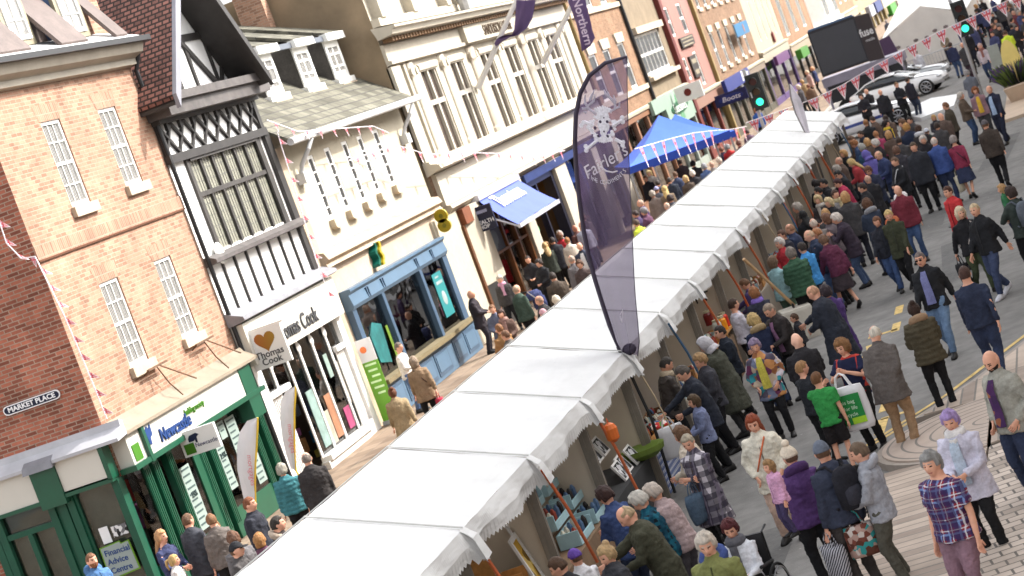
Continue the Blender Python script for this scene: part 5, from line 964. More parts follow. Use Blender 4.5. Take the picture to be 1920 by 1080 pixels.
# cars
def car(label,x,y,heading,body,roof,bonnet,stripe=None):
    s=thing('parked_car',label,'car',(x,y,0),heading); gl=M('car_glass',(.02,.025,.03),.05,.1,spec=.8); bk=M('car_trim',(.012,.012,.013),.4,.1); al=M('alloy',(.5,.5,.52),.3,.1,metal=.8)
    # half-width and height profile stations from tail (-2.1) to nose (2.2)
    st=[(-2.15,.55,.62,.52),(-2.1,.78,.95,.4),(-1.7,.88,1.0,.3),(-1.0,.9,.98,.22),(0,.91,.92,.2),(.8,.9,.9,.22),(1.3,.89,.84,.28),(1.75,.85,.76,.3),(2.08,.7,.64,.3),(2.2,.45,.52,.38)]
    def ring(a,h,z1,z0,f=1): return [(a,-h*.82,z0),(a,-h,z0+.12),(a,-h,(z0+z1)/2),(a,-h*.93,z1-.06),(a,-h*.75,z1),(a,0,z1+.03),(a,h*.75,z1),(a,h*.93,z1-.06),(a,h,(z0+z1)/2),(a,h,z0+.12),(a,h*.82,z0)]
    MB().loft([ring(*q) for q in st]).build('body',body,s,smooth=True)
    MB().loft([[(a,-h*.86,z+.012),(a,-h*.6,z+.035),(a,0,z+.05),(a,h*.6,z+.035),(a,h*.86,z+.012)] for a,h,z in ((.95,.88,.885),(1.3,.87,.845),(1.75,.82,.765),(2.05,.68,.66))],0,False,False).build('bonnet',bonnet,s,smooth=True)
    cab=[(-1.75,.66,1.0,.98),(-1.25,.66,1.26,.97),(-.6,.62,1.36,.95),(.05,.62,1.33,.93),(.95,.7,.93,.9)]
    MB().loft([[(a,-.8,zb),(a,-h*1.05,(zb+zt)/2+.06),(a,-h*.86,zt-.03),(a,0,zt),(a,h*.86,zt-.03),(a,h*1.05,(zb+zt)/2+.06),(a,.8,zb)] for a,h,zt,zb in cab]).build('windows',gl,s,smooth=True)
    MB().loft([[(a,-h*.92,zt-.01),(a,-h*.5,zt+.012),(a,0,zt+.03),(a,h*.5,zt+.012),(a,h*.92,zt-.01)] for a,h,zt in ((-1.3,.66,1.25),(-.6,.62,1.365),(.1,.62,1.325))],0,False,False).build('roof',roof,s,smooth=True)
    for sx in (-1,1): MB().tube([(.95,sx*.76,.92),(.08,sx*.6,1.3),(-.6,sx*.58,1.35),(-1.25,sx*.62,1.25),(-1.8,sx*.72,1.0)],.035,6).build('pillar_trim',body,s); MB().ball((.75,sx*.98,.98),(.1,.12,.07),0,8,6).build('mirror',bk,s); MB().ball((1.98,sx*.6,.62),(.16,.16,.07),0,8,6).build('headlight',M('headlight_glass',(.6,.62,.65),.1,.05),s); MB().box(-2.13,-2.05,sx*.75-.1,sx*.75+.1,.68,.8).build('tail_light',M('tail_red',(.4,.02,.02),.3),s)
    for x_ in (-1.32,1.38):
        for sx in (-1,1):
            w_=MB().disc((x_,sx*.83,.34),.34,1,.2,0,22).build('wheel',rubber,s); mb=MB().disc((x_,sx*.935,.34),.22,1,.012,0,18)
            mb.build('rim_back',bk,w_); mb=MB()
            for k in range(8): a=2*math.pi*k/8; mb.tube([(x_,sx*.945,.34),(x_+.22*math.cos(a),sx*.945,.34+.22*math.sin(a))],.018,4)
            mb.tube([(x_+.235*math.cos(2*math.pi*k/16),sx*.943,.34+.235*math.sin(2*math.pi*k/16)) for k in range(17)],.02,4); mb.build('rim',al,w_)
    MB().box(2.12,2.19,-.42,.42,.32,.5).build('grille',bk,s)
    if stripe: MB().loft([[(a,sx*h*1.008,zz) for zz in (.5,.62)] for a,h in ((-1.9,.85),(-1,.9),(0,.91),(1,.895),(1.7,.86)) for sx in (-1,)],0,False,False).build('side_stripe',stripe,s)
    return s
cw=M('car_white',(.84,.84,.85),.15,.02,spec=.6); cb=M('car_black',(.015,.015,.017),.12,.05,spec=.7); cs=M('car_silver',(.5,.52,.54),.2,.03,spec=.6); cbl=M('car_blue',(.05,.08,.3),.2,.05,spec=.6)
hd=math.atan2(-.98,-.163)
car('white coupe with open dark wheel facing right in front of the screen',101.5,8.2,hd,cw,cw,cw)
car('silver roofed coupe with a black bonnet behind the white coupe',106.5,8.3,hd+.1,cs,cs,cb)
car('low white and blue sports car nearest the white stalls',89.5,8.9,hd+.15,cw,cs,cw,cbl)
# display plinth under the cars
tag(MB().prism([(87.0,5.3),(92.3,5.35),(95.3,6.6),(93.3,8.0),(86.6,6.6)],2,.0,.14).build('display_plinth',M('plinth_white',(.6,.61,.62),.4,.06)),'low white display plinth in front of the parked cars','plinth')
# stone weight with its stay, planter and board at the far pavement
def weight():
    s=thing('concrete_weight','pale concrete block weighing down the stall ropes by the teal coat','concrete block',(43.0,6.75,0),.25); c=M('concrete',srgb(206,200,188),.85,.12,4,bump=.2)
    MB().loft([[(x*k,y*k,z) for x,y in ((-.34,-.3),(.34,-.3),(.34,.3),(-.34,.3))] for k,z in ((.97,0),(1,.05),(1,.58),(.96,.63))]).build('block',c,s); MB().tube([(-.06,0,.62),(-.06,0,.7),(.06,0,.7),(.06,0,.62)],.02,5).build('lifting_eye',iron,s)
weight()
tag(MB().tube([(43.1,6.75,.66),(42.4,7.25,1.9)],.035,6).build('timber_prop',M('prop_wood',srgb(196,160,120),.7,.2,6)),'pale timber pole leaning from the concrete block to the stall','timber prop')
tag(MB().box(74,400,-2.4,3.2,0.0,.1).build('far_pavement',M('far_paving',srgb(190,170,150),.85,.12,1)),kind='structure')
s=thing('stone_planter','square stone planter of grasses at the right edge of the view','planter',(80.5,2.55,.1)); MB().loft([[(x*k,y*k,z) for x,y in ((-.9,-.55),(.9,-.55),(.9,.55),(-.9,.55))] for k,z in ((.8,0),(1,.5),(.95,.55),(.9,.5))]).build('pot',M('planter_stone',srgb(190,170,150),.85,.1,3),s)
mb=MB(); rr=random.Random(4)
for k in range(420):
    a=rr.uniform(0,6.28); r=rr.uniform(0,.5); h=rr.uniform(.4,.95); l=rr.uniform(.15,.55); x,y=1.3*r*math.cos(a),r*math.sin(a)
    mb.face([(x-.02,y,.5),(x+.02,y,.5),(x+l*.5*math.cos(a)+.01,y+l*.5*math.sin(a),.5+h*.7),(x+l*math.cos(a),y+l*math.sin(a),.5+h*.9)],k%3)
g=mb.build('foliage',[M('grass_green',srgb(112,130,66),.7,.3,5),M('grass_dark',srgb(70,84,50),.7,.3,5),M('heather_purple',srgb(96,76,120),.7,.3,5)],s)
s=thing('display_board','yellow rounded board standing behind the stone planter','sign board',(83,2.62,.1)); pl=[(.34*math.sin(t)*(1 if math.cos(t)<.3 else .9),1.0+.95*-math.cos(t)) for t in [2*math.pi*k/24 for k in range(24)]]; MB().prism(pl,0,-.03,.03).build('board',M('board_yellow',srgb(232,212,130),.5,.08,2),s); MB().box(-.2,.2,-.1,.1,0,.06).build('foot',iron,s)
s=thing('pavement_sign','grey panel sign held near the high visibility vest','sign board',(92,3.45,.1)); MB().box(-.03,.03,-.22,.22,.6,1.45).build('panel',M('panel_grey_green',srgb(150,156,150),.5,.1),s); MB().tube([(0,0,0),(0,0,.6)],.03).build('post',silver,s)
# ================================================================ people
SF[0]=1.0
def special(k):
    W=srgb(226,226,232)
    if k=='PLAID': return plaid('checked_shirt',srgb(138,52,62),[(1,.11,.045,srgb(44,52,98),0),(2,.11,.045,srgb(44,52,98),0),(1,.11,.02,srgb(120,150,200),.07),(2,.11,.02,srgb(120,150,200),.07),(1,.11,.009,W,.03),(2,.11,.009,W,.03),(0,.11,.05,srgb(60,40,80),0)])
    if k=='CHECK': return plaid('checked_coat',srgb(206,200,208),[(1,.16,.08,srgb(40,36,50),0),(2,.16,.08,srgb(40,36,50),0),(0,.16,.08,srgb(60,54,70),.03),(1,.16,.02,srgb(120,112,128),.12)])
    if k=='TEALCHK': return plaid('teal_check',srgb(20,30,38),[(1,.09,.045,srgb(30,96,116),0),(2,.09,.045,srgb(30,96,116),0),(0,.09,.04,srgb(20,60,80),0)])
    if k=='PATCH': return patchwork('patchwork_cloth',[srgb(*c) for c in ((190,170,150),(150,100,70),(60,140,150),(110,60,90),(206,196,206),(90,84,100),(120,126,150),(196,140,90))],9)
    if k=='SPORT': return plaid('sports_shirt',srgb(36,40,66),[(2,9,.06,srgb(206,70,50),-1.43),(1,.33,.02,srgb(206,70,50),.17)])
    if k=='PURPLE': return patchwork('printed_purple',[srgb(*c) for c in ((70,46,86),(80,50,92),(74,44,84),(66,46,80),(150,96,70),(76,48,88))],13)
    if k=='ZEBRA': return stripes('zebra_cloth',(.02,.02,.03),(.5,.5,.55),14,'DIAGONAL',.7,3,'Object')
    if k=='GIFT': return patchwork('gift_paper',[srgb(*c) for c in ((96,60,50),(60,150,150),(206,196,190),(120,70,60),(180,150,140))],16)
    if k=='WHITEBAG': return M('white_bag',(.74,.73,.75),.5,.06,4,bump=.4,bs=9)
    if k=='BASKET': return patchwork('basket_print',[srgb(*c) for c in ((120,90,70),(150,110,100),(80,90,70),(170,150,130))],18)
def fab(c,kind='cloth'):
    if isinstance(c,str): return special(c)
    nm='%s_%d_%d_%d'%(kind,*c); g=sum(c)/3; c=tuple(13+.95*(g+(v-g)*.84) for v in c)  # raised blacks: the lift of hazy air is mixed into every cloth colour
    if nm in MATS: return MATS[nm]
    l=srgb(*c)
    return M(nm,l,.9 if kind!='leather' else .5,.26,5,bump=.8,bs=15,spec=.16 if kind!='leather' else .4,fine=.1)
SKIN=[M('skin_%d'%i,srgb(*c),.55,.09,14,spec=.3) for i,c in enumerate(((222,166,140),(206,146,120),(230,180,156),(190,130,104),(150,98,74)))]
EYE=M('eye_dark',(.03,.022,.02),.25,0); LIP=M('lip',srgb(178,104,96),.5,0); BROW=M('brow',(.06,.04,.03),.8,0)
def hairm(c):
    nm='hair_%d_%d_%d'%c
    if nm in MATS: return MATS[nm]
    return M(nm,srgb(*c),.55,.35,9,bump=.8,bs=70,spec=.35,stretch=(3,3,.7))
SCR=bpy.data.scenes.new('scratch')
def remesh(mb,voxel,smooth=2,fold=0,seed=0,puff=0,zq=.085):
    me=bpy.data.meshes.new('tmp'); me.from_pydata(mb.v,[],mb.f); o=bpy.data.objects.new('tmp',me); SCR.collection.objects.link(o)
    md=o.modifiers.new('r','REMESH'); md.mode='VOXEL'; md.voxel_size=voxel; md.use_smooth_shade=True
    if smooth: m2=o.modifiers.new('s','SMOOTH'); m2.factor=.5; m2.iterations=smooth
    
    with bpy.context.temp_override(scene=SCR,view_layer=SCR.view_layers[0]):
        dg=bpy.context.evaluated_depsgraph_get(); out=bpy.data.meshes.new_from_object(o.evaluated_get(dg))
    bpy.data.objects.remove(o); bpy.data.meshes.remove(me)
    if fold or puff:
        sd=Vector((seed*3.1,seed*1.7,seed*.9))
        for v in out.vertices:
            p=v.co; n=v.normal; d=0
            if fold: d+=fold*(noise.noise(Vector((p.x*9,p.y*9,p.z*5))+sd)+.8*noise.noise(Vector((p.x*14+p.z*9,p.y*14-p.z*7,p.z*22))+sd)+.9*abs(noise.noise(Vector((p.x*8-p.z*11,p.y*8+p.z*9,p.z*15))+sd))-.3)
            if puff: d+=puff*abs(math.sin(math.pi*p.z/zq))-puff*.5
            v.co=p+n*d
    return out
def ell(c,rx,ry,n=14,rot=0):
    """horizontal ring, slightly squared"""
    out=[]
    for j in range(n):
        a=2*math.pi*j/n; ca,sa=math.cos(a),math.sin(a); k=(abs(ca)**2.25+abs(sa)**2.25)**(-1/2.25)
        out.append((c[0]+rx*ca*k,c[1]+ry*sa*k,c[2]))
    return out
def ik(a,t,l1,l2,pole):
    a,t=Vector(a),Vector(t); d=t-a; L=min(d.length,(l1+l2)*.995); d.normalize(); t=a+d*L
    x=(l1*l1-l2*l2+L*L)/(2*L); h=math.sqrt(max(l1*l1-x*x,0)); p=Vector(pole); p=p-d*p.dot(d)
    p=p.normalized() if p.length>1e-6 else Vector((0,0,1)); return a+d*x+p*h,t
HEADR=(.1,.078,.12)
def headpt(th,ph,off=0,hair=None):
    """th: 0 top..pi bottom, ph: 0 forward; head centred at the origin"""
    st,ct=math.sin(th),math.cos(th); x=st*math.cos(ph); y=st*math.sin(ph); z=ct
    rx,ry,rz=HEADR; jaw=max(0,-z-.15); P=Vector((x*rx*(1 if x>0 else 1.02),y*ry*(1-.36*jaw),z*rz)); P.x+=.018*jaw*(1 if x>-.2 else -.5)+(-.012 if z>.3 else 0)*0
    f=max(0,x)
    if f>0:
        Y,Z=P.y,P.z; g=lambda y0,z0,sy,sz:math.exp(-((Y-y0)/sy)**2-((Z-z0)/sz)**2)
        P.x+=f*(.027*g(0,-.026,.013,.02)+.012*g(0,.0,.009,.022)+.007*(g(.03,.031,.022,.009)+g(-.03,.031,.022,.009))-.011*(g(.031,.011,.015,.011)+g(-.031,.011,.015,.011))+.006*g(0,-.06,.02,.012)-.004*g(0,-.049,.03,.006)+.011*g(0,-.094,.024,.016)+.004*(g(.045,-.02,.018,.018)+g(-.045,-.02,.018,.018)))
    d=Vector((x,y,z)); return P+d*off
def headgrid(fn,nu=24,nv=18):
    return [[fn(math.pi*(i+.02)/(nv-1+.04),2*math.pi*j/nu) for j in range(nu)] for i in range(nv)]
def hair_mesh(style,seed=0):
    """shell that sinks below the scalp outside the hair line"""
    def reg(th,ph):
        x,y,z=math.sin(th)*math.cos(ph),math.sin(th)*math.sin(ph),math.cos(th)
        if style in('short','crop'):  return z>(.52 if x>.45 else (.05 if x>-.05 else -.5))+.1*(abs(y)<.2)*0
        if style=='thin': return (z<.6 or x<-.55) and z>(.1 if x>-.1 else -.5) and x<.35
        if style in('long','bob','bun','pony','full','curly'): return z>(.5 if x>.5 else (-.42 if x>-.1 else -.75)) if style!='full' else z>(.45 if x>.5 else (-.12 if x>0 else -.6))
        if style in('beanie','cap','bobble'): return z>(.22 if x>0 else -.05)
        if style=='hood': return x<.5 or z>.72
        if style=='beard': return x>.12 and z<-.3 and not(x>.75 and -.42>z>-.5)
    t={'short':.012,'crop':.007,'thin':.006,'long':.02,'bob':.03,'bun':.014,'pony':.012,'full':.027,'curly':.036,'beanie':.017,'bobble':.02,'cap':.014,'hood':.04,'beard':.011}[style]
    sd=Vector((seed*2.3,seed,0))
    def fn(th,ph):
        d=Vector((math.sin(th)*math.cos(ph),math.sin(th)*math.sin(ph),math.cos(th)))
        k=0
        for a,b in ((0,0),(.09,0),(-.09,0),(0,.12),(0,-.12)): k+=reg(min(max(th+a,.001),3.14),ph+b)
        k/=5; nz=(noise.noise(d*(7 if style=='curly' else 4)+sd)*t*(.8 if style=='curly' else .6)+.005*noise.noise(Vector((d.x*9,d.y*24,d.z*7))+sd))*(style not in('beanie','cap','bobble','hood'))
        return headpt(th,ph,(t+nz)*k-.016*(1-k))
    mb=MB().loft(headgrid(fn,40,26))
    if style=='long': mb.loft([[(-.055+.05*math.cos(a)*w_-.02*k,.088*math.sin(a)*w_,-.02-.055*k) for a in [2*math.pi*j/12 for j in range(12)]] for k,w_ in enumerate((.9,1.05,1.1,1.1,1.0,.8,.4))])
    if style=='bob': mb.loft([[(-.03+.075*math.cos(a)*w_,.09*math.sin(a)*w_,.0-.03*k) for a in [math.pi*.35+2*math.pi*.65*j/12 for j in range(13)]] for k,w_ in enumerate((.95,1.05,1.1,1.08,1.0))])
    if style=='bun': mb.ball((-.075,0,.1),(.045,.045,.045),0,10,8)
    if style=='pony': mb.tube([(-.1,0,.05),(-.15,0,.03),(-.16,0,-.05),(-.14,0,-.15)],[.02,.03,.03,.01],8)
    if style=='bobble': mb.ball((-.02,0,.165),(.045,.045,.045),0,10,8)
    if style=='cap': mb.loft([[(.07+.11*u,y*(1-.35*u*u),.045-.02*u-.25*y*y*8*.1) for y in (-.07,-.035,0,.035,.07)] for u in (0,.5,1)]+[[(.07+.11*u,y*(1-.35*u*u),.035-.02*u) for y in (-.07,-.035,0,.035,.07)] for u in (1,.5,0)],0,False,False)
    if style=='hood': mb.loft([[(-.03+.1*math.cos(a)*w_,.115*math.sin(a)*w_,-.06-.035*k) for a in [2*math.pi*j/14 for j in range(14)]] for k,w_ in enumerate((.9,1.05,1.15,1.3))])
    return mb
HT={'down':(.05,.07,-.58),'fwd':(.24,.04,-.5),'back':(-.22,.06,-.5),'pocket':(.12,.0,-.44),'front':(.29,-.11,-.34),'fold':(.2,-.22,-.24),'phone':(.28,-.1,-.1),'reach':(.5,-.02,-.27),'up':(.36,-.06,.1),'behind':(-.17,-.12,-.47),'low':(.34,0,-.46),'point':(.5,-.1,.02)}
POSES={'stand':('down','down'),'walk':('fwd','back'),'walk2':('back','fwd'),'pocket':('pocket','pocket'),'front':('front','front'),'fold':('fold','fold'),'phone':('phone','phone'),'reach':('reach','front'),'browse':('front','reach'),'bagL':('down','front'),'bagR':('front','down'),'behind':('behind','behind'),'up':('up','down'),'upR':('down','up'),'carry':('phone','fold'),'low':('low','low'),'oneup':('phone','down'),'point':('point','down')}
CACHE={}
def figure(pose='stand',top='j',build=1.0,lean=0,head=(0,0),walk=0,lod=0,seed=0,sit=False,trouser='t',puff=0,neck=0,kid=0):
    """returns meshes (at 1.72 m) for body, top, trousers, shoes, plus joint data"""
    vx=(.0125,.0175,.024)[lod]; vc=(.019,.023,.03)[lod]
    hz=.5 if sit else .92; L=Matrix.Rotation(lean,3,'Y'); H0=Vector((0,0,hz)); up_=lambda p:H0+L@(Vector(p)-Vector((0,0,.92)))
    b=build; body=MB()
    hs=1.0+.22*kid
    # torso and head
    tz=[(.86,.095,.15),(.98,.085,.13),(1.14,.092,.14),(1.29,.1,.155),(1.38,.085,.155),(1.435,.058,.1),(1.47,.05,.055),(1.56,.05,.052)]
    body.loft([[up_(p) for p in ell((-.005,0,z),rx*b,ry*b)] for z,rx,ry in tz])
    hc=up_((.018,0,1.598+.0*kid)); pit,yaw=head; HM=L@Matrix.Rotation(yaw,3,'Z')@Matrix.Rotation(pit,3,'Y'); hc=hc+(HM@Vector((0,0,.0)))
    hp=lambda p:hc+HM@(Vector(p)*hs)
    body.loft([[hp(p) for p in r] for r in headgrid(lambda th,ph:headpt(th,ph))])
    for sx in (-1,1): body.ball(hp((-.008,sx*.08,-.008)),(.02,.012,.032),0,8,6)
    cloth=MB(); trou=MB(); shoes=[]; arms=[]
    # arms
    hands=[]
    for sx,pn in ((1,POSES[pose][0]),(-1,POSES[pose][1])):
        sh=up_((-.005,sx*.172*b**.6,1.378)); tx,ty,tz_=HT[pn]; tgt=sh+Vector((tx,sx*ty,tz_))
        pole=Vector((-.7,sx*.75,-.3)) if pn not in('down','fwd','back') else Vector((-1,sx*.3,0))
        if pn in('up','point'): pole=Vector((.1,sx*.8,-.8))
        el,wr=ik(sh,tgt,.29,.265,pole); arms.append((sh,el,wr,sx))
        body.tube([sh,sh.lerp(el,.5),el,el.lerp(wr,.4),wr],[.048,.043,.038,.036,.026],8)
        d=(wr-el).normalized(); s_=Vector((0,sx,0)); s_=(s_-d*s_.dot(d)).normalized() if pn in('down','fwd','back','behind') else (Vector((0,0,1))-d*d.z).normalized()
        pn_=d.cross(s_)*sx; side=pn_ if pn in('down','fwd','back','behind') else s_     # palm width axis
        nrm=d.cross(side)
        body.loft([[wr+d*l+side*(math.cos(a)*w_)+nrm*(math.sin(a)*.016) for a in [2*math.pi*j/8 for j in range(8)]] for l,w_ in ((-.01,.026),(.03,.038),(.07,.043),(.095,.04))])
        if lod<2: hands.append((wr,d,side,nrm,sx,pn))
    # legs
    feet=[]
    for sx in (1,-1):
        hip=Vector((0,sx*.09,hz)); st=.27*walk*sx
        if sit: kn=Vector((.43,sx*.11,.5)); an=Vector((.45,sx*.11,.1))
        else:
            an=Vector((st-.02,sx*(.1 if not walk else .075),.085+(.07 if walk and st<0 else 0))); kn,an=ik(hip,an,.44,.42,(1,sx*.1,0))
        body.tube([hip,hip.lerp(kn,.5),kn,kn.lerp(an,.35),an],[.07*b**.5,.066,.048,.045,.034],10)
        fd=Vector((1,sx*.18,-.0)).normalized(); tilt=-.5 if (walk and st<0 and not sit) else 0
        fd=Vector((fd.x*math.cos(tilt),fd.y,math.sin(tilt)))
        body.tube([an+Vector((0,0,-.02)),an+fd*.08+Vector((0,0,-.045))],[.03,.03],8)
        feet.append((an,fd)); 
        w_=1.0 if trouser!='legging' else .9
        if trouser in('t','legging','shorts'):
            pts=[hip+Vector((0,sx*.0,.03)),hip.lerp(kn,.5),kn,kn.lerp(an,.5),an+Vector((0,0,.0))]; rd=[.112*b**.5*w_,.1*b**.4*w_,.073*w_,.067*w_,.062*w_]
            if trouser=='shorts': pts=[pts[0],pts[1],pts[1].lerp(kn,.8)]; rd=rd[:2]+[.1]
            trou.tube(pts,rd,12)
        up2=Vector((0,0,1)); sidev=fd.cross(up2).normalized(); 
        q=MB(); rings=[]
        for l,wd,h in ((-.07,.028,.07),(-.05,.04,.1),(0,.045,.11),(.06,.046,.085),(.13,.05,.06),(.175,.04,.045),(.195,.02,.03)):
            c=an+fd*l; z0=an.z-.08+fd.z*l; rings.append([Vector((c.x,c.y,0))+sidev*(wd*u)+Vector((0,0,z0+h*v)) for u,v in ((-1,0),(1,0),(1,.45),(.6,1),(-.6,1),(-1,.45))])
        q.loft(rings); shoes.append(q)
    if trouser in('t','legging','shorts'): trou.loft([ell((0,0,hz-.1),.1*b,.15*b),ell((0,0,hz-.02),.122*b,.178*b),[up_(p) for p in ell((-.005,0,.99),.115*b,.165*b)],[up_(p) for p in ell((-.005,0,1.06),.1*b,.15*b)]])
    elif trouser=='skirt': trou.loft([ell((.01,0,.47),.2*b,.25*b,20),ell((.005,0,.65),.18*b,.225*b,20),ell((0,0,.85),.14*b,.19*b,20),[up_(p) for p in ell((-.005,0,1.02),.11*b,.155*b,20)]])
    # top garment
    T={'t':(.84,.012),'s':(.84,.016),'j':(.8,.03),'c':(.7,.035),'l':(.44,.036),'p':(.78,.045)}[top]; zh,of=T
    rings=[]
    for z,rx,ry in ((zh,0,0),(.8,.135,.19),(.9,.126,.18),(1.0,.114,.162),(1.14,.116,.166),(1.27,.12,.172),(1.35,.108,.158),(1.4,.09,.128),(1.435,.068,.09),(1.46,.056,.066)):
        if z==zh: k=max(0,(.84-zh)/.4); rx,ry=.132+.05*k,.188+.05*k
        elif z<zh+.03: continue
        if sit and z<.86: continue
        c=(-.005,0,z); r=ell(c,(rx+of)*b,(ry+of)*b**.8,16)
        rings.append([ (up_(p) if z>.85 else Vector((p[0],p[1],p[2]+hz-.92))+ (L@Vector((0,0,.1))-Vector((0,0,.1)))*.3) for p in r])
    cloth.loft(rings)
    slv=.52 if top=='t' else 1
    for sh,el,wr,sx in arms:
        f={'t':.062,'s':.062,'j':.074,'c':.076,'l':.078,'p':.088}[top]
        if top=='t': cloth.tube([sh+Vector((0,-sx*.05,.0)),sh,sh.lerp(el,.45),sh.lerp(el,.72)],[.07,.074,.072,.075],10)
        else: cloth.tube([sh+Vector((0,-sx*.06,-.01)),sh,sh.lerp(el,.5),el,el.lerp(wr,.5),wr.lerp(el,.03)],[f*.86,f*.95,f*.9,f*.82,f*.74,f*.64],10)
    if top in('j','c','l','p') or neck: cloth.loft([[up_(p) for p in ell((-.004,0,z),r,r*1.05,12)] for z,r in ((1.42,.085),(1.465,.075),(1.5,.072),(1.505,.062))])
    bm_=remesh(body,vx,1); 
    # face details as materials of the one continuous body mesh
    inv=HM.inverted()
    for pl in bm_.polygons:
        q=inv@(pl.center-hc)/hs
        if q.x>.05 and abs(q.y)<.05 and -.075<q.z<.05:
            if abs(abs(q.y)-.031)<.0125 and abs(q.z-.011)<.0066: pl.material_index=1
            elif abs(abs(q.y)-.031)<.017 and abs(q.z-.0315)<.0042: pl.material_index=3
            elif abs(q.y)<.024 and abs(q.z+.058)<.007: pl.material_index=2
    if hands:
        nv=[]; nf=[]
        fb=MB()
        for wr,d,side,nrm,sx,pn in hands:
            curl=.5 if pn in('down','fwd','back','behind') else .8; flip=1 if pn in('down','fwd','back','behind') else -1
            nn=nrm
            for k,(o_,ln) in enumerate(((-.032,.066),(-.011,.075),(.011,.071),(.032,.056))):
                p0=wr+d*.088+side*o_; p1=p0+(d*math.cos(curl*.4)-nn*math.sin(curl*.4)*flip)*ln*.45; p2=p1+(d*math.cos(curl)-nn*math.sin(curl)*flip)*ln*.32; p3=p2+(d*math.cos(curl*1.6)-nn*math.sin(curl*1.6)*flip)*ln*.23
                fb.tube([p0-d*.015,p0,p1,p2,p3],[.0095,.0095,.009,.008,.006],6)
            t0=wr+d*.03-side*.034; fb.tube([t0,t0+(d*.7-side*.6)*.03,t0+(d*.9-side*.4-nn*.25)*.062],[.013,.011,.008],6)
        old=bm_; bm2=bmesh.new(); bm2.from_mesh(old); tmp=bpy.data.meshes.new('f'); tmp.from_pydata(fb.v,[],fb.f); bm2.from_mesh(tmp); bm2.to_mesh(old); bm2.free(); bpy.data.meshes.remove(tmp)
        for p in old.polygons: p.use_smooth=True
    out=dict(body=bm_,top=remesh(cloth,vc,2,.014 if lod<2 else .008,seed,puff),shoes=shoes,hc=hc,HM=HM,hs=hs,arms=arms,up=up_,L=L)
    if trou.v: out['trousers']=remesh(trou,vc,1,.011,seed+5)
    return out
def tomesh(mb,name,smooth=True):
    me=bpy.data.meshes.new(name); me.from_pydata(mb.v,[],mb.f)
    if smooth: me.polygons.foreach_set('use_smooth',[True]*len(mb.f))
    return me
HC={}
def part(name,me,mats,parent,s=1):
    o=bpy.data.objects.new(name,me); COL.objects.link(o); o.parent=parent
    while len(me.materials)<len(mats): me.materials.append(None)
    for i,m in enumerate(mats): o.material_slots[i].link='OBJECT'; o.material_slots[i].material=m
    return o
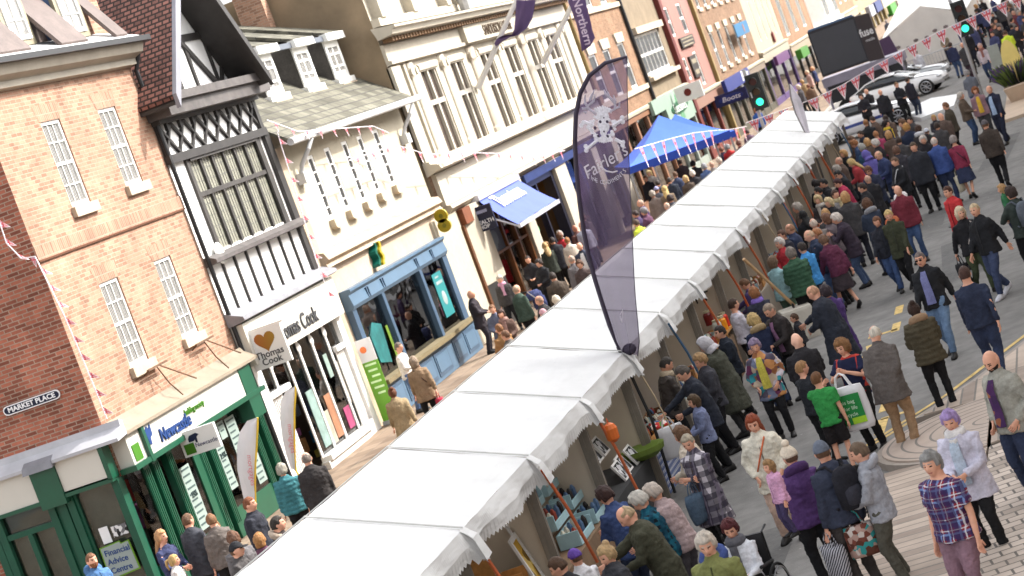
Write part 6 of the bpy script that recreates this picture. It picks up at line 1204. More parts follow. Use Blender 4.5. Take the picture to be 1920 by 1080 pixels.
def person(label,x,y,rz,h,topc,botc,hair,hairc,pose='stand',top='j',build=1.0,lean=0,head=(0,0),walk=0,lod=0,sit=False,trouser='t',puff=0,kid=0,skin=0,z=0,group=None,shoe=(30,28,28),beard=None,scarf=None,hood=None,pack=None,bag=None,top2=None,glasses=0,strap=None,apron=None,kind='cloth'):
    key=(pose,top,round(build,2),lean,head,walk,lod,sit,trouser,puff,kid)
    if key not in CACHE: CACHE[key]=figure(pose,top,build,lean,head,walk,lod,len(CACHE),sit,trouser,puff,0,kid)
    F=CACHE[key]; s=h/1.72; r=thing('person',label,'person',(x,y,z),rz,group); r.scale=(s,s,s)
    def inst(nm,me,mats): return part(nm,me,mats,r)
    inst('body',F['body'],[SKIN[skin],EYE,LIP,hairm(hairc) if hair not in('beanie','bobble','cap','hood') else BROW])
    tm=topc if isinstance(topc,bpy.types.Material) else fab(topc,kind)
    inst({'t':'shirt','s':'jumper','j':'jacket','c':'coat','l':'coat','p':'jacket'}[top],F['top'],[tm])
    if 'trousers' in F: inst('skirt' if trouser=='skirt' else ('shorts' if trouser=='shorts' else 'trousers'),F['trousers'],[fab(botc)])
    for i,q in enumerate(F['shoes']):
        k=key+('shoe',i)
        if k not in HC: HC[k]=tomesh(q,'shoe')
        inst('shoe',HC[k],[M('shoe_%d_%d_%d'%shoe,srgb(*shoe),.5,.15,8)])
    HMx=F['HM'].to_4x4(); HMx.translation=F['hc']; HMx=HMx@Matrix.Scale(F['hs'],4)
    def onhead(nm,st,m):
        if st not in HC: HC[st]=tomesh(hair_mesh(st,len(HC)),nm)
        o=inst(nm,HC[st],[m]); o.matrix_local=HMx; return o
    if hair and hair!='bald': onhead({'beanie':'beanie','bobble':'bobble_hat','cap':'cap','hood':'hood'}.get(hair,'hair'),hair,hairm(hairc) if hair not in('beanie','bobble','cap','hood') else fab(hairc))
    if hair in('beanie','cap','bobble') : onhead('hair','thin',hairm((110,80,60)))
    if beard: onhead('beard','beard',hairm(beard))
    up_=F['up']
    def loc(nm,mb,m):
        me=tomesh(mb,nm); return inst(nm,me,[m])
    if scarf: loc('scarf',MB().loft([[up_(p) for p in ell((.004,0,zz),q,q*1.08,14)] for zz,q in ((1.4,.1),(1.44,.118),(1.49,.105),(1.51,.08))]).loft([[up_(p) for p in ((.13+.02*k*0,-.05,1.42-.1*k),(.155,-.02,1.42-.1*k),(.155,.03,1.42-.1*k),(.13,.05,1.42-.1*k))] for k in range(4)],0,False,False),fab(scarf))
    if hood: loc('hood',MB().loft([[up_((-.05+q*.75*math.cos(a),q*math.sin(a),zz-.05*math.cos(a)*1.0)) for a in [2*math.pi*j/14 for j in range(14)]] for zz,q in ((1.38,.1),(1.41,.145),(1.46,.155),(1.5,.135),(1.5,.09))]),fab(hood))
    if top2: # open front: an inner garment panel shown between the jacket edges
        loc('shirt_front',MB().loft([[up_(p) for p in ((.116*build+.04+dx,-wd,zz),(.134*build+.042+dx,0,zz),(.116*build+.04+dx,wd,zz))] for zz,wd,dx in ((.9,.075,.018),(1.05,.07,.0),(1.2,.065,.006),(1.32,.06,.006),(1.42,.04,-.05))],0,False,False),top2 if isinstance(top2,bpy.types.Material) else fab(top2))
    if lod<2 and top in('j','c','l','p') and not top2: loc('front_seam',MB().tube([up_(((.137 if z<.95 else .128 if z<1.25 else .118)*build+.026-(z>1.35)*.03,.006,z)) for z in (.86,.95,1.05,1.2,1.3,1.4)],.0085,5),fab(tuple(int(v*.55)+((26 if i<3 else 0) if sum(topc)<200 else 0) for i,v in enumerate(topc))) if not isinstance(topc,(str,bpy.types.Material)) else BROW)
    if glasses:
        mb=MB(); 
        for sx in (-1,1): mb.box(.1,.108,sx*.032-.02,sx*.032+.02,-.004,.022).box(.0,.104,sx*.078-.002,sx*.078+.002,.01,.016)
        mb.box(.1,.106,-.014,.014,.012,.017); me=tomesh(mb,'sunglasses',False); o=inst('sunglasses',me,[M('shades',(.01,.01,.012),.1,0)]); o.matrix_local=HMx
    if strap:
        a=up_((.125*build+.04,-.12,1.02)); c=up_((.1*build+.03,.09,1.4)); loc('bag_strap',MB().tube([a,up_((.135*build+.04,-.02,1.2)),c,up_((-.09,.08,1.44)),up_((-.15*build,-.05,1.2)),up_((-.1,-.19*build,.98))],.012,5),fab(strap))
    MW=Matrix.LocRotScale(Vector((x,y,z)),Matrix.Rotation(rz,3,'Z').to_quaternion(),Vector((s,s,s)))
    if pack:
        c,lb=pack; o=thing('backpack',lb,'backpack',(0,0,0)); o.matrix_world=MW@Matrix.Translation(up_((-.2*build,0,1.2)))@F['L'].to_4x4()
        MB().loft([[(-.09*k+.02,.15*k*math.copysign(abs(math.cos(a))**.6,math.cos(a)) if 0 else .15*k*math.cos(a),zz+.0) if 0 else (-.02+.1*k*math.cos(a),.155*k*math.sin(a),zz) for a in [2*math.pi*j/14 for j in range(14)]] for zz,k in ((-.23,.6),(-.2,.95),(0,1.05),(.15,.98),(.22,.7),(.24,.3))]).build('pack_body',fab(c),o,smooth=True); MB().loft([[(-.1+.06*k*math.cos(a),.11*k*math.sin(a),zz) for a in [2*math.pi*j/12 for j in range(12)]] for zz,k in ((-.18,.7),(-.15,1),(-.02,1),(.02,.6))]).build('pocket',fab(tuple(min(255,int(v*1.3+6)) for v in c)),o,smooth=True); MB().tube([(.0,0,.24),(-.02,0,.29),(-.05,0,.23)],.01,5).build('loop',fab((30,30,34)),o)
        for sx in (-1,1): MB().tube([(.06,sx*.08,.2),(.12,sx*.11,.27),(.26,sx*.12,.24),(.35,sx*.13,.1),(.3,sx*.15,-.08),(.08,sx*.14,-.2)],.016,5).build('shoulder_strap',fab(c),o)
    if bag:
        c,lb,side,sz=bag; sh,el,wr,sx=F['arms'][0 if side=='L' else 1]; o=thing('carrier_bag' if sz>.3 else 'handbag',lb,'bag',(0,0,0)); o.matrix_world=MW@Matrix.Translation(wr+Vector((.03,0,-.1)))
        w_=sz*.5; hh=sz*1.1; bm=c if isinstance(c,bpy.types.Material) else fab(c)
        MB().loft([[(u*w_*k,v*.09*(1-.4*t)*k+.012*math.sin(9*u+t*5),-.1-hh*t) for u,v in ((-1,-.5),(-.5,-1),(0,-1.1),(.5,-1),(1,-.5),(1,.5),(.5,1),(0,1.1),(-.5,1),(-1,.5))] for t,k in ((0,.92),(.2,1),(.6,1.03),(.92,1),(1,.9))]).build('bag_body',bm,o,smooth=True)
        for e in (-1,1): MB().tube([(-w_*.45,e*.03,-.1),(-w_*.25,e*.02,.03),(0,e*.01,.07),(w_*.25,e*.02,.03),(w_*.45,e*.03,-.1)],.008,5).build('handle',bm,o)
    return r
person('white haired old man in an olive anorak with a blue collar',21.13,4.90,2.99,1.76,(118,122,62),(52,52,54),'full',(218,206,192),'stand','j',lod=0,build=1.15,head=(0.3,0.2),hood=(52,72,140))
person('stout grey haired man in red and blue checked short sleeved shirt and mauve trousers',21.66,2.63,2.51,1.76,'PLAID',(132,96,112),'full',(150,148,146),'stand','t',lod=0,build=1.28,head=(0.05,0.25))
person('blonde woman with a bun in a dark grey coat at the bottom edge',22.59,6.28,2.37,1.62,(50,50,56),(24,24,27),'bun',(196,164,120),'front','c',lod=0,head=(0.4,0),build=1.0)
person('shopper reaching a dark sleeved arm over the wooden boxes',22.88,6.79,1.75,1.60,(34,34,38),(24,24,27),'short',(90,66,50),'reach','j',lod=0,lean=0.2,head=(0.2,0),build=1.0)
person('small child in a pink padded coat held in the arms of the purple anorak',23.55,4.52,2.18,0.86,(214,150,190),(60,50,90),'bob',(170,132,90),'stand','p',lod=0,kid=1,head=(0,0.2),build=1.0,z=0.9)
person('child in a purple woolly hat with white sleeves and black waistcoat',23.60,6.92,0.81,1.45,(206,204,208),(24,24,27),'beanie',(92,58,160),'reach','j',lod=0,head=(0.2,0),build=1.0)
person('brown haired woman in pale grey hooded jacket holding a patterned gift bag',23.70,3.56,1.57,1.64,(150,152,162),(78,76,66),'short',(116,96,78),'front','j',lod=0,head=(0.2,0.0),hood=(158,160,170),bag=('GIFT','brown and turquoise patterned gift bag held by the woman in the grey hooded jacket','L',0.34),build=1.0)
person('man in grey baseball cap and navy jacket with a black backpack',23.77,3.96,0.71,1.76,(44,50,70),(62,56,54),'cap',(92,100,116),'bagL','j',lod=0,build=1.12,head=(0.1,-0.4),pack=((28,28,36),'black backpack worn by the man in the grey cap'),bag=('ZEBRA','black and white striped shopping bag carried by the man in the grey cap','L',0.36))
person('woman with burgundy hair and white top seated in a wheelchair',23.77,5.20,2.93,1.64,(214,216,224),(24,24,27),'full',(92,40,44),'front','s',lod=0,head=(0.35,0.2),scarf=(96,96,104),build=1.0,sit=True)
person('woman with lavender dyed hair in a long pale lilac cardigan and white scarf',23.83,2.56,2.85,1.66,(196,192,212),(24,24,27),'full',(176,150,204),'front','c',lod=0,build=1.1,head=(0.25,0.1),scarf=(224,220,218),top2=(170,186,206))
person('balding man in dark olive jacket bending over the photo boards',23.84,6.05,1.75,1.75,(60,60,44),(52,52,54),'thin',(190,164,130),'browse','c',lod=0,lean=0.3,build=1.1,head=(0.4,0))
person('adult in purple anorak and cream bobble hat carrying a child',24.30,4.41,0.45,1.70,(76,44,104),(24,24,27),'bobble',(214,196,172),'carry','j',lod=0,build=1.12,head=(0.1,0.2),hood=(68,40,94))
person('white haired shopper in a teal and black checked jacket',24.88,6.21,1.45,1.62,'TEALCHK',(30,36,58),'full',(204,198,188),'front','j',lod=0,lean=0.2,head=(0.4,0),build=1.0)
person('white haired woman in a dusty pink fleece at the photo stall',25.04,6.05,1.22,1.63,(160,136,136),(70,66,72),'full',(196,182,170),'browse','j',lod=0,lean=0.25,head=(0.3,0),build=1.0)
person('dark haired shopper in a mid blue jacket near the pale blue crates',25.43,6.76,0.96,1.68,(44,62,110),(36,46,74),'full',(60,38,34),'browse','j',lod=0,lean=0.2,head=(0.3,0),build=1.0)
person('bald bearded man in open stone grey jacket over a purple printed shirt',25.65,2.09,2.39,1.82,(150,148,136),(36,46,74),'bald',(60,44,36),'pocket','j',lod=0,build=1.12,head=(0.45,0.15),beard=(46,34,28),top2='PURPLE')
person('red haired woman in a cream jacket with an orange bag strap',27.11,5.21,3.08,1.68,(218,210,190),(196,160,140),'long',(150,72,44),'pocket','c',lod=0,head=(0.3,0.1),strap=(216,96,50),trouser='legging',build=1.0)
person('grey haired woman in a black and white checked long coat',27.51,6.15,2.68,1.62,'CHECK',(24,24,27),'short',(176,164,144),'fold','l',lod=0,head=(0.35,0.3),bag=((66,88,112),'slate blue shoulder bag of the woman in the checked coat','L',0.36),build=1.0)
person('brown bobbed woman in a beige coat behind the checked coat',28.27,6.36,1.40,1.60,(200,184,164),(24,24,27),'bob',(112,82,60),'front','c',lod=0,head=(0.2,0),build=1.0)
person('man in a black cap at the edge of the canopy',29.21,13.26,-1.55,1.70,(70,66,66),(24,24,27),'cap',(34,34,38),'stand','j',lod=0,build=1.0,z=0.09)
person('boy in a bright green shirt pointing with one arm',29.97,4.74,-0.10,1.46,(38,146,60),(30,26,28),'short',(122,84,54),'point','t',lod=0,head=(0,-0.4),trouser='shorts',build=1.0)
person('dark haired head with pale collar at the canopy edge',30.18,12.95,-1.30,1.72,(70,60,58),(24,24,27),'short',(52,44,38),'stand','j',lod=0,hood=(170,150,130),build=1.0,z=0.09)
person('stooped white haired man in a brown tweed jacket and tan trousers',30.36,3.89,-0.20,1.76,(88,80,76),(160,124,88),'thin',(216,206,190),'behind','c',lod=0,lean=0.2,build=1.12,head=(0.25,0.5))
person('brown haired person in a grey jacket beside the black cap',30.42,13.77,0.75,1.66,(96,92,94),(24,24,27),'full',(112,78,58),'stand','j',lod=0,build=1.0,z=0.09)
person('fair haired boy in a black sweatshirt behind the green shirt',30.89,5.04,-0.73,1.52,(30,32,38),(24,24,27),'short',(170,128,86),'front','s',lod=0,head=(0.1,-0.3),build=1.0)
person('curly haired boy in a navy sports shirt holding a green printed bag',30.91,4.39,2.76,1.64,'SPORT',(24,24,27),'curly',(150,108,70),'phone','t',lod=0,head=(0.2,-0.2),build=1.0)
person('light brown haired child below the orange sleeves',31.40,13.83,0.05,1.35,(90,50,70),(24,24,27),'bob',(176,126,76),'stand','j',lod=1,kid=0.5,build=1.0,head=(0.05,0),z=0.09)
person('dark haired woman in an olive quilted coat with a fur hood and black leggings',32.00,3.41,0.25,1.66,(72,64,46),(24,24,27),'bun',(58,38,30),'front','p',lod=1,puff=0.016,head=(0.3,0),hood=(150,118,88),trouser='legging',bag=((40,38,42),'small black handbag of the woman in the olive quilted coat','R',0.24),build=1.0)
person('child in a blue patterned dress near the white bag',32.00,6.86,2.01,1.35,(110,120,160),(24,24,27),'bob',(90,70,50),'front','j',lod=1,build=1.0,head=(0.05,0))
person('ginger bearded man in a blue hooded top at the bottom left corner',32.08,16.95,-2.19,1.78,(62,106,160),(36,46,74),'crop',(130,90,64),'stand','j',lod=1,beard=(150,96,60),hood=(58,100,152),build=1.0,head=(0.05,0),z=0.09)
person('bald man in a plain black jacket seen from behind',32.11,5.16,0.30,1.74,(34,32,36),(24,24,27),'bald',(150,120,100),'front','j',lod=1,build=1.14,head=(0.3,0),skin=2)
person('little blonde girl with a ponytail at the bottom left',32.34,15.75,-1.38,1.30,(206,196,190),(160,30,40),'pony',(206,170,112),'stand','j',lod=1,kid=0.5,build=1.0,head=(0.05,0),z=0.09)
person('ginger brown haired man in a black gilet with orange sleeves',32.59,14.31,-1.55,1.78,(38,40,50),(36,46,74),'crop',(130,76,46),'stand','j',lod=1,build=1.14,head=(0.05,0),z=0.09)
person('man in a dark suit jacket looking down and holding a white bag',32.62,6.86,2.01,1.76,(34,38,50),(24,24,27),'short',(84,76,70),'browse','c',lod=1,lean=0.2,head=(0.3,0),bag=('WHITEBAG','white carrier bag hanging from the hand of the man in the dark suit jacket','R',0.42),build=1.0)
person('strawberry blonde woman in a navy top near the speech bubble board',32.69,15.98,-1.85,1.70,(48,54,92),(170,36,44),'long',(196,148,104),'front','s',lod=1,build=1.0,head=(0.05,0),z=0.09)
person('man in a navy sweater and jeans walking away',32.90,2.65,-0.05,1.80,(34,42,66),(40,52,84),'crop',(80,56,48),'walk','s',lod=1,walk=0.8,head=(0.05,0),build=1.14)
person('brown haired person behind the young boy',32.94,15.16,0.60,1.66,(100,90,84),(24,24,27),'short',(140,100,68),'stand','j',lod=1,build=1.0,head=(0.05,0),z=0.09)
person('brown haired man in a charcoal jacket before the green shop',33.11,15.64,-0.43,1.76,(54,56,64),(36,46,74),'crop',(110,80,58),'stand','c',lod=1,build=1.14,head=(0.05,0),z=0.09)
person('woman with lilac grey hair in a patchwork jacket of many colours',33.73,6.05,3.11,1.62,'PATCH',(24,24,27),'full',(150,132,160),'pocket','c',lod=1,head=(0.3,0),top2=(206,190,60),build=1.0)
person('light brown haired woman beside the hooded olive parka',33.90,6.95,2.18,1.64,(56,56,64),(24,24,27),'full',(170,136,96),'front','j',lod=1,head=(0.3,0),build=1.0)
person('man in a dark leather jacket with a beige scarf under the stall edge',34.03,7.68,-1.16,1.74,(52,44,40),(24,24,27),'crop',(66,60,56),'front','j',lod=1,lean=0.2,head=(0.3,0),scarf=(190,170,140),kind='leather',build=1.0)
person('young boy in a navy jacket with a yellow badge',34.23,15.72,-2.80,1.34,(50,60,96),(36,46,74),'short',(150,112,78),'stand','j',lod=1,kid=0.5,top2=(190,200,60),build=1.0,head=(0.05,0),z=0.09)
person('person in an olive parka with a pale grey fleece hood up',34.94,6.87,1.48,1.72,(66,68,56),(52,52,54),'hood',(176,172,178),'front','l',lod=1,build=1.14,lean=0.2,head=(0.3,0))
person('grey haired man in a black jacket beside the teal jacket',35.78,14.40,0.35,1.76,(44,40,40),(24,24,27),'thin',(130,118,108),'stand','c',lod=1,build=1.14,head=(0.05,0),z=0.09)
person('man in sunglasses,black jacket,violet blue shirt and pale jeans',36.19,3.49,2.88,1.78,(30,31,35),(92,122,160),'crop',(120,108,104),'walk2','j',lod=1,walk=0.8,head=(0.05,0),glasses=1,top2=(108,112,166),build=1.0)
person('grey haired woman in a teal quilted jacket',36.27,15.11,0.25,1.64,(44,108,116),(24,24,27),'full',(170,164,150),'stand','p',lod=1,puff=0.013,build=1.0,head=(0.05,0),z=0.09)
person('curly blonde woman in a navy coat with a furry hood',36.30,6.39,0.53,1.64,(28,36,66),(36,46,74),'curly',(206,176,120),'front','c',lod=1,head=(0.3,0.2),hood=(166,138,96),build=1.0)
person('balding man in a long navy black overcoat',36.31,5.18,1.19,1.80,(36,40,52),(24,24,27),'thin',(196,150,120),'browse','l',lod=1,lean=0.2,build=1.14,head=(0.3,0))
person('grey haired man in a dark brown blazer looking down',36.53,6.00,2.34,1.74,(48,42,42),(24,24,27),'crop',(150,134,118),'browse','j',lod=1,lean=0.2,head=(0.3,0),top2=(150,100,140),build=1.0)
person('dark haired trader in black behind the bottle stall',36.56,7.02,2.10,1.60,(30,36,48),(24,24,27),'short',(50,40,36),'front','j',lod=1,build=1.0,head=(0.05,0))
person('dark haired person in a purple coat behind the navy overcoat',36.78,5.18,0.69,1.66,(70,44,110),(24,24,27),'full',(58,48,54),'front','l',lod=1,bag=((120,72,44),'tan brown handbag beside the purple coat','R',0.3),build=1.0,head=(0.05,0))
person('trader in a white apron top behind the counter',39.34,7.19,-0.96,1.62,(196,192,206),(24,24,27),'short',(70,50,40),'front','s',lod=1,build=1.0,head=(0.05,0))
person('small child in dark clothes by the concrete block',39.42,6.23,1.66,1.00,(40,40,46),(24,24,27),'short',(90,66,50),'stand','j',lod=1,kid=1,build=1.0,head=(0.05,0))
person('auburn haired woman in a dark hooded jacket with a violet scarf',39.63,6.80,0.53,1.66,(40,42,58),(24,24,27),'full',(156,104,66),'front','j',lod=1,scarf=(120,90,190),build=1.0,head=(0.05,0))
person('fair haired man in a black jacket and jeans with white trainers',40.37,2.70,2.48,1.76,(28,29,33),(50,62,96),'crop',(210,186,150),'walk2','j',lod=1,walk=0.8,head=(0.05,0.2),shoe=(206,206,214),build=1.0)
person('dark haired person in a dark green coat carrying a child',41.16,2.06,0.62,1.74,(48,58,54),(24,24,27),'full',(62,48,44),'carry','j',lod=1,head=(0.05,0.2),pack=((88,96,108),'grey backpack worn by the person carrying a child'),build=1.0)
person('white blonde woman in a black jacket with a black shoulder bag',41.36,3.05,-2.60,1.66,(28,28,32),(58,68,44),'bob',(226,206,176),'walk','j',lod=1,walk=0.8,head=(0.05,-0.2),strap=(190,176,170),bag=((26,26,30),'black bag hanging beside the white blonde woman','R',0.34),build=1.0)
person('small fair haired child in green held by the person with the grey backpack',41.66,2.21,1.47,1.00,(44,116,70),(40,44,70),'bob',(190,150,104),'stand','j',lod=1,kid=1,build=1.0,head=(0.05,0),z=0.76)
person('brown haired youth in purple bending under the white stalls',42.00,7.19,1.29,1.60,(60,48,100),(24,24,27),'short',(110,76,52),'browse','j',lod=1,lean=0.2,head=(0.3,0),build=1.0)
person('ginger brown haired woman in a long tan raincoat',42.30,14.81,0.44,1.62,(150,126,90),(24,24,27),'bun',(110,64,40),'walk','l',lod=1,walk=0.8,build=1.0,head=(0.05,0),z=0.09)
person('grey haired person in a bottle green quilted coat',43.16,6.47,0.42,1.74,(46,84,60),(24,24,27),'full',(130,120,112),'front','p',lod=1,build=1.14,puff=0.014,head=(0.05,0))
person('woman in a pale teal jacket holding a basket',43.60,6.94,-0.65,1.64,(130,172,178),(80,110,90),'bob',(120,96,76),'front','j',lod=1,bag=('BASKET','brown patterned shopping basket held by the woman in teal','R',0.36),build=1.0,head=(0.05,0))
person('person in an electric blue jacket squeezed by the stall',44.18,6.37,0.89,1.66,(50,140,220),(36,46,74),'short',(60,50,46),'front','j',lod=1,build=1.0,head=(0.05,0))
person('woman in a burgundy jacket and dark patterned skirt mid stride',44.59,5.91,0.69,1.62,(92,34,60),(58,48,54),'full',(120,90,70),'walk','j',lod=1,trouser='skirt',walk=0.8,lean=0.2,build=1.0,head=(0.05,0))
person('blond teenager in an olive green parka and black trousers',44.67,4.61,2.92,1.68,(54,58,40),(24,24,27),'short',(216,186,126),'walk','c',lod=1,walk=0.8,head=(0.3,0.2),hood=(190,90,50),build=1.0)
person('brown haired girl in black and jeans beside the olive parka',44.95,4.90,2.95,1.60,(36,38,48),(54,78,128),'pony',(122,82,58),'walk2','j',lod=1,walk=0.8,head=(0.3,0),build=1.0)
person('dark haired person in a bright red jacket',45.12,3.40,2.46,1.70,(204,40,44),(24,24,27),'short',(84,52,40),'walk','j',lod=1,walk=0.8,head=(0.05,0),build=1.0)
person('grey balding man in a navy jacket leaning to the stall',45.24,6.16,1.66,1.76,(36,46,70),(60,86,130),'thin',(214,180,150),'browse','j',lod=1,lean=0.2,build=1.14,head=(0.05,0))
person('brown haired person looking down behind the navy jacket',45.59,6.06,1.29,1.70,(66,50,60),(24,24,27),'short',(176,120,80),'browse','j',lod=1,lean=0.2,build=1.0,head=(0.05,0))
person('child sized person in dark grey beside the ginger coat',46.03,13.25,1.32,1.60,(90,84,80),(24,24,27),'short',(120,84,60),'front','j',lod=1,build=1.0,head=(0.05,0),z=0.09)
person('grey brown haired woman in a brown coat with a red bag',46.07,15.43,0.39,1.68,(132,104,76),(24,24,27),'bob',(150,130,110),'walk','c',lod=1,bag=((170,36,56),'red leather shoulder bag of the woman in the brown coat','R',0.34),strap=(60,40,36),build=1.0,head=(0.05,0),z=0.09)
person('white haired person in a red scarf under the stall edge',46.41,7.10,2.33,1.66,(190,40,50),(24,24,27),'full',(214,206,200),'front','j',lod=1,build=1.0,head=(0.05,0))
person('light brown haired person in a ginger tan coat',47.17,13.67,0.80,1.66,(150,104,58),(24,24,27),'short',(140,96,62),'front','j',lod=1,build=1.0,head=(0.05,0),z=0.09)
person('white haired person in a dark plum jacket and jeans',47.21,5.78,1.48,1.70,(50,40,54),(58,78,116),'full',(222,210,200),'phone','c',lod=1,lean=0.2,build=1.0,head=(0.05,0))
person('bald pale headed person among the stall shoppers',47.60,6.47,0.40,1.70,(120,110,106),(24,24,27),'thin',(226,206,190),'front','j',lod=1,build=1.0,head=(0.05,0))
person('stallholder in dark clothes and brown hair under the white canopy',47.62,7.18,2.33,1.68,(44,44,56),(24,24,27),'short',(92,62,48),'front','j',lod=1,build=1.0,head=(0.05,0))
person('person with a pink scarf tied over the hair',47.77,12.77,0.79,1.60,(120,100,100),(24,24,27),'beanie',(206,150,160),'front','j',lod=1,build=1.0,head=(0.05,0),z=0.09)
person('brown haired person in a mauve grey cardigan by the plum jacket',48.01,6.22,1.28,1.66,(100,88,94),(112,110,112),'bob',(118,84,66),'front','j',lod=2,build=1.0,head=(0.15,0))
person('curly brown haired woman in a navy jacket with a grey hood',48.01,5.31,0.47,1.68,(44,54,74),(36,46,74),'curly',(104,72,54),'front','j',lod=2,hood=(140,140,146),build=1.0,head=(0.15,0))
person('balding shopper in dark blue near the blue strap',48.15,7.05,1.29,1.70,(40,50,80),(24,24,27),'thin',(176,130,100),'front','j',lod=2,build=1.0,head=(0.15,0))
person('balding man in a maroon jacket with a white hood and jeans',48.16,4.62,3.07,1.74,(116,34,48),(52,76,120),'thin',(150,110,90),'stand','j',lod=2,build=1.14,hood=(220,214,214),head=(0.15,0))
person('white blonde haired head beside the canopy ridge',49.50,12.84,0.60,1.62,(180,170,160),(24,24,27),'full',(226,212,190),'front','j',lod=2,build=1.0,head=(0.15,0),z=0.09)
person('grey haired man in a white jumper with folded arms leaning at the blue shop',49.90,16.95,-1.68,1.74,(214,206,196),(70,96,140),'crop',(120,108,100),'front','s',lod=2,build=1.0,head=(0.15,0),z=0.09)
person('bald headed person in black near the canopy edge',50.05,13.36,1.32,1.70,(44,42,44),(24,24,27),'thin',(176,140,120),'front','j',lod=2,build=1.0,head=(0.15,0),z=0.09)
person('dark brown haired woman in a brown jacket with a scarf',50.28,14.41,-3.00,1.66,(96,70,60),(24,24,27),'long',(72,48,40),'front','j',lod=2,scarf=(150,110,100),build=1.0,head=(0.15,0),z=0.09)
person('long black haired person in a black coat under the canopy',50.35,7.00,0.50,1.66,(28,28,32),(24,24,27),'long',(26,24,26),'front','c',lod=2,build=1.0,head=(0.15,0))
person('blonde bobbed woman in black beside the patterned scarf',51.77,6.53,2.33,1.62,(34,34,40),(24,24,27),'bob',(216,192,150),'front','j',lod=2,build=1.0,head=(0.15,0))
person('brown haired woman in a pale grey coat with a beige fur collar',52.38,6.43,-2.46,1.70,(140,136,136),(24,24,27),'short',(74,50,42),'front','c',lod=2,scarf=(196,176,130),build=1.0,head=(0.15,0))
person('brown haired person in grey blue below the man with the phone',52.62,15.25,-3.03,1.62,(84,88,110),(56,78,122),'short',(140,100,70),'front','j',lod=2,build=1.0,head=(0.15,0),z=0.09)
person('blonde woman in a black patterned scarf near the far stalls',53.30,6.95,2.79,1.62,(56,50,52),(24,24,27),'bob',(206,180,136),'front','j',lod=2,scarf=(190,180,170),build=1.0,head=(0.15,0))
person('balding man in a bottle green jacket',54.17,14.94,-0.60,1.76,(54,72,60),(24,24,27),'thin',(196,166,140),'stand','j',lod=2,build=1.14,head=(0.15,0),z=0.09)
person('dark haired person in a dark brown coat facing the health shop',54.42,14.00,0.32,1.74,(70,58,48),(24,24,27),'short',(54,42,36),'stand','c',lod=2,build=1.14,head=(0.15,0),z=0.09)
person('person in a bright crimson jacket bending to a stall',55.26,6.47,1.75,1.70,(170,32,66),(24,24,27),'short',(62,34,36),'front','j',lod=2,lean=0.2,build=1.0,head=(0.15,0))
person('man in a black tracksuit with white piping',55.34,5.13,2.32,1.72,(30,31,36),(24,24,27),'crop',(110,84,66),'front','j',lod=2,strap=(206,206,210),build=1.0,head=(0.15,0))
person('brown haired woman in a dark brown coat close to the canopy',56.04,13.63,3.10,1.68,(78,62,60),(24,24,27),'full',(96,66,50),'stand','c',lod=2,build=1.0,head=(0.15,0),z=0.09)
person('brown haired woman in a navy coat looking at a phone',56.07,5.87,3.01,1.68,(40,46,70),(24,24,27),'full',(110,74,56),'front','c',lod=2,lean=0.2,build=1.0,head=(0.15,0))
person('tall man in a dark grey padded coat facing the stalls',56.49,4.70,3.09,1.82,(42,44,52),(24,24,27),'short',(84,66,50),'stand','c',lod=2,build=1.14,head=(0.15,0))
person('grey haired woman in a maroon top and navy skirt',56.54,3.74,-0.07,1.64,(140,38,66),(44,52,84),'full',(160,150,146),'walk','s',lod=2,trouser='skirt',walk=0.8,strap=(40,40,50),build=1.0,head=(0.15,0))
person('man in a flat cap and dark brown coat walking away alone',56.57,2.89,-0.02,1.76,(62,52,46),(24,24,27),'cap',(92,86,90),'walk','j',lod=2,walk=0.8,build=1.14,head=(0.15,0))
person('white haired man in a royal blue jacket',56.65,4.20,-0.22,1.76,(48,72,142),(44,56,92),'thin',(222,206,196),'stand','j',lod=2,build=1.14,bag=((206,196,170),'cream carrier bag in the hand of the man in royal blue','R',0.36),head=(0.15,0))
person('black haired person in black at the stall edge',56.66,7.31,0.69,1.70,(32,30,34),(24,24,27),'full',(36,28,28),'front','j',lod=2,build=1.0,head=(0.15,0))
person('short black haired person in a dark jacket by the blue strap',56.69,7.11,1.84,1.66,(36,34,38),(24,24,27),'short',(30,28,30),'front','j',lod=2,build=1.0,head=(0.15,0))
person('balding man in a dark navy jacket holding up his phone by the blue shop',56.99,16.95,-1.51,1.78,(46,40,46),(40,36,44),'bald',(170,130,110),'front','c',lod=2,build=1.0,head=(0.15,0),z=0.09)
person('bald grey man in a grey brown jacket by the canopy',57.60,14.17,0.77,1.74,(104,98,100),(24,24,27),'thin',(190,166,150),'stand','j',lod=2,build=1.0,head=(0.15,0),z=0.09)
person('black haired person in a black jacket reaching to the far stall',57.79,6.72,2.32,1.68,(30,30,34),(24,24,27),'short',(28,24,24),'front','j',lod=2,lean=0.2,build=1.0,head=(0.15,0))
person('brown haired person in a charcoal coat among dark coats',58.37,5.30,0.30,1.70,(52,50,58),(24,24,27),'full',(112,80,64),'front','c',lod=2,build=1.0,head=(0.15,0))
person('balding man in a navy jacket bending beside a violet hood',58.99,5.70,2.17,1.72,(42,54,96),(36,46,74),'thin',(190,160,130),'front','j',lod=2,lean=0.2,build=1.0,head=(0.15,0))
person('white haired lady in black between the dark coats',59.39,4.65,3.14,1.66,(32,30,36),(24,24,27),'full',(214,204,196),'front','c',lod=2,build=1.0,head=(0.15,0))
person('blonde woman in a red top at the far stalls',60.08,6.53,1.66,1.66,(170,44,50),(24,24,27),'long',(206,176,120),'front','j',lod=2,lean=0.2,build=1.0,head=(0.15,0))
person('white haired woman with a pink and white scarf over a dark jacket',60.24,16.95,-3.01,1.64,(62,58,58),(24,24,27),'full',(206,196,184),'stand','j',lod=2,scarf=(216,150,180),build=1.0,head=(0.15,0),z=0.09)
